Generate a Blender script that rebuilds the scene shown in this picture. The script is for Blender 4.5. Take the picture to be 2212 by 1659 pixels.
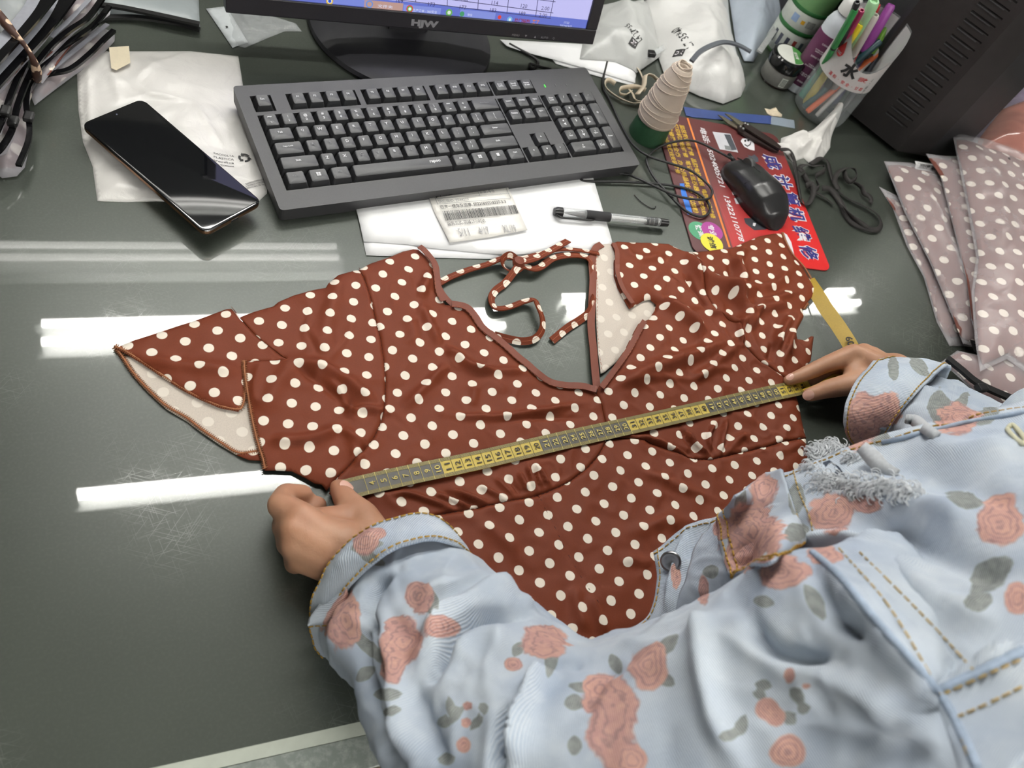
import bpy, bmesh, math, random
import numpy as np
from mathutils import Vector, Matrix, noise as mnoise
from mathutils.geometry import delaunay_2d_cdt
from mathutils.bvhtree import BVHTree

for o in list(bpy.data.objects):
    bpy.data.objects.remove(o, do_unlink=True)
scene = bpy.context.scene
COL = scene.collection

# ------------------------------------------------------------------ camera
CAM_H = 0.639
FPX = 1757.4
CAM_R = np.array([[0.92103492, 0.06000761, -0.38482952],
                  [-0.25031544, 0.84817850, -0.46683554],
                  [0.29839044, 0.52630061, 0.79622284]])
cam_data = bpy.data.cameras.new('camera')
cam_data.sensor_fit = 'HORIZONTAL'
cam_data.sensor_width = 36.0
cam_data.lens = 36.0 * FPX / 2212.0
cam_data.clip_start = 0.02
cam_data.clip_end = 50
cam_data.dof.use_dof = True
cam_data.dof.focus_distance = 0.80
cam_data.dof.aperture_fstop = 9.0
cam = bpy.data.objects.new('camera', cam_data)
COL.objects.link(cam)
_m = Matrix([list(r) for r in CAM_R]).to_4x4()
_m.translation = (0, 0, CAM_H)
cam.matrix_world = _m
scene.camera = cam

# ------------------------------------------------------------------ world and exposure
world = bpy.data.worlds.new('world')
scene.world = world
world.use_nodes = True
world.node_tree.nodes['Background'].inputs[0].default_value = (0.95, 0.98, 1.0, 1)
world.node_tree.nodes['Background'].inputs[1].default_value = 0.05
scene.view_settings.view_transform = 'Standard'
scene.view_settings.look = 'None'
scene.view_settings.gamma = 1.0
scene.view_settings.use_curve_mapping = False
scene.view_settings.exposure = 0.0
TUBE_POWER = 56.0
scene.cycles.max_bounces = 5
scene.cycles.diffuse_bounces = 2
scene.cycles.glossy_bounces = 2
scene.cycles.transmission_bounces = 3
scene.cycles.transparent_max_bounces = 10
scene.cycles.use_adaptive_sampling = True
scene.cycles.adaptive_threshold = 0.04
scene.cycles.caustics_reflective = False
scene.cycles.caustics_refractive = False

# ------------------------------------------------------------------ pixel <-> place helpers
CO = np.array([0, 0, CAM_H])
def ray(x, y):
    return CAM_R @ np.array([(x - 1106.0) / FPX, -(y - 829.5) / FPX, -1.0])
def P(x, y, z=0.0):
    """the point at height z over the table that the photograph shows at pixel x, y"""
    d = ray(x, y)
    t = (z - CAM_H) / d[2]
    return Vector((d[0] * t, d[1] * t, z))
def hit(x, y, O, N):
    d = ray(x, y); O = np.array(O); N = np.array(N)
    return Vector(CO + d * (np.dot(O - CO, N) / np.dot(d, N)))
def pix(p):
    d = CAM_R.T @ (np.array(p) - CO)
    return (1106 + FPX * d[0] / -d[2], 829.5 - FPX * d[1] / -d[2])

# ------------------------------------------------------------------ object helpers
ROOT = {}
def props(o, label=None, cat=None, group=None, kind=None):
    if label: o['label'] = label
    if cat: o['category'] = cat
    if group: o['group'] = group
    if kind: o['kind'] = kind
    return o
def thing(name, label, cat, loc=(0, 0, 0), group=None, rot=None):
    o = bpy.data.objects.new(name, None)
    o.empty_display_size = 0.02
    COL.objects.link(o)
    o.location = loc
    if rot is not None: o.rotation_euler = rot
    ROOT[o] = Vector(loc)
    return props(o, label, cat, group)
def link(name, me, mat=None, parent=None, smooth=False):
    o = bpy.data.objects.new(name, me)
    COL.objects.link(o)
    if mat is not None:
        if not me.materials: me.materials.append(mat)
    if parent is not None: o.parent = parent
    if smooth:
        for p in me.polygons: p.use_smooth = True
    return o
def base(parent):
    """world position of the thing that a part hangs under (parts themselves sit at their thing's origin)"""
    while parent is not None and parent.parent is not None: parent = parent.parent
    return ROOT.get(parent, Vector((0, 0, 0))) if parent is not None else Vector((0, 0, 0))
def mesh(name, verts, faces, mat=None, parent=None, smooth=False, local=False, uv=None):
    me = bpy.data.meshes.new(name)
    b = Vector((0, 0, 0)) if local else base(parent)
    me.from_pydata([tuple(Vector(v) - b) for v in verts], [], faces)
    if uv is not None:
        l = me.uv_layers.new(name='UVMap')
        idx = np.empty(len(me.loops), dtype=np.int32); me.loops.foreach_get('vertex_index', idx)
        l.data.foreach_set('uv', np.asarray(uv, dtype=np.float32)[idx].ravel())
    me.update()
    return link(name, me, mat, parent, smooth)
def from_bm(name, bm, mat=None, parent=None, smooth=False):
    me = bpy.data.meshes.new(name)
    bm.to_mesh(me); bm.free()
    return link(name, me, mat, parent, smooth)
def bm_box(bm, c, s, M=None):
    r = bmesh.ops.create_cube(bm, size=1.0)
    for v in r['verts']:
        v.co = Vector((c[0] + v.co.x * s[0], c[1] + v.co.y * s[1], c[2] + v.co.z * s[2]))
        if M is not None: v.co = M @ v.co
    return r['verts']
def box(name, c, s, mat, parent=None, bevel=0.0, seg=2, M=None, smooth=False):
    bm = bmesh.new(); bm_box(bm, c, s, M)
    if bevel: bmesh.ops.bevel(bm, geom=bm.edges[:], offset=bevel, segments=seg, affect='EDGES', profile=0.5)
    return from_bm(name, bm, mat, parent, smooth)
def catmull(pts, n=8, closed=False):
    pts = [Vector(p) for p in pts]; out = []; m = len(pts)
    for i in range(m if closed else m - 1):
        if closed: a, b, c, d = (pts[(i + k - 1) % m] for k in range(4))
        else:
            b, c = pts[i], pts[i + 1]
            a = pts[i - 1] if i > 0 else b * 2 - c
            d = pts[i + 2] if i + 2 < m else c * 2 - b
        for k in range(n):
            t = k / n
            out.append(0.5 * ((2 * b) + (c - a) * t + (2 * a - 5 * b + 4 * c - d) * t * t + (3 * b - a - 3 * c + d) * t ** 3))
    if not closed: out.append(pts[-1])
    return out
def tube_data(path, r, n=8, cap=True):
    path = [Vector(p) for p in path]; V = []; F = []
    rad = r if callable(r) else (lambda t: r)
    up = None; m = len(path)
    for i, p in enumerate(path):
        t = (path[min(i + 1, m - 1)] - path[max(i - 1, 0)])
        if t.length < 1e-9: t = Vector((1, 0, 0))
        t.normalize()
        if up is None:
            up = Vector((0, 0, 1)) if abs(t.z) < .9 else Vector((1, 0, 0))
        s = t.cross(up)
        if s.length < 1e-6: s = t.orthogonal()
        s.normalize(); up = s.cross(t).normalized()
        R = rad(i / max(1, m - 1))
        for k in range(n):
            a = 2 * math.pi * k / n
            V.append(p + s * (math.cos(a) * R) + up * (math.sin(a) * R))
    for i in range(m - 1):
        for k in range(n):
            a = i * n + k; b = i * n + (k + 1) % n
            F.append((a, b, b + n, a + n))
    if cap:
        F.append(tuple(range(n - 1, -1, -1))); F.append(tuple(range((m - 1) * n, m * n)))
    return V, F
def tube(name, path, r, mat, parent=None, n=8, local=False):
    V, F = tube_data(path, r, n)
    return mesh(name, V, F, mat, parent, True, local)
def lathe_data(profile, n=32):
    V = []; F = []; m = len(profile)
    for r, z in profile:
        for k in range(n):
            a = 2 * math.pi * k / n
            V.append(Vector((r * math.cos(a), r * math.sin(a), z)))
    for i in range(m - 1):
        for k in range(n):
            a = i * n + k; b = i * n + (k + 1) % n
            F.append((a, b, b + n, a + n))
    F.append(tuple(range(n - 1, -1, -1))); F.append(tuple(range((m - 1) * n, m * n)))
    return V, F
def lathe(name, profile, mat, parent=None, n=32, M=None, smooth=True):
    V, F = lathe_data(profile, n)
    if M is not None: V = [M @ v for v in V]
    o = mesh(name, V, F, mat, parent, smooth, True)
    if smooth: sharp(o, 40)
    return o
def sharp(o, deg=40):
    me = o.data
    bm = bmesh.new(); bm.from_mesh(me)
    lim = math.radians(deg)
    for e in bm.edges:
        if len(e.link_faces) == 2 and e.calc_face_angle(0) > lim: e.smooth = False
    bm.to_mesh(me); bm.free()
def ribbon_data(path, width, side=None, thick=0.0006):
    """flat band along path; side(i, tangent) gives the direction across it"""
    path = [Vector(p) for p in path]; m = len(path); V = []; F = []
    wf = width if callable(width) else (lambda t: width)
    for i, p in enumerate(path):
        t = (path[min(i + 1, m - 1)] - path[max(i - 1, 0)]).normalized()
        s = side(i / max(1, m - 1), t) if side else t.cross(Vector((0, 0, 1)))
        s = (s - t * s.dot(t))
        if s.length < 1e-6: s = t.orthogonal()
        s.normalize(); nrm = s.cross(t).normalized(); w = wf(i / max(1, m - 1)) * .5
        V += [p - s * w + nrm * thick * .5, p + s * w + nrm * thick * .5, p + s * w - nrm * thick * .5, p - s * w - nrm * thick * .5]
    for i in range(m - 1):
        a = i * 4
        for k in range(4):
            F.append((a + k, a + (k + 1) % 4, a + 4 + (k + 1) % 4, a + 4 + k))
    F.append((3, 2, 1, 0)); F.append(((m - 1) * 4, (m - 1) * 4 + 1, (m - 1) * 4 + 2, (m - 1) * 4 + 3))
    return V, F
def ribbon(name, path, width, mat, parent=None, side=None, thick=0.0006, uvs=False):
    V, F = ribbon_data(path, width, side, thick)
    uv = None
    if uvs:
        d = 0; uv = []
        for i in range(len(path)):
            if i: d += (Vector(path[i]) - Vector(path[i - 1])).length
            w = width if not callable(width) else width(i / len(path))
            uv += [(d, .0125 - w / 2), (d, .0125 + w / 2), (d, .0125 + w / 2), (d, .0125 - w / 2)]
    return mesh(name, V, F, mat, parent, False, False, uv)

# ---- flat patches: a polygon on the table, filled with a fine net that a height function lifts
def in_poly(pts, poly):
    x = pts[:, 0]; y = pts[:, 1]; c = np.zeros(len(pts), bool); n = len(poly)
    for i in range(n):
        x1, y1 = poly[i]; x2, y2 = poly[(i + 1) % n]
        k = ((y1 > y) != (y2 > y)) & (x < (x2 - x1) * (y - y1) / ((y2 - y1) if y2 != y1 else 1e-12) + x1)
        c ^= k
    return c
def edge_dist(pts, poly, closed=True):
    d = np.full(len(pts), 1e9); n = len(poly)
    for i in range(n if closed else n - 1):
        a = np.array(poly[i]); b = np.array(poly[(i + 1) % n]); ab = b - a
        L = max(ab @ ab, 1e-14)
        t = np.clip(((pts - a) @ ab) / L, 0, 1)
        q = pts - (a + t[:, None] * ab)
        d = np.minimum(d, np.hypot(q[:, 0], q[:, 1]))
    return d
def resample(poly, step, closed=True):
    out = []; n = len(poly)
    for i in range(n if closed else n - 1):
        a = np.array(poly[i]); b = np.array(poly[(i + 1) % n]); L = np.linalg.norm(b - a)
        k = max(1, int(round(L / step)))
        for j in range(k): out.append(tuple(a + (b - a) * j / k))
    if not closed: out.append(tuple(poly[-1]))
    return out
def net(poly, step, holes=()):
    """triangles that fill a polygon (list of xy)"""
    loops = [resample(poly, step)] + [resample(h, step) for h in holes]
    allp = []; edges = []
    for lp in loops:
        s = len(allp); allp += lp
        edges += [(s + i, s + (i + 1) % len(lp)) for i in range(len(lp))]
    A = np.array(poly); lo = A.min(0); hi = A.max(0)
    xs = np.arange(lo[0], hi[0], step); ys = np.arange(lo[1], hi[1], step * .866)
    G = np.array([(x + (step / 2 if j % 2 else 0), y) for j, y in enumerate(ys) for x in xs])
    if len(G):
        k = in_poly(G, loops[0])
        for h in loops[1:]: k &= ~in_poly(G, h)
        G = G[k]
    if len(G):
        d = edge_dist(G, loops[0])
        for h in loops[1:]: d = np.minimum(d, edge_dist(G, h))
        G = G[d > step * .55]
    pts = [Vector(p) for p in allp] + [Vector(p) for p in G]
    v, e, f, ov, oe, of = delaunay_2d_cdt(pts, edges, [], 1, 1e-7)
    V = np.array([(p.x, p.y) for p in v]); F = np.array(f)
    C = V[F].mean(1)
    k = in_poly(C, loops[0])
    for h in loops[1:]: k &= ~in_poly(C, h)
    return V, F[k]
def rim(F):
    cnt = {}
    for t in F:
        for i in range(3):
            e = (int(t[i]), int(t[(i + 1) % 3])); cnt[e] = 1
    return [e for e in cnt if (e[1], e[0]) not in cnt]
def slab(V, zt, zb, F):
    """closed solid between two height lists over the same net"""
    n = len(V)
    verts = [(x, y, z) for (x, y), z in zip(V, zt)] + [(x, y, z) for (x, y), z in zip(V, zb)]
    faces = []
    for t in F:
        a, b, c = map(int, t)
        ar = (V[b][0] - V[a][0]) * (V[c][1] - V[a][1]) - (V[b][1] - V[a][1]) * (V[c][0] - V[a][0])
        if ar < 0: b, c = c, b
        faces.append((a, b, c)); faces.append((a + n, c + n, b + n))
    for a, b in rim([f for f in faces if f[0] < n]):
        faces.append((b, a, a + n, b + n))
    return verts, faces
def fbm(V, scale, seed=0.0, octv=3):
    return np.array([mnoise.fractal(Vector((x * scale + seed, y * scale - seed * .7, seed * 1.3)), 1.0, 2.0, octv) for x, y in V])
def xy(pxs, z=0.0):
    return [tuple(P(x, y, z)[:2]) for x, y in pxs]
def smoothpoly(pts, n=4):
    return [tuple(p[:2]) for p in catmull([(p[0], p[1], 0) for p in pts], n, True)]
def ridges(V, rl, z=0.0):
    """sum of folds; each is (pixel polyline, width m, height m)"""
    h = np.zeros(len(V))
    for line, w, a in rl:
        L = xy(line, z); L = [tuple(p[:2]) for p in catmull([(p[0], p[1], 0) for p in L], 5)] if len(L) > 2 else L
        d = edge_dist(V, L, False)
        A = np.array(L[0]); B = np.array(L[-1]); ab = B - A
        t = np.clip(((V - A) @ ab) / (ab @ ab), 0, 1)
        tap = np.clip(np.sin(np.pi * np.clip(t, .04, .96)) * 1.6, 0, 1)
        h += a * np.exp(-(d / w) ** 2) * tap
    return h
def flat_print(name, poly, z, mat, parent, thick=0.0002, local=False):
    """a thin printed or cut piece: polygon of xy at height z"""
    n = len(poly)
    V = [(x, y, z) for x, y in poly] + [(x, y, z - thick) for x, y in poly]
    A = sum(poly[i][0] * poly[(i + 1) % n][1] - poly[(i + 1) % n][0] * poly[i][1] for i in range(n))
    top = tuple(range(n)) if A > 0 else tuple(range(n - 1, -1, -1))
    F = [top, tuple(i + n for i in reversed(top))]
    for i in range(n):
        j = (i + 1) % n
        F.append((i, i + n, j + n, j) if A > 0 else (j, j + n, i + n, i))
    return mesh(name, V, F, mat, parent, False, local)

BVH = {}
def drape_z(obj, co, lift=.0004):
    """heights that lay points on top of a soft thing"""
    if obj not in BVH:
        b_ = base(obj); me = obj.data
        BVH[obj] = BVHTree.FromPolygons([v.co + b_ for v in me.vertices], [tuple(p.vertices) for p in me.polygons])
    out = []
    for p in co:
        h = BVH[obj].ray_cast(Vector((p[0], p[1], 1.0)), Vector((0, 0, -1)))
        out.append((h[0].z if h[0] is not None else p[2]) + lift)
    return np.array(out)
def on_obj(px, py, obj):
    """the point of a soft thing that the photograph shows at this pixel"""
    drape_z(obj, [])
    h = BVH[obj].ray_cast(Vector(CO), Vector(ray(px, py)).normalized())
    return h[0] if h[0] is not None else P(px, py, .02)
def tile_on(name, obj, pts, mat, parent, lift=.0004, n=4):
    """four-cornered print or sticker laid on a soft thing"""
    a, b, c, d = [Vector(p) for p in pts]; V = []; F = []
    for i in range(n + 1):
        for j in range(n + 1):
            V.append(a.lerp(b, i / n).lerp(d.lerp(c, i / n), j / n))
    z = drape_z(obj, V, lift)
    V = [(v.x, v.y, q) for v, q in zip(V, z)]
    for i in range(n):
        for j in range(n):
            q = (i * (n + 1) + j, (i + 1) * (n + 1) + j, (i + 1) * (n + 1) + j + 1, i * (n + 1) + j + 1)
            F.append(q)
    if (b - a).cross(d - a).z < 0: F = [f[::-1] for f in F]
    return mesh(name, V, F, mat, parent, True)

# ---- lettering: queued, turned into meshes in one go at the end
TEXTS = []
def frame(o, xdir, up=(0, 0, 1)):
    x = Vector(xdir).normalized(); z = Vector(up).normalized()
    y = z.cross(x).normalized(); x = y.cross(z).normalized()
    M = Matrix((x, y, z)).transposed().to_4x4(); M.translation = Vector(o)
    return M
def text(body, M, h, mat, parent, name='lettering', w=None, bold=0.0, local=False, shear=0.0, sp=1.0, drape=None):
    c = bpy.data.curves.new(name, 'FONT'); c.body = body; c.size = 1.0
    c.offset = bold; c.shear = shear; c.resolution_u = 2; c.space_line = sp
    c.align_x = 'CENTER'; c.align_y = 'CENTER'
    o = bpy.data.objects.new('text_source', c); COL.objects.link(o)
    TEXTS.append((o, M, h, w, mat, parent, name, local, drape))
def flush_text():
    dg = bpy.context.evaluated_depsgraph_get()
    for o, M, h, w, mat, parent, name, local, drape in TEXTS:
        me = bpy.data.meshes.new_from_object(o.evaluated_get(dg))
        n = len(me.vertices)
        if n:
            co = np.empty(n * 3); me.vertices.foreach_get('co', co); co = co.reshape(-1, 3)
            lo = co.min(0); hi = co.max(0); c = (lo + hi) / 2; co -= c
            sy = h / max(hi[1] - lo[1], 1e-6); sx = sy if w is None else w / max(hi[0] - lo[0], 1e-6)
            if h is None: sy = sx
            co[:, 0] *= sx; co[:, 1] *= sy
            A = np.array(M); co = co @ A[:3, :3].T + A[:3, 3]
            if drape is not None: co[:, 2] = drape_z(drape, co)
            if not local: co -= np.array(base(parent))
            me.vertices.foreach_set('co', co.ravel())
            me.materials.clear(); me.name = name
            me.update()
            link(name, me, mat, parent)
        c = o.data
        bpy.data.objects.remove(o, do_unlink=True); bpy.data.curves.remove(c)
    TEXTS.clear()

# ------------------------------------------------------------------ materials
def lin(r, g, b):
    f = lambda c: (c / 255 / 12.92) if c / 255 <= .04045 else ((c / 255 + .055) / 1.055) ** 2.4
    return (f(r), f(g), f(b), 1)
MATS = {}
class Nodes:
    def __init__(s, name):
        s.m = bpy.data.materials.new(name); s.m.use_nodes = True
        s.t = s.m.node_tree; s.n = s.t.nodes; s.b = s.n['Principled BSDF']; s.out = s.n['Material Output']
    def new(s, t, **k):
        x = s.n.new(t)
        for a, v in k.items(): setattr(x, a, v)
        return x
    def link(s, a, b): s.t.links.new(a, b)
    def val(s, x, i, v):
        if hasattr(v, 'is_output'): s.link(v, x.inputs[i])
        else: x.inputs[i].default_value = v
    def math(s, op, a, b=None, c=None, clamp=False):
        x = s.new('ShaderNodeMath', operation=op, use_clamp=clamp)
        s.val(x, 0, a)
        if b is not None: s.val(x, 1, b)
        if c is not None: s.val(x, 2, c)
        return x.outputs[0]
    def mix(s, f, a, b):
        x = s.new('ShaderNodeMix', data_type='RGBA')
        s.val(x, 0, f); s.val(x, 6, a); s.val(x, 7, b)
        return x.outputs[2]
    def noise(s, vec, scale, detail=3, rough=.5, dist=0):
        x = s.new('ShaderNodeTexNoise')
        if vec is not None: s.link(vec, x.inputs['Vector'])
        x.inputs['Scale'].default_value = scale; x.inputs['Detail'].default_value = detail
        x.inputs['Roughness'].default_value = rough; x.inputs['Distortion'].default_value = dist
        return x.outputs[0]
    def ramp(s, f, lo, hi):
        x = s.new('ShaderNodeMapRange'); x.clamp = True
        s.val(x, 0, f); x.inputs[1].default_value = lo; x.inputs[2].default_value = hi
        return x.outputs[0]
    def bump(s, h, strength=.3, dist=.001):
        x = s.new('ShaderNodeBump'); x.inputs['Strength'].default_value = strength; x.inputs['Distance'].default_value = dist
        s.link(h, x.inputs['Height']); s.link(x.outputs[0], s.b.inputs['Normal'])
        return x.outputs[0]
    def coord(s, w='Object'):
        return s.new('ShaderNodeTexCoord').outputs[w]
def mat(name, rgb, rough=.5, metal=0.0, spec=.5, coat=0.0, grain=0.0, gscale=200.0, bump=0.0, bscale=300.0, bdist=.0006, trans=0.0, emit=None, estr=1.0, alpha=1.0, sss=0.0, sheen=0.0):
    if name in MATS: return MATS[name]
    N = Nodes(name); b = N.b
    col = lin(*rgb)
    b.inputs['Base Color'].default_value = col
    b.inputs['Roughness'].default_value = rough
    b.inputs['Metallic'].default_value = metal
    b.inputs['Specular IOR Level'].default_value = spec
    b.inputs['Coat Weight'].default_value = coat
    b.inputs['Coat Roughness'].default_value = .05
    b.inputs['Transmission Weight'].default_value = trans
    b.inputs['Alpha'].default_value = alpha
    if sss:
        b.inputs['Subsurface Weight'].default_value = sss
        b.inputs['Subsurface Radius'].default_value = (.006, .0025, .0015); b.inputs['Subsurface Scale'].default_value = 1.0
    if sheen: b.inputs['Sheen Weight'].default_value = sheen
    if emit:
        b.inputs['Emission Color'].default_value = lin(*emit); b.inputs['Emission Strength'].default_value = estr
    if grain:
        f = N.noise(N.coord(), gscale, 3)
        d = tuple(c * (1 - grain) for c in col[:3]) + (1,); l = tuple(min(1, c * (1 + grain)) for c in col[:3]) + (1,)
        N.link(N.mix(N.ramp(f, .3, .7), d, l), b.inputs['Base Color'])
    if bump:
        N.bump(N.noise(N.coord(), bscale, 3), bump, bdist)
    MATS[name] = N.m
    return N.m
# ================================================================== the setting
m_wall = mat('wall_paint', (196, 196, 190), .9, grain=.04, gscale=3)
m_floor = mat('floor_vinyl', (58, 54, 52), .7, grain=.15, gscale=40)
m_ceil = mat('ceiling_paint', (176, 180, 176), .95, grain=.03, gscale=4)
def shell(name, c, s, m):
    return props(box(name, c, s, m), kind='structure')
shell('floor', (.6, .5, -.80), (6.0, 6.0, .10), m_floor)
shell('ceiling', (.6, .5, 1.95), (6.0, 6.0, .10), m_ceil)
shell('wall_left', (-2.45, .5, .575), (.10, 6.0, 2.65), m_wall)
shell('wall_right', (3.65, .5, .575), (.10, 6.0, 2.65), m_wall)
shell('wall_back', (.6, 3.55, .575), (6.0, .10, 2.65), m_wall)
shell('wall_front', (.6, -2.55, .575), (6.0, .10, 2.65), m_wall)

# ---- table
def table_mats():
    N = Nodes('glass_over_green_mat'); b = N.b
    co = N.coord()
    n1 = N.noise(co, 2.5, 4); n2 = N.noise(co, 420, 2)
    base_c = N.mix(N.ramp(n1, .3, .7), lin(55, 59, 54), lin(68, 72, 66))
    base_c = N.mix(N.math('MULTIPLY', N.ramp(n2, .45, .75), .25), base_c, lin(84, 88, 81))
    # scratches: short thin dashes in several directions
    tot = None
    for k, (ang, sx, sy, th) in enumerate([(.4, 7, 620, .055), (1.3, 10, 760, .05), (2.2, 6, 560, .05), (2.9, 13, 900, .06)]):
        mp = N.new('ShaderNodeMapping'); N.link(co, mp.inputs[0])
        mp.inputs['Rotation'].default_value = (0, 0, ang); mp.inputs['Scale'].default_value = (1, 1, 1); mp.inputs['Location'].default_value = (k * 1.7, k * .9, 0)
        mp2 = N.new('ShaderNodeMapping'); N.link(mp.outputs[0], mp2.inputs[0]); mp2.inputs['Scale'].default_value = (sx, sy, 1)
        v = N.new('ShaderNodeTexVoronoi', voronoi_dimensions='2D'); N.link(mp2.outputs[0], v.inputs['Vector']); v.inputs['Scale'].default_value = 1
        v.inputs['Randomness'].default_value = 1.0
        # thin streak: near the cell point across, long along
        d = N.math('LESS_THAN', v.outputs['Distance'], th * 1.7)
        tot = d if tot is None else N.math('MAXIMUM', tot, d)
    patchy = N.ramp(N.noise(co, 6, 3), .45, .62)
    sp = N.new('ShaderNodeSeparateXYZ'); N.link(co, sp.inputs[0])
    worn = N.math('ADD', .12, N.ramp(sp.outputs[1], -.20, -.42), clamp=True)   # the near half, where the work is done, is scratched most
    sc = N.math('MULTIPLY', N.math('MULTIPLY', tot, patchy), worn)
    base_c = N.mix(N.math('MULTIPLY', sc, .24), base_c, lin(190, 195, 190))
    N.link(base_c, b.inputs['Base Color'])
    b.inputs['Roughness'].default_value = .34; b.inputs['Specular IOR Level'].default_value = .50
    b.inputs['Coat Weight'].default_value = 1.0; b.inputs['Coat IOR'].default_value = 1.5; b.inputs['Coat Tint'].default_value = (.97, 1, .98, 1)
    N.link(N.math('ADD', .018, N.math('MULTIPLY', sc, .25)), b.inputs['Coat Roughness'])
    N2 = Nodes('frosted_edge'); c2 = N2.coord()
    f = N2.ramp(N2.noise(c2, 160, 4, .7), .45, .7)
    N2.link(N2.mix(f, lin(120, 127, 122), lin(152, 158, 152)), N2.b.inputs['Base Color']); N2.b.inputs['Roughness'].default_value = .35
    return N.m, N2.m
m_glass_top, m_frost = table_mats()
t = thing('work_table', 'long green-grey glass-topped work table under everything', 'table', (.6, .8, -.75))
def tbox(name, x0, x1, y0, y1, z0, z1, m, bevel=0.0):
    return box(name, ((x0 + x1) / 2 - .6, (y0 + y1) / 2 - .8, (z0 + z1) / 2 + .75), (x1 - x0, y1 - y0, z1 - z0), m, t, bevel)
tbox('glass_top', -.95, 2.35, .0965, 1.65, -.008, 0, m_glass_top)
tbox('pale_border', -.95, 2.35, .0870, .0965, -.008, -.0004, mat('pale_strip', (184, 190, 178), .35, grain=.05, gscale=90))
tbox('frosted_edge', -.95, 2.35, .0640, .0870, -.010, -.0010, m_frost, .0008)
tbox('metal_lip', -.95, 2.35, .0600, .0640, -.012, -.004, mat('rusty_lip', (112, 100, 84), .5, .4, grain=.3, gscale=120))
tbox('under_board', -.93, 2.33, .070, 1.63, -.030, -.0115, mat('dark_board', (42, 42, 42), .7, grain=.1))
for lx in (-.88, 2.28):
    for ly in (.12, 1.58):
        tbox('leg', lx - .025, lx + .025, ly - .025, ly + .025, -.75, -.0305, mat('leg_steel', (70, 72, 74), .45, .6, grain=.05))

# ---- hanging tube lamps (mirrored in the glass, except the added pair at the end)
m_tube = mat('lit_tube', (255, 255, 255), .4, emit=(255, 252, 246), estr=TUBE_POWER)
m_tube_dim = mat('dim_tube', (255, 255, 255), .4, emit=(255, 252, 246), estr=TUBE_POWER * .10)
m_lamp = mat('lamp_white_metal', (225, 228, 226), .4, grain=.02)
m_cap = mat('lamp_cap', (190, 192, 192), .4, grain=.02)
m_wire = mat('wire_steel', (90, 90, 92), .4, .8, grain=.05)
def tube_lamp(x0, y, L, offs, rad, label, lit=True):
    z = 1.15
    o = thing('tube_lamp', label, 'ceiling lamp', (x0 + L / 2, y, z), 'hanging tube lamps over the table')
    w = max(abs(a) for a in offs) + .03
    box('housing', (0, 0, .048), (L, w * 2, .04), m_lamp, o, .004)
    for a in offs:
        tb = bmesh.new()
        bmesh.ops.create_cone(tb, cap_ends=False, segments=8, radius1=rad, radius2=rad, depth=L - .03, matrix=Matrix.Translation((0, a, 0)) @ Matrix.Rotation(math.pi / 2, 4, 'Y'))
        from_bm('tube', tb, m_tube if lit else m_tube_dim, o)
        for s in (-1, 1):
            box('end_cap', (s * (L / 2 - .008), a, .008), (.016, rad * 2.6, .040), m_cap, o, .003)
    for s in (-1, 1):
        tube('hanging_wire', [(s * L * .38, 0, .068), (s * L * .38, 0, .75)], .0015, m_wire, o, 6, True)
    return o
tube_lamp(-.29, 1.272, 1.2, (-.026, .026), .010, 'twin tube lamp hanging over the table, mirrored at the dress sleeve')
tube_lamp(1.09, 1.318, 1.2, (-.026, .026), .010, 'twin tube lamp hanging over the table, mirrored beside the mouse pad')
tube_lamp(-.215, .845, 1.2, (0,), .0135, 'single tube lamp hanging over the near side of the table')
tube_lamp(-.40, 1.52, .87, (-.02, .02), .009, 'dim twin tube lamp hanging behind the monitor', False)
tube_lamp(-.40, -.75, 1.2, (-.026, .026), .012, 'added unseen twin tube lamp behind the sewing worker, lighting the jacket')  # this lamp and the next are added out of view to brighten the jacket
tube_lamp(1.00, -.75, 1.2, (-.026, .026), .012, 'added unseen twin tube lamp behind the chair side of the table')
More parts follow.
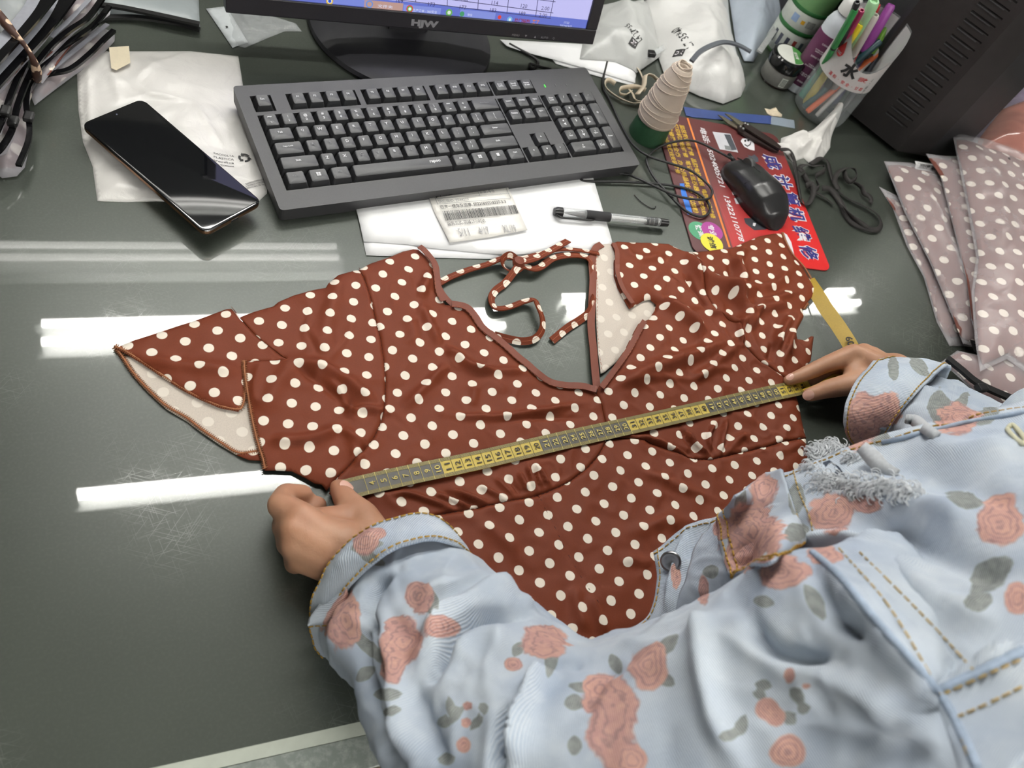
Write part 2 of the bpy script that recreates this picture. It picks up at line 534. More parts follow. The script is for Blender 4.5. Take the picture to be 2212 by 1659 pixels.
# ================================================================== keyboard
U1 = .01905
m_case = mat('keyboard_case', (62, 62, 64), .5, grain=.06, gscale=900, bump=.12, bscale=2500, bdist=.0002)
m_bed = mat('keyboard_bed', (20, 20, 21), .6, grain=.05)
m_key = mat('keycap', (58, 59, 61), .42, grain=.05, gscale=700, bump=.08, bscale=3000, bdist=.0002)
m_leg = mat('legend_white', (215, 216, 218), .6, grain=.02)
m_legd = mat('legend_worn', (120, 121, 123), .6, grain=.02)
kb = thing('keyboard', 'black full-size wired keyboard with white key legends in front of the monitor', 'keyboard',
           P(*[0, 0], 0) * 0 + Vector((.10176, .69374, .0)), rot=(math.radians(5.73), 0, math.radians(11.34)))
KZ = .0338          # key-top plane above the thing's origin, in the tilted frame
def kb_case():
    x0, x1, y0, y1 = -.0150, 22.5 * U1 + .0150, -4.5 * U1 - .0245, 1.9 * U1 + .0165
    zt = KZ - .0045; zb = KZ - .0220; zf = KZ - .0115
    g = .0015
    holes = []
    def hole(a, b, c, d): holes.append([(a * U1 - g, c * U1 - g), (b * U1 + g, c * U1 - g), (b * U1 + g, d * U1 + g), (a * U1 - g, d * U1 + g)])
    hole(0, 15, -4.5, .5)
    hole(0, 1, .9, 1.9); hole(2, 6, .9, 1.9); hole(6.5, 10.5, .9, 1.9); hole(11, 15, .9, 1.9)
    hole(15.25, 18.25, .9, 1.9); hole(15.25, 18.25, -1.5, .5)
    hs = holes[-1]
    holes.append([(15.25 * U1 - g, -4.5 * U1 - g), (18.25 * U1 + g, -4.5 * U1 - g), (18.25 * U1 + g, -3.5 * U1 + g), (17.25 * U1 + g, -3.5 * U1 + g), (17.25 * U1 + g, -2.5 * U1 + g), (16.25 * U1 - g, -2.5 * U1 + g), (16.25 * U1 - g, -3.5 * U1 + g), (15.25 * U1 - g, -3.5 * U1 + g)])
    hole(18.5, 22.5, -4.5, .5)
    r = .004
    outer = []
    for cx, cy, a0 in ((x1 - r, y1 - r, 0), (x0 + r, y1 - r, 90), (x0 + r, y0 + r, 180), (x1 - r, y0 + r, 270)):
        for k in range(4):
            a = math.radians(a0 + k * 30); outer.append((cx + r * math.cos(a), cy + r * math.sin(a)))
    V, F = net(outer, .05, holes)
    n = len(V)
    verts = [(x, y, zt) for x, y in V]; faces = []
    for t_ in F:
        a, b, c = map(int, t_)
        if (V[b][0] - V[a][0]) * (V[c][1] - V[a][1]) - (V[b][1] - V[a][1]) * (V[c][0] - V[a][0]) < 0: b, c = c, b
        faces.append((a, b, c))
    cen = ((x0 + x1) / 2, (y0 + y1) / 2)
    for a, b in rim(faces):
        mid = (V[a] + V[b]) / 2
        outside = mid[0] < x0 + r + 1e-4 or mid[0] > x1 - r - 1e-4 or mid[1] < y0 + r + 1e-4 or mid[1] > y1 - r - 1e-4
        z2 = zb if outside else zf - .0005
        k = len(verts)
        s = 1.012 if outside else 1.0
        for i in (a, b): verts.append((cen[0] + (V[i][0] - cen[0]) * (1 - (s - 1) * .4), cen[1] + (V[i][1] - cen[1]) * (1 - (s - 1) * .4), z2))
        faces.append((b, a, k, k + 1))
    mesh('case_shell', verts, faces, m_case, kb, False, True)
    box('key_bed', ((x0 + x1) / 2, (y0 + y1) / 2, zf - .004), (x1 - x0 - .008, y1 - y0 - .008, .008), m_bed, kb)
    box('bottom_cover', ((x0 + x1) / 2, (y0 + y1) / 2, zb + .002), (x1 - x0 - .01, y1 - y0 - .01, .006), m_bed, kb)
    for fx in (.03, 22.5 * U1 - .03):
        box('foot', (fx, y1 - .02, .0044), (.022, .010, .0148), m_bed, kb, .001)
        box('foot', (fx, y0 + .012, zb + .0012), (.022, .008, .003), m_bed, kb, .001)
    for i, g_ in enumerate((1, 0, 0)):
        box('status_light', ((19.2 + i * .85) * U1, 1.35 * U1, zt + .0001), (.0012, .004, .0006),
            mat('led_green', (60, 220, 60), .4, emit=(70, 230, 60), estr=.9) if g_ else mat('led_off', (86, 88, 88), .4, grain=.02), kb)
kb_case()
KEYMESH = {}
def key_mesh(w, h):
    k = (round(w, 3), round(h, 3))
    if k in KEYMESH: return KEYMESH[k]
    W, H = w * U1, h * U1
    V = []; F = []
    rings = [(.0009, KZ - .0105, 0), (.0013, KZ - .0060, 0), (.0028, KZ - .0006, .0006), (.0036, KZ, .0009)]
    for ins, z, sh in rings:
        hx = W / 2 - ins; hy = H / 2 - ins * .8; c = .0012
        for x, y in ((-hx + c, -hy), (hx - c, -hy), (hx, -hy + c), (hx, hy - c), (hx - c, hy), (-hx + c, hy), (-hx, hy - c), (-hx, -hy + c)):
            V.append((x, y + sh, z))
    for i in range(3):
        for j in range(8):
            F.append((i * 8 + j, i * 8 + (j + 1) % 8, (i + 1) * 8 + (j + 1) % 8, (i + 1) * 8 + j))
    V.append((0, .0009, KZ - .0007)); c = len(V) - 1
    for j in range(8): F.append((24 + j, 24 + (j + 1) % 8, c))
    me = bpy.data.meshes.new('key'); me.from_pydata(V, [], F); me.materials.append(m_key)
    for p in me.polygons: p.use_smooth = True
    o = bpy.data.objects.new('tmp', me); sharp(o, 35); bpy.data.objects.remove(o)
    KEYMESH[k] = me
    return me
def key(x, y, w, h, leg, worn=False, sz=None):
    o = link('key', key_mesh(w, h), None, kb)
    o.location = ((x + w / 2) * U1, y * U1 - (h - 1) / 2 * U1, 0)
    if not leg: return
    lines = leg.split('\n')
    s = sz or (.0036 if len(leg) == 1 else .0030 if len(lines) == 1 else .0088)
    top = (len(lines) == 1 and len(leg) == 1)
    M = Matrix.Translation((-.0006, .0024 if len(lines) == 1 else .0008, KZ + .00012))
    mt = m_legd if worn else m_leg
    if leg == 'win':
        bm = bmesh.new()
        for i in (-1, 1):
            for j in (-1, 1): bm_box(bm, (i * .00125, .0016 + j * .00125, KZ + .0001), (.0021, .0021, .0003))
        from_bm('legend', bm, mt, o); return
    if leg == 'menu':
        bm = bmesh.new()
        bm_box(bm, (0, .0016, KZ + .0001), (.0036, .0046, .0003)); from_bm('legend', bm, mt, o); return
    if len(leg) > 1 and len(lines) == 1:
        s = .0026 if any(c in leg for c in 'gypQ') else .0024
        if len(leg) <= 3: s = .0026
        if len(leg) > 6: s = .0025
    if len(lines) == 2 and max(map(len, lines)) > 1: s = .0056
    text(leg, M, sz or s, mt, o, 'legend', bold=.025, local=True, sp=1.0 if max(map(len, lines)) > 1 else 1.25)
row = 0
for i, c in enumerate(['~\n`', '!\n1', '@\n2', '#\n3', '$\n4', '%\n5', '^\n6', '&\n7', '*\n8', '(\n9', ')\n0', '_\n-', '+\n=']): key(i, 0, 1, 1, c)
key(13, 0, 2, 1, 'Back Space', True)
key(0, -1, 1.5, 1, 'Tab')
for i, c in enumerate('QWERTYUIOP'): key(1.5 + i, -1, 1, 1, c)
key(11.5, -1, 1, 1, '{\n['); key(12.5, -1, 1, 1, '}\n]'); key(13.5, -1, 1.5, 1, '|\n\\')
key(0, -2, 1.75, 1, 'Caps Lock')
for i, c in enumerate('ASDFGHJKL'): key(1.75 + i, -2, 1, 1, c, c in 'AS')
key(10.75, -2, 1, 1, ':\n;', sz=.006); key(11.75, -2, 1, 1, '"\n\'', sz=.007); key(12.75, -2, 2.25, 1, 'Enter')
key(0, -3, 2.25, 1, 'Shift')
for i, c in enumerate('ZXCVBNM'): key(2.25 + i, -3, 1, 1, c, c in 'CVN')
key(9.25, -3, 1, 1, '<\n,'); key(10.25, -3, 1, 1, '>\n.'); key(11.25, -3, 1, 1, '?\n/'); key(12.25, -3, 2.75, 1, 'Shift')
for x, w, l in ((0, 1.25, 'Ctrl'), (1.25, 1.25, 'win'), (2.5, 1.25, 'Alt'), (3.75, 6.25, ''), (10, 1.25, 'Alt'), (11.25, 1.25, 'win'), (12.5, 1.25, 'menu'), (13.75, 1.25, 'Ctrl')):
    key(x, -4, w, 1, l, x in (0, 2.5))
text('rapoo', Matrix.Translation((8.9 * U1, -3.93 * U1, KZ + .00012)), .0042, m_leg, kb, 'maker_mark', bold=.03, local=True)
FY = 1.4
key(0, FY, 1, 1, 'Esc')
for i in range(12): key(2 + i + .5 * (i // 4), FY, 1, 1, 'F%d' % (i + 1))
for i, c in enumerate(('Prt Sc\nSysRq', 'Scroll\nLock', 'Pause\nBreak')): key(15.25 + i, FY, 1, 1, c)
for i, c in enumerate(('Insert', 'Home', 'PgUp')): key(15.25 + i, 0, 1, 1, c)
for i, c in enumerate(('Delete', 'End', 'PgDn')): key(15.25 + i, -1, 1, 1, c)
key(16.25, -3, 1, 1, '\u25b2', sz=.0022); key(15.25, -4, 1, 1, '\u25c0', sz=.0022); key(16.25, -4, 1, 1, '\u25bc', sz=.0022); key(17.25, -4, 1, 1, '\u25b6', sz=.0022)
for x, y, w, h, c in ((18.5, 0, 1, 1, 'Num\nLock'), (19.5, 0, 1, 1, '/'), (20.5, 0, 1, 1, '*'), (21.5, 0, 1, 1, '-'),
                      (18.5, -1, 1, 1, '7\nHome'), (19.5, -1, 1, 1, '8\n\u25b2'), (20.5, -1, 1, 1, '9\nPgUp'), (21.5, -1, 1, 2, '+'),
                      (18.5, -2, 1, 1, '4\n\u25c0'), (19.5, -2, 1, 1, '5'), (20.5, -2, 1, 1, '6\n\u25b6'),
                      (18.5, -3, 1, 1, '1\nEnd'), (19.5, -3, 1, 1, '2\n\u25bc'), (20.5, -3, 1, 1, '3\nPgDn'), (21.5, -3, 1, 2, 'Enter'),
                      (18.5, -4, 2, 1, '0\nIns'), (20.5, -4, 1, 1, '.\nDel')):
    if c == '-': key(x, y, w, h, c, sz=.0006)
    else: key(x, y, w, h, c)
tube('cable', catmull([P(1190, 150, .010), P(1172, 146, .006), P(1145, 138, .003), P(1150, 150, .003), P(1160, 130, .003), P(1100, 95, .003)], 6), .002, mat('cable_black', (28, 28, 29), .5, grain=.03), None)
_c = bpy.data.objects['cable']; _c.name = 'keyboard_cable'; props(_c, 'thin black keyboard cable curling behind the keyboard', 'cable')

# ================================================================== monitor
m_bezel = mat('monitor_bezel', (34, 33, 38), .38, grain=.05, gscale=500)
m_base = mat('monitor_base', (46, 46, 50), .28, grain=.06, gscale=30)
ZB = .055
A = P(488, 28, ZB); B = P(1281, 97, ZB)
xd = (B - A).normalized(); WM = (B - A).length
best = None
for k in range(60):
    th = math.radians(-10 + k * .8)
    upv = Vector((0, 0, 1)) * math.cos(th) + Vector((-xd.y, xd.x, 0)) * math.sin(th)
    q0 = pix(B); q1 = pix(B + upv * .06)
    x_at = q0[0] + (q1[0] - q0[0]) * (97 - 0) / (q0[1] - q1[1])
    e = abs(x_at - 1305)
    if best is None or e < best[0]: best = (e, th, upv)
TILT = min(max(best[1], 0.0), math.radians(16)); upv = Vector((0, 0, 1)) * math.cos(TILT) + Vector((-xd.y, xd.x, 0)) * math.sin(TILT)
nv = xd.cross(upv).normalized()            # towards the viewer
mon = thing('monitor', 'black desktop monitor showing a spreadsheet above its round foot', 'monitor', (A.x + xd.x * WM / 2, A.y + xd.y * WM / 2 + .05, 0))
mb = base(mon)
MM = Matrix((xd, upv, nv)).transposed().to_4x4(); MM.translation = A - mb   # panel frame: x along, y up, z to the viewer
HM = WM * .60
def mon_box(name, x0, x1, y0, y1, z0, z1, m, bev=0, parent=None):
    return box(name, ((x0 + x1) / 2, (y0 + y1) / 2, (z0 + z1) / 2), (x1 - x0, y1 - y0, z1 - z0), m, parent or mon, bev, 2, MM)
bz = .0155; bb = .0188
mon_box('bezel_bottom', 0, WM, 0, bb, -.022, 0, m_bezel, .0012)
mon_box('bezel_top', 0, WM, HM - bz, HM, -.022, 0, m_bezel, .0012)
mon_box('bezel_side', 0, bz, bb, HM - bz, -.022, 0, m_bezel, .0010)
mon_box('bezel_side', WM - bz, WM, bb, HM - bz, -.022, 0, m_bezel, .0010)
mon_box('back_cover', .004, WM - .004, .004, HM - .004, -.040, -.020, m_bezel, .006)
m_scr = mat('screen_page', (40, 40, 46), .25, emit=(196, 194, 246), estr=.95)
m_bar = mat('screen_taskbar', (20, 20, 30), .25, emit=(104, 118, 206), estr=.95)
m_ink = mat('screen_ink', (20, 20, 20), .25, emit=(66, 62, 104), estr=.9)
m_lite = mat('screen_light_text', (20, 20, 20), .25, emit=(222, 228, 252), estr=.95)
scr = mon_box('screen', bz, WM - bz, bb, HM - bz, -.008, -.0035, m_scr)
ON = np.array(A + nv * -.0030); NN = np.array(nv)
def on_screen(px, py):
    w = hit(px, py, ON, NN) - A
    return w.dot(xd), w.dot(upv)
def scr_quad(name, pts, m, dz=0.0):
    V = [A + xd * x + upv * y + nv * (-.0032 + dz) for x, y in pts]
    return mesh(name, V, [tuple(range(len(V)))], m, scr)
def scr_text(body, px, py, h, m, w=None, dz=.0003, bold=.0):
    x, y = on_screen(px, py)
    text(body, frame(A + xd * x + upv * y + nv * (-.0031 + dz), xd, nv), h, m, scr, 'screen_text', w, bold)
xl, yb = bz, bb
_, ybar = on_screen(1200, 38)
ybar = bb + .0105
scr_quad('taskbar', [(bz, bb), (WM - bz, bb), (WM - bz, ybar), (bz, ybar)], m_bar)
def scr_rect(name, px, py, w, h, m, dz=.0002):
    x, y = on_screen(px, py); return scr_quad(name, [(x - w / 2, y - h / 2), (x + w / 2, y - h / 2), (x + w / 2, y + h / 2), (x - w / 2, y + h / 2)], m, dz)
scr_rect('taskbar_button', 752, 2, .046, .0088, mat('task_blue', (20, 20, 30), .25, emit=(128, 144, 226), estr=.9))
scr_rect('taskbar_button', 829, 12, .046, .0088, mat('task_tan', (20, 20, 30), .25, emit=(196, 158, 148), estr=.9))
scr_rect('taskbar_button', 912, 22, .046, .0088, mat('task_pale', (20, 20, 30), .25, emit=(138, 152, 228), estr=.9))
scr_rect('taskbar_button', 1032, 32, .046, .0088, mat('task_pale', (20, 20, 30), .25))
def icon(px, py, cols):
    x, y = on_screen(px, py)
    for i, (r, c) in enumerate(cols):
        pts = [(x + r * math.cos(a * math.pi / 8), y + r * math.sin(a * math.pi / 8)) for a in range(16)]
        scr_quad('icon', pts, mat('icon_%d_%d_%d' % c, (20, 20, 20), .3, emit=c, estr=.9), .0004 + i * .0002)
icon(712, 2, [(.0040, (230, 190, 60)), (.0026, (240, 240, 240)), (.0018, (40, 90, 220))])
icon(798, 9, [(.0042, (110, 150, 225)), (.0028, (196, 158, 148))])
icon(885, 19, [(.0042, (222, 70, 66)), (.0030, (90, 190, 80)), (.0018, (245, 245, 250))])
icon(970, 27, [(.0042, (110, 180, 90)), (.0022, (225, 240, 225))])
icon(998, 30, [(.0030, (70, 160, 110))])
icon(1079, 37, [(.0024, (230, 70, 60))]); icon(1101, 42, [(.0036, (120, 180, 235)), (.0016, (240, 240, 240))])
scr_text('\u751f\u4ea7\u8ba2\u5355 - 360\u5b89\u5168', 918, 24, .0034, m_lite, .030)
scr_text('\u6587\u4ef6\u5939', 832, 14, .0036, m_lite, .018)
scr_text('\u5fae\u4fe1', 1015, 32, .0030, m_lite)
scr_text('\u70ed\u95e8\u77ed\u5267', 1128, 45, .0052, mat('screen_red', (20, 20, 20), .3, emit=(150, 36, 60), estr=.9), bold=.02)
scr_text('\u6765\u4e86', 1157, 47, .0050, mat('screen_orange', (20, 20, 20), .3, emit=(226, 130, 60), estr=.9), bold=.02)
scr_text('17:22', 1224, 49, .0026, m_lite); scr_text('2024/3/7', 1222, 56, .0024, m_lite, .017)
for tx, px, py in (('169', 863, 2), ('173', 932, 9), ('177', 1000, 16), ('183', 1065, 22), ('189', 1128, 29), ('2.00', 1173, 33),
                   ('108', 1003, -1), ('114', 1069, 6), ('120', 1132, 13), ('2.00', 1178, 18)):
    scr_text(tx, px, py, .0046, m_ink)
def scr_line(p, q, w=.0004):
    a = on_screen(*p); b = on_screen(*q); d = Vector((b[0] - a[0], b[1] - a[1])).normalized() * 1; n = Vector((-d.y, d.x)) * w
    scr_quad('table_line', [(a[0] - n.x, a[1] - n.y), (b[0] - n.x, b[1] - n.y), (b[0] + n.x, b[1] + n.y), (a[0] + n.x, a[1] + n.y)], m_ink, .0002)
for a_, b_ in (((830, -4), (1190, 40)), ((830, -20), (1195, 28)), ((830, -44), (1200, 4)), ((1188, 38), (1200, -20)), ((1157, 36), (1166, -30)), ((1095, 29), (1103, -40)), ((1032, 20), (1037, -50)), ((966, 12), (968, -60)), ((898, 4), (897, -60))):
    scr_line(a_, b_)
m_logo = mat('logo_silver', (150, 150, 154), .35, .3, grain=.03)
_o = hit(918, 53, np.array(A + nv * .0003), NN)
text('HJW', frame(_o, xd, nv), .0098, m_logo, mon, 'maker_logo', .034, .06)
for s_, px in (('MENU', 1114), ('\u25bc', 1136), ('\u25b2', 1156), ('AUTO', 1176), ('\u23fb', 1196)):
    _o = hit(px, 76 + (px - 1114) * .085, np.array(A + nv * .0003), NN)
    text(s_ if s_ != '\u23fb' else 'O', frame(_o, xd, nv), .0026, m_logo, mon, 'button_mark')
_c0 = P(868, 112, .0)
bc = Vector((.298, .905, 0)) - mb
lathe('round_foot', [(0, 0), (.116, 0), (.1185, .004), (.117, .009), (.105, .014), (.06, .019), (0, .021)], m_base, mon, 56, Matrix.Translation(bc))
nk = bm_neck = bmesh.new()
_top = (A + xd * WM * .5 + upv * .03 - nv * .03) - mb
for (cx, cy, cz, hw, hd) in ((bc.x, bc.y, .015, .028, .020), (bc.x, bc.y - .005, .05, .024, .017), (_top.x, max(_top.y, bc.y - .02), .14, .024, .017)):
    for sx, sy in ((-1, -1), (1, -1), (1, 1), (-1, 1)): nk.verts.new((cx + sx * hw, cy + sy * hd, cz))
nk.verts.ensure_lookup_table()
for i in range(2):
    for j in range(4): nk.faces.new((nk.verts[i * 4 + j], nk.verts[i * 4 + (j + 1) % 4], nk.verts[i * 4 + 4 + (j + 1) % 4], nk.verts[i * 4 + 4 + j]))
nk.faces.new([nk.verts[i] for i in (8, 9, 10, 11)]); nk.faces.new([nk.verts[i] for i in (3, 2, 1, 0)])
bmesh.ops.bevel(nk, geom=nk.edges[:], offset=.004, segments=2, affect='EDGES')
from_bm('neck', nk, m_base, mon, False)
# ================================================================== shared cloth and film materials
def polka_mat(name, rgb, dot, pitch=.0205, rad=.0047, rough=.62, back=None):
    N = Nodes(name); b = N.b
    uv = N.coord('UV')
    sc = N.new('ShaderNodeVectorMath', operation='SCALE'); N.link(uv, sc.inputs[0]); sc.inputs['Scale'].default_value = 1 / pitch
    fr = N.new('ShaderNodeVectorMath', operation='FRACTION'); N.link(sc.outputs[0], fr.inputs[0])
    sb = N.new('ShaderNodeVectorMath', operation='SUBTRACT'); N.link(fr.outputs[0], sb.inputs[0]); sb.inputs[1].default_value = (.5, .5, 0)
    mul = N.new('ShaderNodeVectorMath', operation='MULTIPLY'); N.link(sb.outputs[0], mul.inputs[0]); mul.inputs[1].default_value = (1, 1, 0)
    ln = N.new('ShaderNodeVectorMath', operation='LENGTH'); N.link(mul.outputs[0], ln.inputs[0])
    wob = N.noise(uv, 140, 2)
    r = N.math('ADD', ln.outputs['Value'], N.math('MULTIPLY', N.math('SUBTRACT', wob, .5), .05))
    k = N.ramp(r, rad / pitch + .012, rad / pitch - .012)
    c1 = N.mix(N.ramp(N.noise(uv, 900, 2), .3, .7), tuple(c * .93 for c in lin(*rgb)[:3]) + (1,), tuple(c * 1.06 for c in lin(*rgb)[:3]) + (1,))
    c = N.mix(k, c1, lin(*dot))
    if back:
        g = N.new('ShaderNodeNewGeometry')
        c = N.mix(g.outputs['Backfacing'], c, lin(*back))
    N.link(c, b.inputs['Base Color'])
    b.inputs['Roughness'].default_value = rough; b.inputs['Specular IOR Level'].default_value = .22
    wv = N.noise(uv, 2600, 2)
    N.bump(wv, .12, .0003)
    return N.m
m_polka = polka_mat('brown_polka_cloth', (110, 50, 27), (240, 230, 214), rad=.0044)
m_polka_pack = polka_mat('packed_polka_cloth', (112, 66, 56), (246, 236, 222), .0275, .0062)
def film_mat(name, tint, opac, rough=.22, bump=.4, bscale=60):
    N = Nodes(name); b = N.b
    b.inputs['Base Color'].default_value = lin(*tint); b.inputs['Roughness'].default_value = rough
    co = N.coord()
    N.bump(N.noise(co, bscale, 4, .55, .6), bump, .003)
    tr = N.new('ShaderNodeBsdfTransparent'); mx = N.new('ShaderNodeMixShader')
    f = N.math('ADD', opac - .07, N.math('MULTIPLY', N.noise(co, 22, 3), .14), clamp=True)
    N.link(f, mx.inputs[0]); N.link(tr.outputs[0], mx.inputs[1]); N.link(b.outputs[0], mx.inputs[2]); N.link(mx.outputs[0], N.out.inputs[0])
    return N.m
m_film = film_mat('milky_film', (240, 236, 240), .29)
m_film_thick = film_mat('thick_milky_film', (214, 212, 218), .44)
m_film_clear = film_mat('clear_film', (235, 240, 242), .26, .10, .9, 70)
m_film_grey = film_mat('grey_film', (176, 184, 186), .72, .25, .25, 40)
def poly_bag_mat(name, rgb, bump=.35, bscale=35, rough=.32, d=.004):
    N = Nodes(name); b = N.b
    co = N.coord()
    b.inputs['Roughness'].default_value = rough; b.inputs['Subsurface Weight'].default_value = .0
    c = lin(*rgb)
    N.link(N.mix(N.ramp(N.noise(co, 14, 3), .3, .75), tuple(x * .90 for x in c[:3]) + (1,), c), b.inputs['Base Color'])
    N.bump(N.noise(co, bscale, 5, .5, 1.2), bump, d)
    return N.m
m_mailer = poly_bag_mat('white_mailer', (226, 224, 220))
m_whitebag = poly_bag_mat('white_bag', (222, 222, 220), .3, 30)
m_greybag = poly_bag_mat('grey_white_bag', (196, 198, 196), .35, 28)
m_black = mat('black_plastic', (24, 24, 25), .35, grain=.05)
m_blackg = mat('black_gloss', (16, 16, 18), .12, grain=.03)
m_print = mat('print_black', (34, 34, 34), .6, grain=.03)
m_print_grey = mat('print_grey', (120, 122, 124), .6, grain=.03)
m_paper = mat('white_paper', (236, 237, 238), .75, grain=.015, gscale=60)

def pillow(name, poly_px, z0, amp, w, m, parent=None, step=.006, nz=0.0, ns=30.0, rl=(), seed=0.0, uvrot=0.0, zp=None, sm=2, polka=None, lift=None, bottom=True):
    """soft flat pack: polygon of pixels at height zp, puffed between its edges"""
    zp = z0 + amp * .5 if zp is None else zp
    poly = xy(poly_px, zp)
    if sm > 1: poly = smoothpoly(poly, sm)
    V, F = net(poly, step)
    d = edge_dist(V, poly)
    e = 1 - np.exp(-d / w)
    zt = z0 + .0006 + amp * e
    if nz: zt = zt + nz * fbm(V, ns, seed) * np.minimum(1, d / w * 1.2)
    if rl: zt = zt + ridges(V, rl, zp) * np.minimum(1, d / w * 2 + .2)
    zb = np.full(len(V), z0)
    if lift is not None:
        q = lift(V); zt = zt + q; zb = zb + q
    zt = np.maximum(zt, zb + .0004)
    vs, fs = slab(V, zt, zb, F)
    c, s = math.cos(uvrot), math.sin(uvrot)
    uv = [(c * x - s * y, s * x + c * y) for x, y, z in vs]
    return mesh(name, vs, fs, m, parent, True, False, uv)
def zip_strip(name, pxs, z, wpx_m, m, parent, thick=.002, n=6):
    path = catmull([P(x, y, z if not callable(z) else z(i / max(1, len(pxs) - 1))) for i, (x, y) in enumerate(pxs)], n)
    return ribbon(name, path, wpx_m, m, parent, None, thick)

# ================================================================== mailer bag, phone
mb_ = thing('mailer_bag', 'white plastic mailer bag lying under the phone', 'plastic bag', P(370, 260))
_poly = [(165, 152), (190, 119), (214, 100), (236, 105), (279, 104), (412, 104), (515, 115), (527, 190), (559, 306), (578, 401), (577, 412), (552, 436), (470, 432), (336, 428), (271, 430), (209, 428), (199, 353), (178, 300), (168, 230)]
mailer = pillow('bag_body', _poly, 0, .009, .020, m_mailer, mb_, .0035, .0038, 20, [
    ([(236, 165), (300, 200), (400, 228)], .005, .0022), ([(240, 160), (285, 180), (330, 150), (415, 108)], .004, .0015), ([(192, 115), (192, 240), (200, 330)], .0025, .0022),
    ([(420, 230), (460, 290), (482, 325)], .003, .0026), ([(265, 222), (330, 215), (420, 230)], .003, .0024), ([(240, 160), (262, 230)], .004, .002), ([(230, 400), (300, 410), (340, 425)], .005, .002)], 3.1, sm=1)
sz = .0108
flat_print('tape_piece', xy([(236, 107), (279, 104), (282, 140), (252, 156), (241, 152)], .010), .0128, mat('beige_tape', (226, 214, 186), .6, grain=.03), mb_, .0004)
def bag_text(body, a, b, h, par, z, m=m_print, w=None, bold=0.0):
    A_, B_ = on_obj(*a, mailer), on_obj(*b, mailer)
    text(body, frame((A_ + B_) / 2, B_ - A_), h, m, par, 'print', w if w else (B_ - A_).length, bold, drape=mailer)
for i, s in enumerate(('RACCOLTA', 'PLASTICA', 'Verifica', 'tuo Comune')):
    bag_text(s, (462, 331 + i * 8), (505, 338 + i * 7.2), .0028, mb_, .0125)
for i, s in enumerate(("ELEMENTS D'EMBALLAGE", "A SEPARER ET A DEPOSER", "DANS LE BAC DE TRI")):
    bag_text(s, (531, 398 + i * 5), (570, 388 + i * 5.5), .0022, mb_, .0118)
def ring_arrows(par, c, r, z, m):
    o = on_obj(*c, mailer); z = o.z + .0008
    for k in range(3):
        a0 = k * 2 * math.pi / 3 + .5
        pts = [(o.x + r * math.cos(a0 + t), o.y + r * math.sin(a0 + t)) for t in np.linspace(0, 1.35, 6)] + [(o.x + r * 1.25 * math.cos(a0 + 1.35), o.y + r * 1.25 * math.sin(a0 + 1.35)), (o.x + r * .8 * math.cos(a0 + 1.85), o.y + r * .8 * math.sin(a0 + 1.85)), (o.x + r * .35 * math.cos(a0 + 1.35), o.y + r * .35 * math.sin(a0 + 1.35))] + [(o.x + r * .6 * math.cos(a0 + t), o.y + r * .6 * math.sin(a0 + t)) for t in np.linspace(1.35, 0, 6)]
        flat_print('recycling_mark', pts, z, m, par)
ring_arrows(mb_, (528, 342), .0062, .0128, m_print); ring_arrows(mb_, (556, 338), .0052, .0120, m_print)

ZP = .0225
a, b_, c, d = P(183, 262, ZP), P(318, 207, ZP), P(558, 440, ZP), P(433, 510, ZP)
ctr = (a + b_ + c + d) / 4; ux = ((b_ - a) + (c - d)).normalized(); W_ = ((b_ - a).length + (c - d).length) / 2; L_ = ((d - a).length + (c - b_).length) / 2
ph = thing('smartphone', 'dark smartphone with bronze rim lying on the white mailer bag', 'phone', (ctr.x, ctr.y, ZP - .0082), rot=(0, 0, math.atan2(ux.y, ux.x)))
def rrect(w, h, r, n=6):
    out = []
    for cx, cy, a0 in ((w / 2 - r, h / 2 - r, 0), (-w / 2 + r, h / 2 - r, 90), (-w / 2 + r, -h / 2 + r, 180), (w / 2 - r, -h / 2 + r, 270)):
        for k in range(n + 1):
            t_ = math.radians(a0 + 90 * k / n); out.append((cx + r * math.cos(t_), cy + r * math.sin(t_)))
    return out
def rounded_slab(name, layers, m, parent):
    """stack of rounded rectangles (w, h, r, z)"""
    V = []; F = []; n = None
    for w, h, r, z in layers:
        R = rrect(w, h, r); n = len(R); V += [(x, y, z) for x, y in R]
    for i in range(len(layers) - 1):
        for k in range(n): F.append((i * n + k, i * n + (k + 1) % n, (i + 1) * n + (k + 1) % n, (i + 1) * n + k))
    F.append(tuple(range(n - 1, -1, -1))); F.append(tuple(range((len(layers) - 1) * n, len(layers) * n)))
    o = mesh(name, V, F, m, parent, True, True); sharp(o, 35); return o
rounded_slab('rim', [(W_ - .006, L_ - .006, .006, 0), (W_ - .001, L_ - .001, .008, .0022), (W_, L_, .0085, .0040), (W_ - .0008, L_ - .0008, .008, .0066)], mat('bronze_rim', (150, 112, 84), .25, .9, grain=.04), ph)
rounded_slab('case_edge', [(W_ - .002, L_ - .002, .0078, .0064), (W_ - .0006, L_ - .0006, .008, .0070), (W_ - .002, L_ - .002, .0076, .0078)], m_blackg, ph)
rounded_slab('screen_glass', [(W_ - .003, L_ - .003, .007, .0076), (W_ - .0036, L_ - .0036, .0068, .0081), (W_ - .006, L_ - .006, .006, .0083)], mat('phone_glass', (10, 11, 15), .05, coat=.6, grain=.02), ph)
lathe('front_camera', [(0, .0083), (.0011, .0083), (.0009, .00845), (0, .00845)], mat('lens_glass', (60, 64, 80), .1, grain=.02), ph, 12, Matrix.Translation((0, L_ / 2 - .007, 0)))
for s in (-1, 1): box('antenna_line', (s * W_ * .28, L_ / 2 - .0006, .0045), (.0012, .0012, .004), m_black, ph)
box('charging_port', (0, -L_ / 2 + .0003, .0042), (.009, .0012, .0028), m_black, ph, .0005)

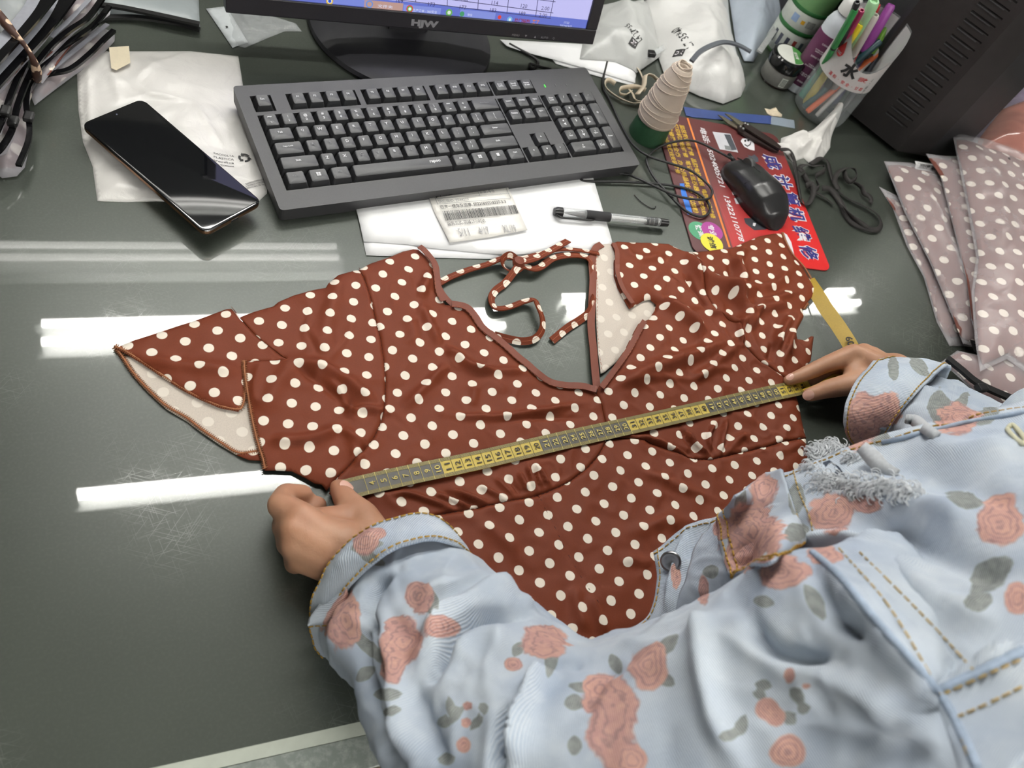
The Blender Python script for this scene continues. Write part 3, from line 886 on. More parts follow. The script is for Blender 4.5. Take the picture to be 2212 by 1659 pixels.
# ================================================================== papers, label, pen
def sheet(name, label, pxs, z, curl=None, step=.012, nz=.0006):
    o = pillow(name, pxs, z, .0006, .004, m_paper, None, step, nz, 14, (), z * 900, 0, z, 1, lift=curl)
    return props(o, label, 'paper', 'loose paper sheets on the table')
s1 = sheet('paper_sheet', 'white paper sheet lowest in the pile under the keyboard front', [(752, 385), (1262, 330), (1279, 378), (1320, 515), (1328, 550), (1200, 558), (1098, 561), (937, 557), (791, 552), (776, 480)], .0006)
s2 = sheet('paper_sheet', 'white printed sheet on top of the pile, under the barcode label', [(752, 382), (1262, 328), (1278, 375), (1320, 515), (1325, 540), (1200, 548), (1090, 551), (930, 536), (880, 528), (786, 522), (774, 470)], .0024)
for yy in range(8):
    A_, B_ = P(880 + yy * 4, 440 + yy * 12, .0042), P(920 + yy * 4, 436 + yy * 12, .0042)
lb = thing('barcode_label', 'white shipping label with barcode on the paper sheets before the keyboard', 'label', P(1030, 460, .004))
_lp = xy([(924, 418), (940, 460), (971, 525), (1060, 512), (1139, 497), (1093, 396)], .006)
V, F = net(_lp, .01)
vs, fs = slab(V, np.full(len(V), .0062) + .0012 * fbm(V, 18, 2.2), np.full(len(V), .0058) + .0012 * fbm(V, 18, 2.2), F)
mesh('label_sheet', vs, fs, mat('label_stock', (232, 230, 224), .5, grain=.02), lb, True)
ZL = .0080
def lpx(cx, cy): return (750 + cx / 3.16, 350 + cy / 3.16)
def ltext(body, a, b, h, m=m_print, bold=0.0):
    A_, B_ = P(*lpx(*a), ZL), P(*lpx(*b), ZL); text(body, frame((A_ + B_) / 2, B_ - A_), h, m, lb, 'print', (B_ - A_).length, bold)
ltext('JIT\u5907\u8d27', (598, 230), (722, 216), .0068, bold=.03)
ltext('\u65b0\u5efa1\u53f7\u4ed3', (905, 206), (1005, 196), .0044, m_print_grey)
ltext('\u4f9b\u5e94\u5546ID: 2544279', (622, 270), (828, 252), .0046, m_print_grey)
ltext('\u56db\u6d77\u4e00\u7edf\u8f66\u961f\u8fd0\u5355: S0221835518337-3-3', (636, 308), (1082, 268), .0058, bold=.01)
ltext('\u670d\u52a1\u65b9\u5f0f: \u540c\u57ce17\u5c0f\u65f6\u8fbe', (685, 422), (942, 398), .0056)
for s, a, b in (('5/11', (760, 480), (832, 476)), ('4/17', (898, 470), (968, 466)), ('XL/19', (1064, 456), (1152, 452))): ltext(s, a, b, .011, mat('pencil', (150, 150, 152), .6, grain=.05))
bm = bmesh.new(); random.seed(4)
pa, pb, pc, pd = (Vector(P(*lpx(*q), ZL)) for q in ((648, 335), (1148, 292), (1172, 350), (672, 400)))
x = 0.0
while x < 1:
    w = random.choice((.004, .004, .007, .011)); g = random.choice((.005, .006, .009))
    if x + w > 1: break
    q = [pa.lerp(pb, x), pa.lerp(pb, x + w), pd.lerp(pc, x + w), pd.lerp(pc, x)]
    bm.faces.new([bm.verts.new(v - base(lb)) for v in q]); x += w + g
bmesh.ops.recalc_face_normals(bm, faces=bm.faces[:])
from_bm('barcode', bm, m_print, lb)
def lline(a, b):
    A_, B_ = P(*lpx(*a), ZL - .0002), P(*lpx(*b), ZL - .0002); ribbon('rule', [A_, B_], .0004, m_print_grey, lb, None, .0001)
for a, b in (((585, 212), (1080, 170)), ((612, 288), (1118, 246)), ((600, 250), (1110, 214)), ((585, 212), (618, 288)), ((1080, 170), (1118, 246)), ((885, 186), (905, 228))): lline(a, b)
m_clear = None
def clear_mat(name, tint=(236, 240, 240), opac=.22, rough=.05):
    N = Nodes(name); b = N.b
    b.inputs['Base Color'].default_value = lin(*tint); b.inputs['Roughness'].default_value = rough; b.inputs['Coat Weight'].default_value = .6
    tr = N.new('ShaderNodeBsdfTransparent'); mx = N.new('ShaderNodeMixShader')
    lw = N.new('ShaderNodeLayerWeight'); lw.inputs[0].default_value = .35
    N.link(N.math('ADD', opac, N.math('MULTIPLY', lw.outputs['Facing'], .35), clamp=True), mx.inputs[0])
    N.link(tr.outputs[0], mx.inputs[1]); N.link(b.outputs[0], mx.inputs[2]); N.link(mx.outputs[0], N.out.inputs[0])
    return N.m
m_clear = clear_mat('clear_plastic')
pa, pb = P(1197, 457, .0095), P(1441, 483, .0085)
pen = thing('gel_pen', 'black and clear capped gel pen resting on the paper edge', 'pen', (pa.x, pa.y, 0))
ax = (pb - pa); LP = ax.length; PM = frame(pa - base(pen), ax) @ Matrix.Rotation(math.pi / 2, 4, 'Y')
def plathe(name, prof, m): return lathe(name, prof, m, pen, 16, PM)
plathe('cap', [(0, 0), (.0042, .0005), (.0056, .004), (.0056, LP * .27), (.0050, LP * .272), (0, LP * .272)], m_clear)
plathe('cap_end', [(0, -.0005), (.0045, 0), (.0058, .004), (.0058, .010), (0, .010)], m_black)
plathe('tip', [(0, LP * .08), (.0010, LP * .10), (.0042, LP * .25), (0, LP * .26)], mat('smoke_plastic', (90, 90, 92), .2, grain=.03))
plathe('grip', [(0, LP * .262), (.0057, LP * .265), (.0057, LP * .475), (0, LP * .478)], mat('grip_rubber', (34, 34, 36), .7, grain=.05))
plathe('barrel', [(0, LP * .478), (.0048, LP * .48), (.0048, LP * .925), (0, LP * .93)], m_clear)
plathe('refill', [(0, LP * .48), (.0022, LP * .482), (.0022, LP * .92), (0, LP * .921)], mat('refill_pale', (214, 216, 214), .3, grain=.02))
plathe('end_plug', [(0, LP * .925), (.0050, LP * .928), (.0046, LP), (0, LP)], m_black)
cl = frame(pa - base(pen), ax); sd = (cl.to_3x3() @ Vector((0, -1, 0)))
tube('clip', [pa + ax * .01 + sd * .006 + Vector((0, 0, .001)), pa + ax * .05 + sd * .0085, pa + ax * .30 + sd * .0078, pa + ax * .335 + sd * .006], .0014, m_black, pen, 6)
for k in range(14):
    if k % 5 != 3: plathe('printed_band', [(.0049, LP * (.80 + k * .008)), (.0050, LP * (.80 + k * .008)), (.0050, LP * (.803 + k * .008)), (.0049, LP * (.803 + k * .008))], m_print)

# ================================================================== thread cone
cb = P(1397, 292, 0)
best = min(((P(1476, 146, z).xy - cb.xy).length, z) for z in np.arange(.08, .22, .002))
ct = P(1476, 146, best[1])
cone = thing('thread_cone', 'tall cone of cream thread on a green cone beside the mouse pad', 'thread cone', cb)
ax = ct - cb; HC = ax.length; CM = frame((0, 0, 0), Vector((1, 0, 0)), ax.normalized())
def thread_mat():
    N = Nodes('cream_thread'); b = N.b
    co = N.coord()
    w = N.new('ShaderNodeTexWave', wave_type='BANDS', bands_direction='Z'); mp = N.new('ShaderNodeMapping'); N.link(co, mp.inputs[0])
    mp.inputs['Rotation'].default_value = (.25, .15, 0); N.link(mp.outputs[0], w.inputs[0]); w.inputs['Scale'].default_value = 420; w.inputs['Distortion'].default_value = 3; w.inputs['Detail'].default_value = 2
    N.link(N.mix(w.outputs[1], lin(196, 178, 160), lin(232, 218, 202)), b.inputs['Base Color']); b.inputs['Roughness'].default_value = .8
    N.bump(w.outputs[1], .6, .0008); return N.m
m_thread = thread_mat()
lathe('green_core', [(0, 0), (.0255, 0), (.0260, .002), (.0235, .030), (.0048, HC * .90), (0, HC * .90)], mat('green_card', (44, 84, 56), .6, grain=.08), cone, 40, CM)
lathe('thread_body', [(.0236, .0275), (.0262, .0300), (.0268, .040), (.0248, HC * .45), (.0205, HC * .75), (.0150, HC * .93), (.0122, HC * 1.0), (.0100, HC * 1.015), (.0064, HC * 1.0), (.0052, HC * .93)], m_thread, cone, 48, CM)
random.seed(3)
for k in range(13):
    z0 = .035 + (HC * .88) * random.random(); tilt = random.uniform(-.35, .35); a0 = random.uniform(0, 6.28)
    pts = []
    for j in range(33):
        a = a0 + j / 32 * 2 * math.pi; z = z0 + tilt * .02 * math.cos(a - a0)
        z = min(max(z, .033), HC * .97)
        r = np.interp(z, [.03, .04, HC * .45, HC * .75, HC * .93, HC], [.0262, .0268, .0248, .0205, .0150, .0122]) + .0004
        pts.append(CM @ Vector((r * math.cos(a), r * math.sin(a), z)))
    tube('thread_turn', pts, .00055, m_thread, cone, 5, True)
for k in range(5):
    pts = [CM @ Vector(((.0088 + .0010 * math.sin(k)) * math.cos(a) + .001 * k * .3, (.0088) * math.sin(a), HC * 1.01 + .0014 * math.sin(a * 2 + k) + .0006 * k)) for a in np.linspace(0, 6.283, 25)]
    tube('thread_turn', pts, .0009, m_thread, cone, 5, True)

# ================================================================== mouse pad
zt = .0026
TL, TR, BR = P(1411, 247, zt), P(1677, 290, zt), P(1797, 585, zt)
uy = (BR - TR).normalized(); ux = Vector((-uy.y, uy.x, 0)); WP = (TR - TL).dot(ux); HP = (BR - TR).length; TL = TR - ux * WP
padc = TL + ux * WP / 2 + uy * HP / 2
pad = thing('mouse_pad', 'dark red printed computer-repair mouse pad under the mouse', 'mouse pad', (padc.x, padc.y, 0), rot=(0, 0, math.atan2(ux.y, ux.x)))
N = Nodes('pad_print'); co = N.coord(); sp = N.new('ShaderNodeSeparateXYZ'); N.link(co, sp.inputs[0])
g = N.math('ADD', N.math('MULTIPLY', sp.outputs[0], 3.2), N.math('MULTIPLY', sp.outputs[1], -4.2))
g = N.math('ADD', g, N.math('MULTIPLY', N.noise(co, 30, 3), .12))
red = N.mix(N.ramp(g, -.10, .62), lin(92, 40, 40), lin(206, 34, 34))
lft = N.ramp(sp.outputs[0], -WP / 2 + .058, -WP / 2 + .060)
N.link(N.mix(lft, lin(84, 36, 38), red), N.b.inputs['Base Color']); N.b.inputs['Roughness'].default_value = .55
rounded_slab('pad_sheet', [(WP - .001, HP - .001, .012, .0002), (WP, HP, .012, .0008), (WP, HP, .012, .0020), (WP - .001, HP - .001, .012, .0024)], N.m, pad)
box('rubber_back', (0, 0, .00035), (WP - .02, HP - .02, .0005), m_black, pad)
PI_ = Matrix.Rotation(-math.atan2(ux.y, ux.x), 4, 'Z') @ Matrix.Translation(-Vector((padc.x, padc.y, 0)))
def q6(cx, cy): return PI_ @ P(1350 + cx / 3.687, 230 + cy / 3.687, zt)
ZT = .00255
def ptext(body, a, b, h, m, bold=0.0, shear=0.0, name='pad_lettering'):
    A_, B_ = q6(*a), q6(*b); A_.z = B_.z = ZT
    text(body, frame((A_ + B_) / 2, B_ - A_), h, m, pad, name, (B_ - A_).length, bold, True, shear)
m_yel = mat('pad_yellow', (214, 176, 52), .55, grain=.04); m_wht = mat('pad_white', (222, 220, 224), .55, grain=.03)
m_nvy = mat('pad_navy', (44, 40, 116), .55, grain=.04)
def pquad(name, pts, m, z=ZT): return flat_print(name, [tuple(q6(*p)[:2]) for p in pts], z, m, pad, .0002, True)
pquad('orange_rule', [(492, 92), (505, 92), (842, 1120), (826, 1120)], mat('pad_orange', (226, 126, 52), .55, grain=.03))
for ch, c in zip('\u6210\u8ba1\u7b97\u673a\u7ef4\u4fee', ((1175, 445), (1262, 600), (1322, 735), (1365, 862), (1408, 1012), (1468, 1165))):
    dx, dy = 24, 58
    for m_, b_, dz in ((m_wht, .085, 0), (m_nvy, .028, .0002)):
        A_, B_ = q6(c[0] - dx, c[1] - dy), q6(c[0] + dx, c[1] + dy); A_.z = B_.z = ZT + dz
        k = 1.12 if m_ is m_wht else 1.0
        text(ch, frame((A_ + B_) / 2, B_ - A_), .0265 * k, m_, pad, 'title_lettering', (B_ - A_).length * .95 * k, b_, True)
ptext('\u7535\u8bdd: 15024005721   13422110778', (615, 170), (935, 1075), .0105, m_wht, .02, .15)
ptext('\u5fae\u4fe1: 13422110778   QQ: 765640266', (553, 155), (868, 1115), .0105, m_wht, .02, .15)
ptext('\u76d1\u63a7\u5b89\u88c5\u4e0e\u7ef4\u4fee  \u54c1\u724c\u7535\u8111\u7ec4\u88c5  \u7535\u8111\u7f51\u7edc\u7ef4\u4fee', (452, 148), (706, 892), .0082, m_yel, .02)
ptext('\u6253\u5370\u673a\u52a0\u7c89\u7ef4\u4fee  \u7b14\u8bb0\u672c\u663e\u793a\u5668  \u7f51\u7edc\u5e03\u7ebf', (402, 138), (640, 870), .0082, m_yel, .02)
ptext('\u7ef4\u4fee\u8986\u76d6\u5168\u5e02  \u529e\u516c\u7528\u54c1\u8017\u6750  \u673a\u52a0\u7c89', (352, 160), (570, 850), .0082, m_yel, .02)
ptext('\u8ff7\u4f60\u5bb6\u5ead\u7ebf\u5b89\u88c5\u7ef4\u4fee', (318, 225), (428, 535), .0078, m_yel, .02)
PD = [0]
def pdisc(c, r, m, body, tm):
    o = q6(*c); PD[0] += 1; dz = .00025 * PD[0]
    flat_print('badge', [(o.x + r * math.cos(k * math.pi / 12), o.y + r * math.sin(k * math.pi / 12)) for k in range(24)], ZT + dz, m, pad, .0002, True)
    A_ = q6(c[0] - 16, c[1] - 42); B_ = q6(c[0] + 16, c[1] + 42); A_.z = B_.z = ZT + dz + .0002
    text(body, frame((A_ + B_) / 2, B_ - A_), .0095, tm, pad, 'badge_lettering', .020, .03, True)
pdisc((596, 992), .0155, mat('badge_green', (70, 148, 108), .5, grain=.03), '\u5feb\u901f', m_wht)
pdisc((693, 992), .0150, mat('badge_magenta', (160, 52, 138), .5, grain=.03), '\u4e13\u4e1a', m_wht)
pdisc((690, 1088), .0155, mat('badge_yellow', (226, 216, 60), .5, grain=.03), '\u8bda\u4fe1', m_print)
pquad('blue_tag', [(436, 612), (470, 612), (480, 660), (540, 855), (500, 860), (450, 700)], mat('pad_blue', (44, 112, 206), .5, grain=.03))
pquad('printed_printer', [(697, 200), (840, 218), (902, 366), (755, 340)], mat('pad_grey_print', (196, 196, 202), .5, grain=.06, gscale=90))
pquad('printed_printer', [(790, 222), (838, 225), (890, 345), (850, 350)], mat('pad_dark_print', (62, 66, 74), .5, grain=.1, gscale=90), ZT + .0002)
pquad('printed_printer', [(792, 310), (838, 318), (850, 352), (800, 342)], m_print_grey, ZT + .0003)
_s = [(922, 275), (935, 255), (970, 252), (1010, 262), (1030, 300), (1033, 350), (1000, 345), (950, 320)]
pquad('printed_face', _s, m_wht)
for cx, cy, r in ((958, 273, 9), (982, 270, 9)): pquad('face_eye', [(cx + r * math.cos(k), cy + r * math.sin(k)) for k in np.linspace(0, 5.6, 9)], m_print, ZT + .0002)
pquad('face_mouth', [(955, 300), (975, 312), (995, 300), (1000, 282), (1006, 286), (1000, 306), (976, 322), (950, 304)], m_print, ZT + .0002)
pquad('printed_computer', [(948, 890), (1040, 888), (1105, 905), (1125, 980), (1030, 985), (960, 930)], mat('pad_pc_print', (58, 60, 66), .5, grain=.08))
pquad('printed_computer', [(1020, 925), (1045, 930), (1035, 955), (1018, 948)], m_wht, ZT + .0002)
pquad('printed_gadget', [(838, 640), (860, 650), (905, 700), (860, 705)], m_wht); pquad('printed_gadget', [(868, 730), (930, 730), (975, 780), (885, 775)], mat('pad_grey_print', (1, 1, 1)))
pquad('printed_gadget', [(1258, 1000), (1290, 1020), (1325, 1080), (1350, 1185), (1330, 1180), (1290, 1100)], m_wht)
pquad('printed_gadget', [(978, 385), (1010, 395), (1030, 380), (1062, 410), (1065, 440), (1010, 445)], mat('pad_dark_print', (1, 1, 1)))

# ================================================================== mouse and its cable
m_mouse = mat('mouse_black', (40, 40, 41), .28, grain=.04, gscale=900)
mc = P(1635, 416, .012); md = (P(1694, 486, .012) - P(1604, 364, .012)).normalized()
mo = thing('computer_mouse', 'glossy black wired computer mouse on the red pad', 'computer mouse', (mc.x, mc.y, .0026), rot=(0, 0, math.atan2(md.y, md.x)))
ML, MW, MH = .118, .062, .036
def mouse_shell():
    nu, nv_ = 40, 28; V = []; F = []
    for i in range(nu + 1):
        u = -1 + 2 * i / nu
        x = u * ML / 2
        # plan half-width: blunt nose at -x, round tail at +x
        wv = (1 - abs(u) ** (5.0 if u < 0 else 2.6)) ** (.42 if u < 0 else .5)
        hw = MW / 2 * wv * (1 - .10 * math.exp(-((u + .35) / .35) ** 2))
        hh = MH * (np.interp(u, [-1, -.9, -.5, .1, .45, .8, 1], [.42, .52, .80, 1.0, .95, .62, .0]))
        hh *= min(1, (1 - abs(u) ** 14) ** .5 + .02)
        for j in range(nv_ + 1):
            a = math.pi * j / nv_
            c = math.cos(a); s = math.sin(a)
            V.append((x, hw * math.copysign(abs(c) ** .72, c), hh * s ** .62))
    n = nv_ + 1
    for i in range(nu):
        for j in range(nv_): F.append((i * n + j, i * n + j + 1, (i + 1) * n + j + 1, (i + 1) * n + j))
    for i in range(nu): F.append((i * n, (i + 1) * n, (i + 1) * n + nv_, i * n + nv_))
    F.append(tuple(range(n))); F.append(tuple(range(nu * n + nv_, nu * n - 1, -1)))
    return mesh('shell', V, F, m_mouse, mo, True, True)
mouse_shell()
def mtop(x, y):
    u = x / (ML / 2); hh = MH * (np.interp(u, [-1, -.9, -.5, .1, .45, .8, 1], [.42, .52, .80, 1.0, .95, .62, .0]))
    wv = (1 - abs(u) ** (5.0 if u < 0 else 2.6)) ** (.42 if u < 0 else .5); hw = MW / 2 * wv * (1 - .10 * math.exp(-((u + .35) / .35) ** 2))
    c = min(.999, abs(y) / hw) ** (1 / .72); return hh * (1 - c * c) ** .31
tube('button_seam', [(-.008 + .006 * (1 - (y / .026) ** 2), y, mtop(-.008, y) + .0001) for y in np.linspace(-.026, .026, 15)], .0005, m_bed, mo, 5, True)
tube('button_split', [(x, 0, mtop(x, 0) + .0001) for x in np.linspace(-.056, -.014, 9)], .0008, m_bed, mo, 5, True)
lathe('scroll_wheel', [(0, -.0035), (.009, -.0035), (.0095, -.002), (.0095, .002), (.009, .0035), (0, .0035)], mat('wheel_grey', (70, 71, 72), .5, grain=.05), mo, 24, Matrix.Translation((-.036, 0, MH * .68)) @ Matrix.Rotation(math.pi / 2, 4, 'X'))
nose = mo.rotation_euler.to_matrix() @ Vector((-ML / 2 - .001, 0, .010)) + Vector(mo.location)
cp = [(1502, 305), (1464, 305), (1426, 317), (1402, 336), (1397, 350), (1412, 382), (1442, 417), (1477, 452), (1507, 467), (1526, 465), (1534, 450), (1524, 431), (1496, 412), (1453, 401), (1404, 396), (1350, 393), (1281, 392), (1262, 391), (1254, 386), (1266, 381), (1300, 375), (1350, 376), (1377, 385), (1418, 404), (1464, 424), (1507, 431), (1532, 428), (1538, 412), (1524, 393), (1491, 368), (1445, 352), (1399, 336), (1366, 311), (1340, 266), (1316, 214), (1303, 190), (1304, 165), (1312, 130), (1316, 95)]
zs = [.010, .010, .008, .006, .005, .004, .005, .006, .006, .006, .006, .006, .005, .004, .004, .004, .004, .004, .004, .004, .004, .004, .008, .010, .010, .011, .010, .010, .010, .010, .010, .009, .005, .003, .003, .003, .003, .003, .003]
path = catmull([nose, P(1545, 324, .014)] + [P(x, y, z) for (x, y), z in zip(cp, zs)], 6)
props(tube('mouse_cable', path, .00165, mat('cable_black', (28, 28, 29), .5)), 'thin black mouse cable looping over the red pad', 'cable')
tube('strain_relief', [(-ML / 2 - .012, 0, .0095), (-ML / 2 + .003, 0, .010)], .0028, m_black, mo, 8, True)
# ================================================================== bottles, jar, pen cup, computer tower
def upright(name, label, cat, px, top_px, zr, group=None):
    """thing standing on the table at px; returns (thing, matrix) with the axis vertical"""
    return thing(name, label, cat, P(*px, 0), group)
can = upright('spray_can', 'tall green and white can standing behind the small jar', 'can', (1690, 106), None, None)
m_cang = mat('can_green', (116, 164, 108), .35, grain=.06, gscale=80); m_canw = mat('can_white', (206, 212, 204), .4, grain=.05, gscale=120); m_cand = mat('can_dark_green', (44, 104, 54), .4, grain=.05)
R_ = .034
lathe('can_body', [(0, 0), (R_ - .002, 0), (R_, .003), (R_, .20), (R_ - .004, .207), (0, .207)], m_cang, can, 40)
lathe('lower_label', [(R_ + .0002, .006), (R_ + .0005, .007), (R_ + .0005, .048), (R_ + .0002, .049)], m_canw, can, 40)
lathe('label_band', [(R_ + .0004, .045), (R_ + .0009, .046), (R_ + .0009, .051), (R_ + .0004, .052)], m_cand, can, 40)
lathe('middle_label', [(R_ + .0003, .052), (R_ + .0006, .053), (R_ + .0006, .078), (R_ + .0003, .079)], m_canw, can, 40)
lathe('label_band', [(R_ + .0004, .079), (R_ + .0009, .080), (R_ + .0009, .084), (R_ + .0004, .085)], m_cand, can, 40)
lathe('label_band', [(R_ + .0004, .118), (R_ + .0009, .119), (R_ + .0009, .121), (R_ + .0004, .122)], m_canw, can, 40)
toc = math.atan2(-can.location.y, -can.location.x)
def on_cyl(par, r, ang, z, w, h, m, name, n=5):
    V = []; F = []
    for j in range(n + 1):
        a = ang + (j / n - .5) * w / r
        V += [(r * math.cos(a), r * math.sin(a), z - h / 2), (r * math.cos(a), r * math.sin(a), z + h / 2)]
    for j in range(n): F.append((2 * j, 2 * j + 2, 2 * j + 3, 2 * j + 1))
    return mesh(name, V, F, m, par, False, True)
for k, cc in enumerate(((70, 74, 86), (92, 96, 110), (60, 64, 80), (150, 60, 56), (84, 100, 110))):
    on_cyl(can, R_ + .0008, toc - .75 + k * .36, .026, .006, .020, mat('can_pic_%s' % 'abcde'[k], cc, .4, grain=.1), 'picture')
on_cyl(can, R_ + .0009, toc + .12, .066, .006, .006, mat('hazard_yellow', (222, 170, 40), .4, grain=.03), 'hazard_mark')
on_cyl(can, R_ + .0009, toc - .30, .067, .011, .012, mat('can_blue_print', (150, 176, 214), .4, grain=.06), 'picture')
on_cyl(can, R_ + .0009, toc + .50, .066, .014, .011, mat('can_bars', (150, 154, 150), .4, grain=.3, gscale=600), 'bar_marks')
def cyl_text(par, body, r, ang, z, h, m, name='lettering', w=None, bold=0.0, tang=False):
    c, s = math.cos(ang), math.sin(ang)
    text(body, frame((r * c, r * s, z), (-s, c, 0), (c, s, 0)) if not tang else frame((r * c, r * s, z), (0, 0, 1), (c, s, 0)), h, m, par, name, w, bold, True)
jar = thing('small_jar', 'small black-lidded brown jar with a green and white lid label', 'jar', P(1673, 172, 0))
JR = .0275
lathe('jar_glass', [(0, 0), (JR - .003, 0), (JR - .001, .003), (JR - .001, .026), (JR - .004, .030), (0, .030)], mat('brown_glass', (46, 34, 32), .12, grain=.05), jar, 40)
lathe('jar_label', [(JR - .0009, .004), (JR - .0004, .005), (JR - .0004, .025), (JR - .0009, .026)], mat('jar_label_grey', (112, 112, 108), .5, grain=.1, gscale=150), jar, 40)
lathe('lid', [(0, .028), (JR + .0005, .028), (JR + .001, .030), (JR + .001, .044), (JR - .001, .046), (0, .046)], m_blackg, jar, 40)
tj = math.atan2(-jar.location.y, -jar.location.x)
lathe('lid_label', [(0, .0460), (JR - .004, .0460), (JR - .004, .0464), (0, .0464)], mat('lid_white', (214, 216, 208), .4, grain=.03), jar, 32)
flat_print('lid_label_green', [((JR - .0045) * math.cos(a), (JR - .0045) * math.sin(a)) for a in np.linspace(tj + .6, tj + 3.4, 14)], .0467, mat('lid_green', (70, 130, 66), .4, grain=.04), jar, .0002, True)
text('\u6e05\u6d01\u818f', frame((JR * .3 * math.cos(tj + 2), JR * .3 * math.sin(tj + 2), .0470), Vector((math.cos(tj + .6), math.sin(tj + .6), 0))), .006, mat('lid_white', (1, 1, 1)), jar, 'lid_lettering', None, .03, True)
on_cyl(jar, JR - .0001, tj + .55, .014, .010, .015, m_canw, 'bar_label')
for k in range(6): on_cyl(jar, JR + .0001, tj + .55, .009 + k * .002, .008, .0009, m_print, 'bar_mark', 3)
bot = thing('nozzle_bottle', 'white squeeze bottle with purple label and pointed nozzle', 'bottle', P(1716, 188, 0))
m_bw = mat('bottle_white', (206, 212, 220), .35, grain=.03)
BRd = .0195
lathe('bottle_body', [(0, 0), (BRd - .002, 0), (BRd, .002), (BRd, .112), (BRd - .003, .122), (BRd - .008, .130), (.0105, .133), (0, .133)], m_bw, bot, 36)
lathe('purple_label', [(BRd + .0002, .014), (BRd + .0006, .015), (BRd + .0006, .098), (BRd + .0002, .099)], mat('label_purple', (92, 42, 76), .45, grain=.06, gscale=60), bot, 36)
lathe('cap', [(.0120, .130), (.0142, .131), (.0142, .148), (.0120, .152), (.0085, .156), (.0055, .172), (.0030, .215), (.0018, .222), (0, .222)], mat('cap_white', (228, 228, 226), .4, grain=.02), bot, 28)
tb_ = math.atan2(-bot.location.y, -bot.location.x)
m_lw = mat('label_white_ink', (222, 216, 222), .5, grain=.03)
for k, (s, zz) in enumerate((('CARAN', .086), ('STRONG\nBEFORE', .074), ('EXPAND YEARS', .064), ('TREA\nINCREASE', .050), ('YEAR\nTEXT', .034), ('300', .022))):
    cyl_text(bot, s, BRd + .0009, tb_ + .1, zz, .0050 if '\n' in s else .0028, m_lw, 'label_lettering', .018 if len(s) > 6 else .010, .02)

cup = thing('pen_cup', 'cut clear bottle with white wraparound label holding marker pens', 'pen cup', P(1766, 240, 0))
CR = .043; CH = .128
tcup = math.atan2(-cup.location.y, -cup.location.x)
def cup_shell():
    n = 48; V = []; F = []
    rings = [(.0, CR - .006), (.004, CR - .001), (.012, CR), (.055, CR), (.058, CR - .0015), (.061, CR)]
    for z, r in rings:
        for k in range(n): a = 2 * math.pi * k / n; V.append((r * math.cos(a), r * math.sin(a), z))
    for k in range(n):
        a = 2 * math.pi * k / n
        V.append((CR * math.cos(a), CR * math.sin(a), rimz(a)))
    m_ = len(rings) + 1
    for i in range(m_ - 1):
        for k in range(n): F.append((i * n + k, i * n + (k + 1) % n, (i + 1) * n + (k + 1) % n, (i + 1) * n + k))
    F.append(tuple(range(n - 1, -1, -1)))
    mesh('clear_wall', V, F, clear_mat('bottle_plastic', (206, 214, 214), .20, .08), cup, True, True)
    V = []; F = []
    for z in (.070, .086):
        for k in range(n): a = 2 * math.pi * k / n; V.append(((CR + .0006) * math.cos(a), (CR + .0006) * math.sin(a), z))
    for k in range(n): a = 2 * math.pi * k / n; V.append(((CR + .0006) * math.cos(a), (CR + .0006) * math.sin(a), rimz(a) - .003))
    for i in range(2):
        for k in range(n): F.append((i * n + k, i * n + (k + 1) % n, (i + 1) * n + (k + 1) % n, (i + 1) * n + k))
    mesh('wrap_label', V, F, mat('label_milky', (208, 205, 203), .35, grain=.03), cup, True, True)
def rimz(a):
    # low in front, high behind and at the sides
    return .158 - .054 * max(0, math.cos(a - tcup - .45)) ** 1.3
cup_shell()
m_redp = mat('print_red', (196, 48, 52), .5, grain=.03)
cyl_text(cup, '\u6c34', CR + .0012, tcup + .06, .0965, .022, m_print, 'label_sign', .024, .05)
cyl_text(cup, '\u56de\u6536', CR + .0012, tcup + .62, .092, .007, m_redp, 'label_sign', None, .02)
for k, ch in enumerate('\u6e29\u548c\u00b7\u5b89\u5168\u00b7\u7518\u751c'):
    cyl_text(cup, ch, CR + .0012, tcup - .42 + k * .17, .0775, .0055 if ch != '\u00b7' else .001, m_redp, 'label_sign', None, .01)
cyl_text(cup, '\u51c0\u542b\u91cf: 1.5L', CR + .0012, tcup + .95, .082, .004, m_print_grey, 'label_sign', .030, .01, True)
_dr = [(.0065 * math.sin(t) * (1 - .55 * (t > 1.2) * 0), -.0075 * math.cos(t)) for t in np.linspace(-2.2, 2.2, 12)] + [(0, .016)]
V = []
for u, v in _dr:
    a = tcup - .60 + u / CR; V.append(((CR + .0012) * math.cos(a), (CR + .0012) * math.sin(a), .108 + v))
mesh('red_drop', V, [tuple(range(len(V)))], m_redp, cup, False, True)
cyl_text(cup, 'ESC', CR + .0016, tcup - .60, .106, .0035, m_lw, 'label_sign', .008, .03)

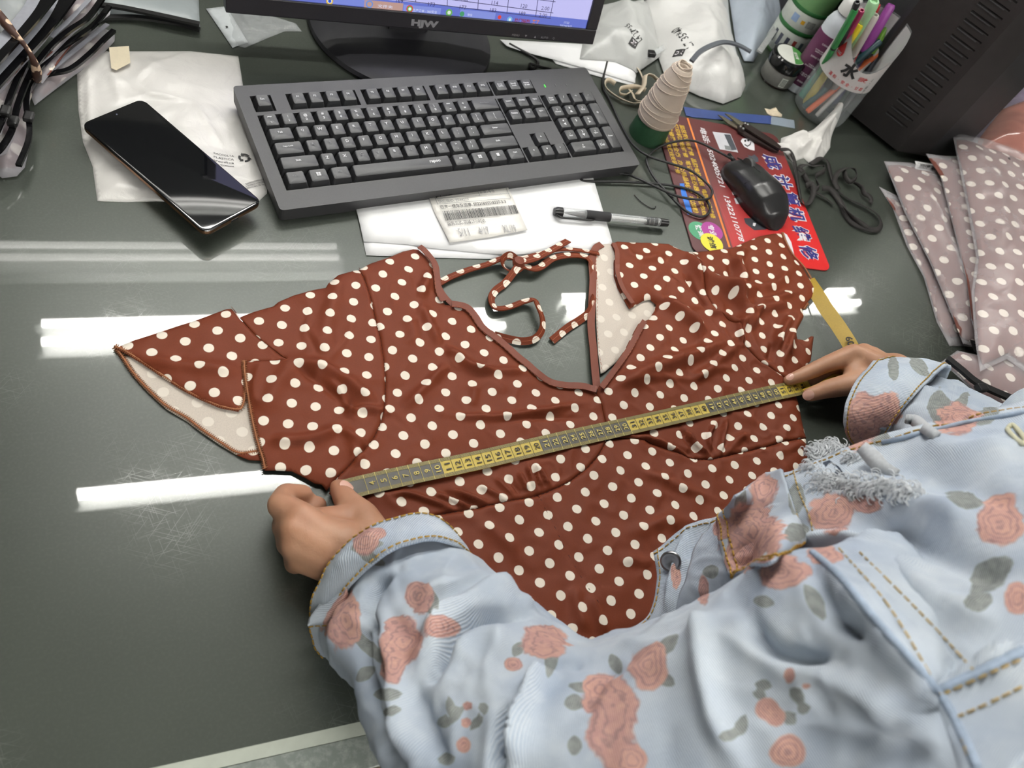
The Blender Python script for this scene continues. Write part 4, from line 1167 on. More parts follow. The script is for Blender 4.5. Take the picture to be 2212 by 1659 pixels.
def marker(label, rgb, foot, top_px, ztop, r=.0048, cap=None, capfrac=.4, style=0, tip=None):
    """a pen standing in the cup, from a point on its floor to where the photograph shows its end"""
    a = Vector((cup.location.x + foot[0], cup.location.y + foot[1], .006)); b = P(*top_px, ztop)
    o = thing('marker_pen', label, 'pen', (a.x, a.y, a.z), 'marker pens in the cut bottle')
    d = b - a; L = d.length; M = frame((0, 0, 0), (1, 0, 0) if abs(d.normalized().x) < .9 else (0, 1, 0), d)
    mm = mat('pen_%d_%d_%d' % rgb, rgb, .35, grain=.03); cc = mat('pen_%d_%d_%d' % cap, cap, .35, grain=.03) if cap else mm
    lathe('barrel', [(0, 0), (r * .8, .001), (r, .004), (r, L * (1 - capfrac)), (0, L * (1 - capfrac))], mm, o, 14, M)
    lathe('cap', [(r * 1.0, L * (1 - capfrac)), (r * 1.12, L * (1 - capfrac) + .001), (r * 1.12, L - .003), (r * .9, L), (r * .62, L), (r * .6, L - .003), (0, L - .003)], cc, o, 14, M)
    lathe('ring', [(r * 1.01, L * (1 - capfrac) - .004), (r * 1.06, L * (1 - capfrac) - .0035), (r * 1.06, L * (1 - capfrac) - .001), (r * 1.01, L * (1 - capfrac) - .0005)], m_black if not tip else mat('pen_%d_%d_%d' % tip, tip, .4), o, 14, M)
    if style == 1:
        box('clip', (r * 1.35, 0, L - .022), (.0012, .003, .036), mat('steel_clip', (176, 178, 184), .25, .9, grain=.03), o, .0004, 1, M)
    return o
def off(da, r): return (r * math.cos(tcup + da), r * math.sin(tcup + da))
marker('bright green marker pen at the bottle side of the cup', (52, 150, 78), off(-1.9, .030), (1848, 20), .176, .0042)
marker('crimson marker pen behind the green one in the cup', (176, 52, 100), off(-2.4, .026), (1862, 22), .172, .0040, (150, 40, 84))
marker('slim black pen deep at the back of the cup', (36, 36, 40), off(-2.8, .034), (1852, 4), .186, .0040)
marker('thick pale green highlighter pen in the cup', (150, 190, 150), off(3.0, .016), (1889, 2), .184, .0070, (160, 204, 158))
marker('yellow marker pen standing at the front of the cup', (206, 186, 52), off(-1.0, .026), (1859, 50), .150, .0058, (222, 202, 40), .45)
marker('white-grey capped marker pen beside the pale green one', (170, 164, 160), off(2.4, .004), (1891, 32), .168, .0056, (196, 190, 184))
marker('red pen showing its red cap behind the white one', (170, 40, 44), off(2.7, .030), (1896, 10), .176, .0042)
marker('purple pen with a metal clip in the cup', (58, 52, 96), off(1.9, .016), (1926, 10), .166, .0060, (138, 66, 140), .42, 1)
marker('lime green pen leaning to the tower side of the cup', (40, 60, 52), off(1.6, .024), (1929, 36), .148, .0048, (112, 164, 56), .35)
marker('red-tipped dark pen low at the cup rim', (50, 52, 60), off(1.2, .034), (1927, 72), .128, .0040, (190, 52, 52), .16)
marker('orange marker pen slanting along the front of the cup', (222, 100, 50), off(-.35, .036), (1924, 92), .118, .0044, (226, 112, 62), .55)
marker('dark teal pen slanting beside the orange one', (26, 66, 70), off(-.65, .034), (1903, 88), .122, .0044, (24, 60, 66), .5)
marker('short black pen at the tower side of the cup rim', (30, 30, 32), off(.9, .036), (1938, 84), .118, .0040)
marker('black pen standing in the middle of the cup', (28, 28, 30), off(-.8, .012), (1866, 66), .136, .0056)
marker('silver-white pen between teal and orange pens', (190, 188, 184), off(.1, .028), (1912, 96), .114, .0036)
marker('thick teal marker pen lying low inside the cup', (40, 130, 108), off(-1.35, .033), (1800, 120), .070, .0070, (44, 138, 116))

# ---- computer tower
m_tow = mat('tower_black', (44, 44, 46), .42, grain=.10, gscale=60, bump=.05, bscale=900, bdist=.0002)
m_towd = mat('tower_front_black', (40, 37, 37), .5, grain=.12, gscale=50)
tow = thing('computer_tower', 'black desktop computer tower with a row of side vents', 'computer', (1.16, .95, 0))
def tw(x, y, z): return Vector((x - 1.16, y - .95, z))
HT = .40
plan = [(.985, .835), (1.045, .738), (1.10, .731), (1.172, .735), (1.172, 1.22), (.985, 1.22)]
V = [tw(x, y, .010) for x, y in plan] + [tw(x, y, HT) for x, y in plan]
n = len(plan)
mesh('steel_case', V, [(i, (i + 1) % n, (i + 1) % n + n, i + n) for i in range(2, n)] + [tuple(range(n, 2 * n)), tuple(range(n - 1, -1, -1))], m_tow, tow, False, True)
A_, B_, C_, D_ = tw(*plan[0], .010), tw(*plan[1], .010), tw(*plan[2], .010), tw(*plan[3], .010)
up = Vector((0, 0, HT - .010)); nrm = (B_ - A_).cross(up).normalized()
ext = lambda p: p
# slanted front strip with vents recessed into it
def vent_strip():
    V = []; F = []; L = (B_ - A_).length; ex = (B_ - A_).normalized()
    def q(u, z, d=0): return A_ + ex * (u * L) + Vector((0, 0, z)) - nrm * d
    nz_ = 27; z0, z1 = .035, .365; u0, u1 = .56, .90
    def quad(a, b, c, d): k = len(V); V.extend((a, b, c, d)); F.append((k, k + 1, k + 2, k + 3))
    quad(q(0, 0), q(u0, 0), q(u0, HT - .010), q(0, HT - .010)); quad(q(u1, 0), q(1, 0), q(1, HT - .010), q(u1, HT - .010))
    zs_ = [0]
    for i in range(nz_):
        a = z0 + (z1 - z0) * i / nz_; zs_ += [a, a + .0027]
    zs_.append(HT - .010)
    for i in range(len(zs_) - 1):
        a, b = zs_[i], zs_[i + 1]
        if i % 2 == 0: quad(q(u0, a), q(u1, a), q(u1, b), q(u0, b))
        else:
            quad(q(u0, a, .002), q(u1, a, .001), q(u1, b, .004), q(u0, b, .003))
            quad(q(u0, a), q(u1, a), q(u1, a, .001), q(u0, a, .004)); quad(q(u0, b, .007), q(u1, b, .007), q(u1, b), q(u0, b))
            quad(q(u0, a), q(u0, a, .004), q(u0, b, .007), q(u0, b)); quad(q(u1, a, .001), q(u1, a), q(u1, b), q(u1, b, .007))
    mesh('vent_strip', V, F, m_towd, tow, False, True)
    for i in range(nz_):
        a = z0 + (z1 - z0) * i / nz_ - .0008
        ribbon_ = ribbon_data([q(u0, a, -.0006), q(u1 - .06, a, -.0006)], .0012, lambda t, tt: Vector((0, 0, 1)), .0008)
        mesh('vent_edge', ribbon_[0], ribbon_[1], m_case, tow, False, True)
vent_strip()
mesh('front_panel', [B_, C_, C_ + up, B_ + up], [(0, 1, 2, 3)], m_towd, tow, False, True)
for fx, fy in ((1.07, .77), (1.15, .77), (1.02, 1.18), (1.15, 1.18)): box('foot', tw(fx, fy, .005), (.03, .03, .010), m_black, tow, .002)

# ================================================================== tissue, snips, strap, strip, elastic
m_tissue = mat('tissue_white', (228, 226, 222), .85, grain=.02, bump=.25, bscale=160, bdist=.001)
tis = [(1673, 301), (1692, 303), (1694, 290), (1711, 284), (1757, 276), (1784, 260), (1797, 232), (1802, 265), (1800, 311), (1784, 333), (1758, 347), (1743, 333), (1719, 341), (1703, 322)]
_tc = np.array(P(1795, 240, .02)[:2])
props(pillow('crumpled_tissue', tis, 0, .016, .012, m_tissue, None, .0028, .010, 42, [([(1700, 300), (1745, 300), (1790, 290)], .006, .012), ([(1715, 330), (1750, 310), (1795, 265)], .004, .010), ([(1758, 345), (1765, 300), (1790, 250)], .004, .010)], 7.7, sm=1, lift=lambda V: .035 * np.exp(-(np.hypot(V[:, 0] - _tc[0], V[:, 1] - _tc[1]) / .022) ** 2)),
      'crumpled white tissue leaning on the pen cup', 'tissue')
sn = thing('thread_snips', 'dark metal thread snips lying across the pad corner', 'scissors', P(1600, 290, .003))
m_steel = mat('snip_steel', (140, 130, 116), .35, .9, grain=.1, gscale=90); m_dark = mat('snip_dark', (58, 48, 46), .4, .6, grain=.15, gscale=120)
def c6(cx, cy): return (1350 + cx / 3.687, 230 + cy / 3.687)
def snip(name, pts, z, m, th): return flat_print(name, xy([c6(*p) for p in pts], z), z, m, sn, th)
snip('blade', [(742, 64), (780, 78), (905, 150), (925, 172), (900, 178), (820, 135)], .0062, m_steel, .0012)
snip('blade', [(797, 54), (830, 62), (950, 130), (975, 150), (955, 165), (900, 138)], .0088, m_steel, .0012)
snip('handle', [(898, 152), (930, 148), (1060, 240), (1240, 335), (1222, 358), (1190, 350), (1040, 270), (905, 195)], .0075, m_dark, .0030)
snip('handle', [(940, 140), (985, 138), (1090, 205), (1180, 262), (1245, 318), (1235, 340), (1150, 290), (960, 172)], .0115, m_dark, .0028)
for c in ((918, 165), (940, 182), (955, 140), (975, 150)): 
    q = P(*c6(*c), .010); lathe('rivet', [(0, .0), (.0022, 0), (.0018, .0012), (0, .0018)], mat('rivet_bright', (206, 206, 204), .2, .9, grain=.02), sn, 12, Matrix.Translation(q - base(sn) + Vector((0, 0, .001))))
strap = thing('black_strap', 'tangled black elastic strap beside the mouse pad', 'strap', P(1800, 400, 0))
m_strap = mat('strap_black', (40, 37, 36), .75, grain=.12, gscale=700, bump=.2, bscale=1500, bdist=.0004)
def band(pts, w, tw0=0.0, tw1=0.0, par=strap, m=None, name='strap_run', zlist=None, thick=.0009):
    pp = catmull([P(*c6(x, y), z) for x, y, z in pts], 7)
    def side(t_, tan):
        a = tw0 + (tw1 - tw0) * t_; s = tan.cross(Vector((0, 0, 1)))
        if s.length < 1e-5: s = Vector((1, 0, 0))
        s.normalize(); return s * math.cos(a) + Vector((0, 0, 1)) * math.sin(a)
    V, F = ribbon_data(pp, w, side, thick)
    return mesh(name, V, F, m or m_strap, par, True)
band([(1235, 345, .008), (1310, 345, .010), (1345, 410, .006), (1365, 520, .005), (1385, 650, .005), (1412, 765, .004), (1462, 772, .006), (1500, 690, .010), (1490, 620, .012), (1440, 630, .010)], .0072, .2, .8)
band([(1440, 630, .006), (1520, 680, .006), (1610, 740, .004), (1660, 780, .004)], .0065, .1, .5)
band([(1420, 520, .010), (1390, 490, .008), (1430, 465, .012), (1500, 475, .014), (1580, 470, .012), (1590, 510, .014), (1520, 560, .012), (1545, 640, .010), (1490, 650, .008), (1420, 540, .007)], .0072, .3, 1.2)
band([(1480, 460, .006), (1560, 412, .006), (1615, 440, .006), (1640, 540, .005), (1680, 650, .005), (1780, 735, .004), (1900, 790, .005), (2000, 850, .006), (2042, 930, .006), (2010, 982, .005), (1920, 970, .005), (1820, 930, .005), (1760, 860, .005), (1720, 770, .005), (1640, 665, .006), (1570, 650, .008)], .0078, .3, .6)
band([(1700, 660, .010), (1670, 590, .010), (1700, 520, .012), (1770, 490, .014), (1830, 500, .014), (1845, 560, .014), (1800, 600, .012), (1760, 570, .010), (1745, 510, .010)], .0070, .3, 1.4)
band([(1760, 590, .006), (1830, 608, .007), (1885, 645, .008), (1905, 690, .008), (1945, 715, .008), (1962, 745, .007), (1950, 770, .005)], .0066, .6, 3.6)
band([(1725, 780, .009), (1780, 850, .010), (1840, 900, .010), (1900, 940, .008), (1940, 960, .006)], .0060, .5, 3.0)
props(flat_print('blue_strip', xy([c6(465, 5), c6(485, 75), c6(545, 88), c6(1160, 142), c6(1166, 78), c6(800, 48), c6(560, 18)], .0006), .0012, mat('blue_film', (54, 72, 128), .4, grain=.08, gscale=40), None, .0006), 'flat blue plastic strip above the mouse pad', 'strip')
props(flat_print('clear_tape_piece', xy([c6(1164, 80), c6(1345, 112), c6(1352, 176), c6(1160, 143)], .0006), .0012, clear_mat('tape_clear', (176, 190, 206), .35, .2), None, .0005), 'clear piece of tape at the end of the blue strip', 'tape')
props(pillow('paper_scrap', [c6(1115, 10), c6(1160, 20), c6(1190, 5), c6(1255, 60), c6(1250, 78), c6(1170, 70), c6(1135, 50)], .0006, .003, .004, mat('scrap_cream', (206, 192, 168), .8, grain=.1), None, .002, .003, 160, (), 5.0, sm=1), 'small torn cream paper scrap near the pen cup', 'scrap')
props(tube('thread_scrap', catmull([P(*c6(x, y), .0012) for x, y in ((75, 705), (130, 760), (200, 805), (238, 810), (246, 795))], 5), .0006, m_black), 'short loose black thread on the glass near the pen', 'thread')
el = thing('elastic_ribbon', 'cream elastic ribbon curled behind the thread cone', 'ribbon', P(1370, 190, 0))
m_el = mat('elastic_cream', (206, 192, 170), .7, grain=.05, gscale=500, bump=.15, bscale=1200, bdist=.0003)
def c4(cx, cy): return (1250 + cx / 4.424, cy / 4.424)
def eband(pts, w, t0, t1):
    pp = catmull([P(*c4(x, y), z) for x, y, z in pts], 7)
    V, F = ribbon_data(pp, w, lambda t_, tan: (tan.cross(Vector((0, 0, 1))).normalized() * math.cos(t0 + (t1 - t0) * t_) + Vector((0, 0, 1)) * math.sin(t0 + (t1 - t0) * t_)), .0010)
    mesh('ribbon_run', V, F, m_el, el, True)
eband([(350, 800, .006), (290, 765, .007), (255, 790, .007), (270, 850, .006), (350, 915, .005), (450, 965, .005), (540, 985, .005), (640, 960, .005)], .0062, 1.2, .6)
eband([(640, 860, .010), (560, 830, .010), (470, 830, .010), (400, 850, .008), (395, 895, .007), (450, 905, .006), (500, 870, .007)], .0062, 1.4, 1.0)
eband([(480, 850, .006), (520, 900, .007), (540, 950, .009), (600, 970, .011), (700, 960, .011)], .0068, .4, .9)
eband([(560, 900, .012), (620, 820, .014), (640, 720, .016), (700, 720, .016), (750, 760, .014)], .0070, .6, 1.2)
eband([(480, 560, .006), (560, 640, .006), (610, 740, .006), (620, 800, .008)], .0070, .3, .9)

# ================================================================== white and clear bags behind
def zipped(name, label, poly, z0, amp, w, m, zipline=None, zw=.007, zm=None, nz=.004, ns=22, seed=1.0, rl=(), step=.007, zz=None, cat='plastic bag', group='plastic garment bags at the back of the table', slider=None):
    cx = sum(p[0] for p in poly) / len(poly); cy = sum(p[1] for p in poly) / len(poly)
    o = thing(name, label, cat, P(cx, cy, z0), group)
    pillow('bag_body', poly, z0, amp, w, m, o, step, nz, ns, rl, seed, sm=1)
    if zipline:
        zip_strip('zip_strip', zipline, zz if zz is not None else z0 + amp * .5 + .002, zw, zm or m_black, o, .003)
    if slider:
        q = P(*slider, (zz if zz is not None and not callable(zz) else z0 + amp * .5) + .004); box('zip_slider', q - base(o), (.012, .010, .007), m_black, o, .0015)
    return o
b1 = zipped('garment_bag', 'translucent white zip bag marked L4 beside the monitor', [(1262, 105), (1270, 60), (1304, -10), (1414, -14), (1424, 34), (1431, 68), (1440, 99), (1386, 136), (1374, 127), (1340, 112)], .004, .034, .030, m_greybag, [(1374, 130), (1405, 118), (1438, 101)], .008, m_film_clear, .014, 20, 2.0, [([(1286, 49), (1340, 95), (1378, 130)], .004, .008), ([(1330, 0), (1360, 60), (1400, 120)], .008, .008)], zz=.012, slider=(1407, 116))
b2 = zipped('garment_bag', 'opaque white rolled bag marked L7 behind the thread cone', [(1408, -30), (1431, 68), (1452, 128), (1492, 158), (1530, 176), (1582, 193), (1620, 178), (1630, 155), (1617, 108), (1602, 66), (1592, 0), (1590, -30)], .002, .052, .034, m_whitebag, None, nz=.011, ns=18, seed=6.0, rl=[([(1500, 130), (1550, 120), (1600, 150), (1585, 185)], .006, .006), ([(1520, 140), (1560, 135), (1590, 160)], .004, .005)])
zb2 = zip_strip('zip_strip', [(1494, 132), (1512, 112), (1538, 98), (1566, 91), (1596, 98), (1622, 112)], .058, .007, mat('grey_zip', (92, 96, 102), .3, grain=.06), b2, .003)
b3 = zipped('garment_bag', 'clear bluish bag standing between white roll and green can', [(1588, -30), (1602, 62), (1622, 108), (1642, 110), (1664, 76), (1700, 20), (1722, -30)], .002, .040, .030, mat('bluish_bag', (176, 186, 198), .3, grain=.08, gscale=20, bump=.4, bscale=30, bdist=.006), [(1640, 112), (1672, 66), (1716, -4)], .009, mat('zip_grey_clear', (150, 152, 152), .25, grain=.1), .006, 20, 9.0, zz=.030)
def onbag(body, a, b, h, par, z, bold=.01, m=m_print):
    A_, B_ = on_obj(*a, par.children[0]), on_obj(*b, par.children[0]); B_.z = A_.z; text(body, frame((A_ + B_) / 2, B_ - A_), h, m, par, 'print', (B_ - A_).length, bold, drape=par.children[0])
onbag('27*35', (1374, 76), (1352, 55), .010, b1, .032); onbag('L4', (1383, 90), (1376, 80), .008, b1, .030)
onbag('L7 35*40', (1491, 102), (1456, 64), .011, b2, .046)
for c, par, z in (((1369, 92), b1, .030), ((1467, 114), b2, .044)):
    q = on_obj(*c, par.children[0]); s = .0062; ux_ = Vector((.8, -.6, 0)) * s; uy_ = Vector((.6, .8, 0)) * s
    tile_on('maker_mark', par.children[0], [q - ux_ - uy_, q + ux_ - uy_, q + ux_ + uy_, q - ux_ + uy_], m_print, par)
    text('DX', frame(q, (.8, -.6, 0)), .006, m_lw, par, 'maker_mark', .009, .03, drape=par.children[0])
props(sheet('paper_sheet', 'white curled sheet lying right of the monitor foot', [(1080, 86), (1110, 88), (1260, 96), (1300, 100), (1372, 150), (1372, 180), (1300, 158), (1200, 130), (1130, 112), (1095, 100)], .003, None, .010, .003), group='loose paper sheets on the table')
props(sheet('paper_sheet', 'white folded sheet under the curled one near the elastic', [(1180, 110), (1300, 118), (1376, 155), (1368, 186), (1280, 162), (1200, 138)], .0008, None, .010, .001), group='loose paper sheets on the table')

# ---- clear stacked bags behind the bundle, and the small crinkled header bag
for k, (lab, poly, zl) in enumerate((('flat clear bag lowest in the pair behind the bundle', [(205, -30), (212, 38), (300, 38), (380, 50), (432, 64), (432, 52), (428, -30)], .001),
                                     ('flat clear bag on top of the pair behind the bundle', [(200, -40), (214, 10), (260, 16), (330, 30), (431, 52), (428, 0), (426, -40)], .009))):
    zipped('clear_bag', lab, poly, zl, .006, .012, m_film_grey, poly[1:5], .006, m_black, .0015, 20, 3.0 + k, zz=zl + .004, group='flat clear bags behind the bundle')
hb = thing('header_bag', 'small crinkled clear bag with a white header strip beside the monitor', 'plastic bag', P(530, 60, 0))
pillow('bag_body', [(488, 22), (560, 20), (640, 45), (652, 62), (615, 62), (575, 78), (530, 97), (500, 90)], .0006, .008, .012, m_film_clear, hb, .003, .006, 70, (), 4.0, sm=1)
pillow('header_strip', [(445, 17), (489, 12), (536, 90), (502, 101)], .0008, .003, .006, mat('header_white', (206, 212, 214), .35, grain=.03), hb, .005, .001, 30, (), 2.0, sm=1)
q = P(490, 58, .0045); lathe('hang_hole', [(0, 0), (.0014, 0), (.0014, .0003), (0, .0003)], m_bed, hb, 12, Matrix.Translation(q - base(hb)))

# ================================================================== packed polka dresses on the right
def pack(label, poly, z0, amp, seed, rot, rl=(), grp='packed polka dresses stacked beside the worker', inner=.93, w=.022, film=None, zp=None):
    cx = sum(p[0] for p in poly) / len(poly); cy = sum(p[1] for p in poly) / len(poly)
    o = thing('packed_dress', label, 'packed dress', P(cx, cy, z0), grp)
    ip = [(cx + (x - cx) * inner, cy + (y - cy) * (inner + .01)) for x, y in poly]
    pillow('folded_dress', ip, z0 + .0008, amp * .66, w, m_polka_pack, o, .006, .0020, 24, rl, seed, rot, zp=zp if zp is not None else z0 + amp * .5)
    pillow('bag_film', poly, z0, amp, w * .8, film or m_film, o, .005, .0024, 24, rl, seed, 0, zp=zp if zp is not None else z0 + amp * .5, sm=1)
    return o
pack('lowest packed polka dress with a bare film flap at the table', [(1904, 397), (1950, 420), (2030, 480), (2110, 620), (2125, 745), (2088, 742), (2058, 742), (2030, 690), (2002, 594), (1964, 524), (1935, 446)], .001, .012, 1.0, .3, inner=.86)
p3 = pack('packed polka dress with two barcode stickers', [(1917, 340), (1972, 343), (2040, 365), (2090, 480), (2128, 620), (2150, 745), (2090, 735), (2068, 680), (2018, 560), (1962, 450), (1932, 376)], .014, .016, 2.0, .9, [([(1935, 378), (2000, 420), (2060, 560), (2105, 700)], .006, .003)])
p2 = pack('narrow packed polka dress between the sticker pack and the front pack', [(2007, 325), (2050, 330), (2085, 336), (2130, 480), (2150, 650), (2130, 745), (2108, 690), (2096, 600), (2066, 480), (2038, 372)], .032, .014, 3.0, .5, [([(2030, 362), (2052, 410), (2085, 520)], .004, .003)])
p1 = pack('large packed polka dress on top of the stack at the frame edge', [(2068, 274), (2130, 288), (2212, 318), (2330, 370), (2420, 640), (2440, 900), (2240, 800), (2190, 765), (2132, 792), (2120, 720), (2112, 620), (2122, 545), (2098, 420), (2082, 340)], .048, .022, 4.0, .15,
          [([(2095, 400), (2118, 520), (2112, 620), (2125, 760)], .006, .004), ([(2130, 330), (2160, 440), (2155, 560)], .010, .003)], w=.03)
p0 = pack('zipped packed polka dress lying in front of the stack by the cuff', [(2046, 772), (2080, 748), (2135, 760), (2215, 752), (2330, 800), (2380, 960), (2212, 880), (2130, 848), (2078, 800)], .030, .020, 6.0, .7, w=.02)
zip_strip('zip_strip', [(2046, 774), (2076, 798), (2120, 832), (2212, 872), (2280, 900)], .046, .009, m_black, p0, .004)
q = P(2120, 838, .050); box('zip_slider', q - base(p0), (.014, .010, .008), m_black, p0, .0015)
q = on_obj(2112, 750, p0.children[1]); ux_ = Vector((.3, .95, 0)) * .0095; uy_ = Vector((-.95, .3, 0)) * .0095
tile_on('maker_mark', p0.children[1], [q - ux_ - uy_, q + ux_ - uy_, q + ux_ + uy_, q - ux_ + uy_], m_print, p0)
text('DX', frame(q, (.3, .95, 0)), .009, m_lw, p0, 'maker_mark', .013, .03, drape=p0.children[1])
def sticker(par, a, b, c, z):
    A_, B_, C_ = (on_obj(*k_, par.children[1]) for k_ in (a, b, c)); D_ = A_ + (C_ - B_)
    film = par.children[1]
    tile_on('barcode_sticker', film, [A_, B_, C_, D_], mat('sticker_white', (226, 226, 226), .5, grain=.02), par, .0005)
    random.seed(8); x = .12
    while x < .92:
        w = random.choice((.02, .03, .05)); q = [A_.lerp(B_, x), A_.lerp(B_, x + w), D_.lerp(C_, x + w), D_.lerp(C_, x)]
        q = [q[0].lerp(q[3], .25), q[1].lerp(q[2], .25), q[1].lerp(q[2], .75), q[0].lerp(q[3], .75)]
        tile_on('barcode_line', film, q, m_print, par, .0010, 2); x += w + random.choice((.02, .03))
sticker(p3, (1976, 348), (2026, 357), (2030, 373), .029); sticker(p3, (1990, 373), (2034, 379), (2040, 392), .029)
q = P(2180, 343, .0735); lathe('hang_hole', [(0, 0), (.0022, 0), (.0022, .0003), (0, .0003)], m_bed, p1, 12, Matrix.Translation(q - base(p1)))
props(zipped('pink_pack', 'glossy pink and orange packed garment behind the dress stack', [(2120, 320), (2135, 280), (2160, 246), (2185, 216), (2225, 200), (2300, 240), (2300, 380), (2212, 340), (2160, 320)], .040, .040, .02, mat('pink_print_pack', (186, 128, 116), .2, grain=.18, gscale=14, bump=.2, bscale=20, bdist=.006), None, nz=.004, cat='package'), group='bags behind the stack')
props(zipped('lavender_pack', 'lavender grey plastic pack against the computer tower', [(2080, 335), (2105, 300), (2150, 240), (2222, 160), (2300, 170), (2300, 330), (2212, 340), (2150, 345)], .001, .038, .012, mat('lavender_pack', (128, 118, 138), .3, grain=.15, gscale=16, bump=.5, bscale=26, bdist=.008), None, nz=.010, cat='package'), group='bags behind the stack')

# ================================================================== tied bundle of zip bags, upper corner
def leaf_bag(label, poly, z0, amp, seed, rot, zipline, zz, zw=.0050, pale=None, slider=None, zip2=None, film=None):
    o = pack(label, poly, z0, amp, seed, rot, grp='zip bags tied in the leopard band', inner=.80, w=.012, film=film or m_film_thick)
    o.name = 'zip_bag'; o['category'] = 'plastic bag'
    zip_strip('zip_strip', zipline, zz, zw, m_blackg, o, .003)
    if zip2: zip_strip('zip_flange', zip2, zz + .001, zw * .9, mat('flange_grey', (150, 152, 160), .3, grain=.06), o, .0012)
    if slider:
        q = P(*slider, zz + .004); M_ = frame(q - base(o), P(slider[0] + 10, slider[1] - 30, zz) - P(*slider, zz))
        box('zip_slider', (0, 0, 0), (.012, .009, .006), m_black, o, .002, 2, M_)
        text('XD', M_ @ Matrix.Translation((0, 0, .0042)), .005, m_print_grey, o, 'slider_mark', .008, .02)
    return o
leaf_bag('zip bag at the bottom of the tied bundle, pointing at the mailer', [(62, 190), (90, 150), (130, 105), (178, 50), (200, 46), (247, 62), (246, 76), (205, 120), (160, 148), (110, 185), (72, 214)], .002, .016, 1.5, .4, [(76, 172), (105, 160), (150, 150), (190, 120), (225, 85), (246, 66)], .017, zip2=[(95, 165), (150, 118), (200, 78), (232, 52)])
leaf_bag('zip bag lowest at the near end of the bundle with a slider', [(0, 150), (50, 130), (78, 160), (62, 200), (56, 250), (62, 290), (50, 345), (32, 364), (0, 368), (-40, 340)], .002, .020, 2.5, .9, [(78, 165), (62, 190), (57, 230), (64, 275), (60, 310), (40, 358)], .020, slider=(62, 252))
leaf_bag('zip bag in the middle of the near end with a slider', [(-30, 120), (40, 120), (66, 140), (50, 190), (34, 250), (26, 290), (10, 320), (-40, 340)], .020, .014, 3.5, .2, [(70, 150), (52, 190), (36, 235), (26, 280), (4, 318), (-20, 340)], .032, slider=(28, 262))
leaf_bag('zip bag uppermost at the near end, half out of frame', [(-60, 100), (30, 110), (50, 130), (36, 175), (18, 230), (0, 280), (-50, 300)], .034, .012, 4.5, .2, [(54, 135), (38, 170), (22, 210), (8, 250), (-14, 300)], .044, slider=(12, 240))
leaf_bag('zip bag fanned second from the bottom of the bundle', [(70, 160), (100, 118), (150, 75), (200, 38), (238, 10), (236, 22), (205, 46), (150, 92), (90, 170)], .020, .012, 5.5, .3, [(80, 152), (120, 112), (165, 82), (205, 52), (236, 14)], .031)
leaf_bag('zip bag fanned third in the bundle with a wide grey flange', [(60, 150), (95, 100), (130, 40), (150, -20), (228, -20), (205, 24), (160, 60), (110, 110)], .032, .012, 6.5, .8, [(76, 142), (110, 100), (150, 66), (190, 38), (222, -4)], .042, zip2=[(110, 80), (150, 44), (196, -4)])
leaf_bag('zip bag second from the top of the tied bundle', [(-40, 200), (0, 150), (60, 85), (100, 30), (130, -30), (170, -30), (140, 20), (95, 80), (50, 130), (0, 190)], .045, .012, 7.5, .1, [(-20, 190), (30, 136), (80, 82), (120, 34), (156, -14)], .057, .012, zip2=[(-20, 165), (40, 100), (90, 40), (118, -10)])
leaf_bag('pale zip bag on top of the tied bundle in the corner', [(-60, 120), (-60, -60), (110, -60), (104, -6), (60, 50), (10, 110), (-30, 150)], .058, .016, 8.5, .6, [(-30, 152), (20, 96), (66, 46), (112, -10)], .072, .011, zip2=[(-30, 122), (20, 70), (60, 22), (80, -12)], film=m_film_grey)
def leopard():
    N = Nodes('leopard_band'); co = N.coord()
    v = N.new('ShaderNodeTexVoronoi'); N.link(co, v.inputs[0]); v.inputs['Scale'].default_value = 130
    k = N.ramp(N.math('ADD', v.outputs['Distance'], N.math('MULTIPLY', N.noise(co, 200, 2), .25)), .52, .60)
    N.link(N.mix(k, lin(226, 196, 166), lin(70, 44, 34)), N.b.inputs['Base Color']); N.b.inputs['Roughness'].default_value = .6; return N.m
props(tube('hair_band', catmull([P(-20, 10, .080), P(5, 42, .081), P(30, 72, .076), P(55, 100, .068), P(72, 130, .056), P(79, 155, .040), P(80, 172, .022)], 8), lambda t_: .0034 + .0012 * math.sin(t_ * 9), leopard(), None, 10), 'leopard print hair band tying the zip bag bundle', 'hair band')
# ================================================================== the polka-dot dress
def cA(x, y): return (200 + x / 2.765, 500 + y / 2.765)
def cB(x, y): return (800 + x / 3.687, 480 + y / 3.687)
def cC(x, y): return (1200 + x / 3.16, 480 + y / 3.16)
def cD(x, y): return (800 + x / 2.765, 900 + y / 2.765)
ZD = .008
armL = [cA(*p) for p in ((1590, 222), (1620, 280), (1660, 400), (1690, 520), (1720, 640), (1740, 770), (1750, 880), (1748, 1010), (1725, 1130), (1680, 1230), (1620, 1310), (1530, 1400), (1460, 1470), (1400, 1540))]
flTop = [cA(*p) for p in ((130, 685), (245, 635), (400, 585), (620, 515), (800, 450), (828, 448))]
flIn = [cA(*p) for p in ((828, 448), (880, 520), (950, 590), (1030, 665), (1120, 740), (1165, 772))]
flHem = [cA(*p) for p in ((905, 770), (900, 800), (910, 870), (912, 960), (898, 1030), (870, 1062), (760, 1040), (640, 990), (520, 925), (400, 845), (280, 765), (180, 705), (130, 685))]
slTop = [cA(*p) for p in ((880, 500), (960, 470), (1080, 435), (1110, 410), (1200, 370), (1330, 335), (1395, 325), (1410, 300), (1470, 250), (1560, 225), (1590, 222))]
slHem = [cA(*p) for p in ((1400, 1540), (1370, 1500), (1330, 1495), (1270, 1460), (1190, 1420), (1090, 1415), (1030, 1415), (1015, 1350), (990, 1270), (960, 1150), (940, 1050), (925, 950), (910, 860), (905, 770))]
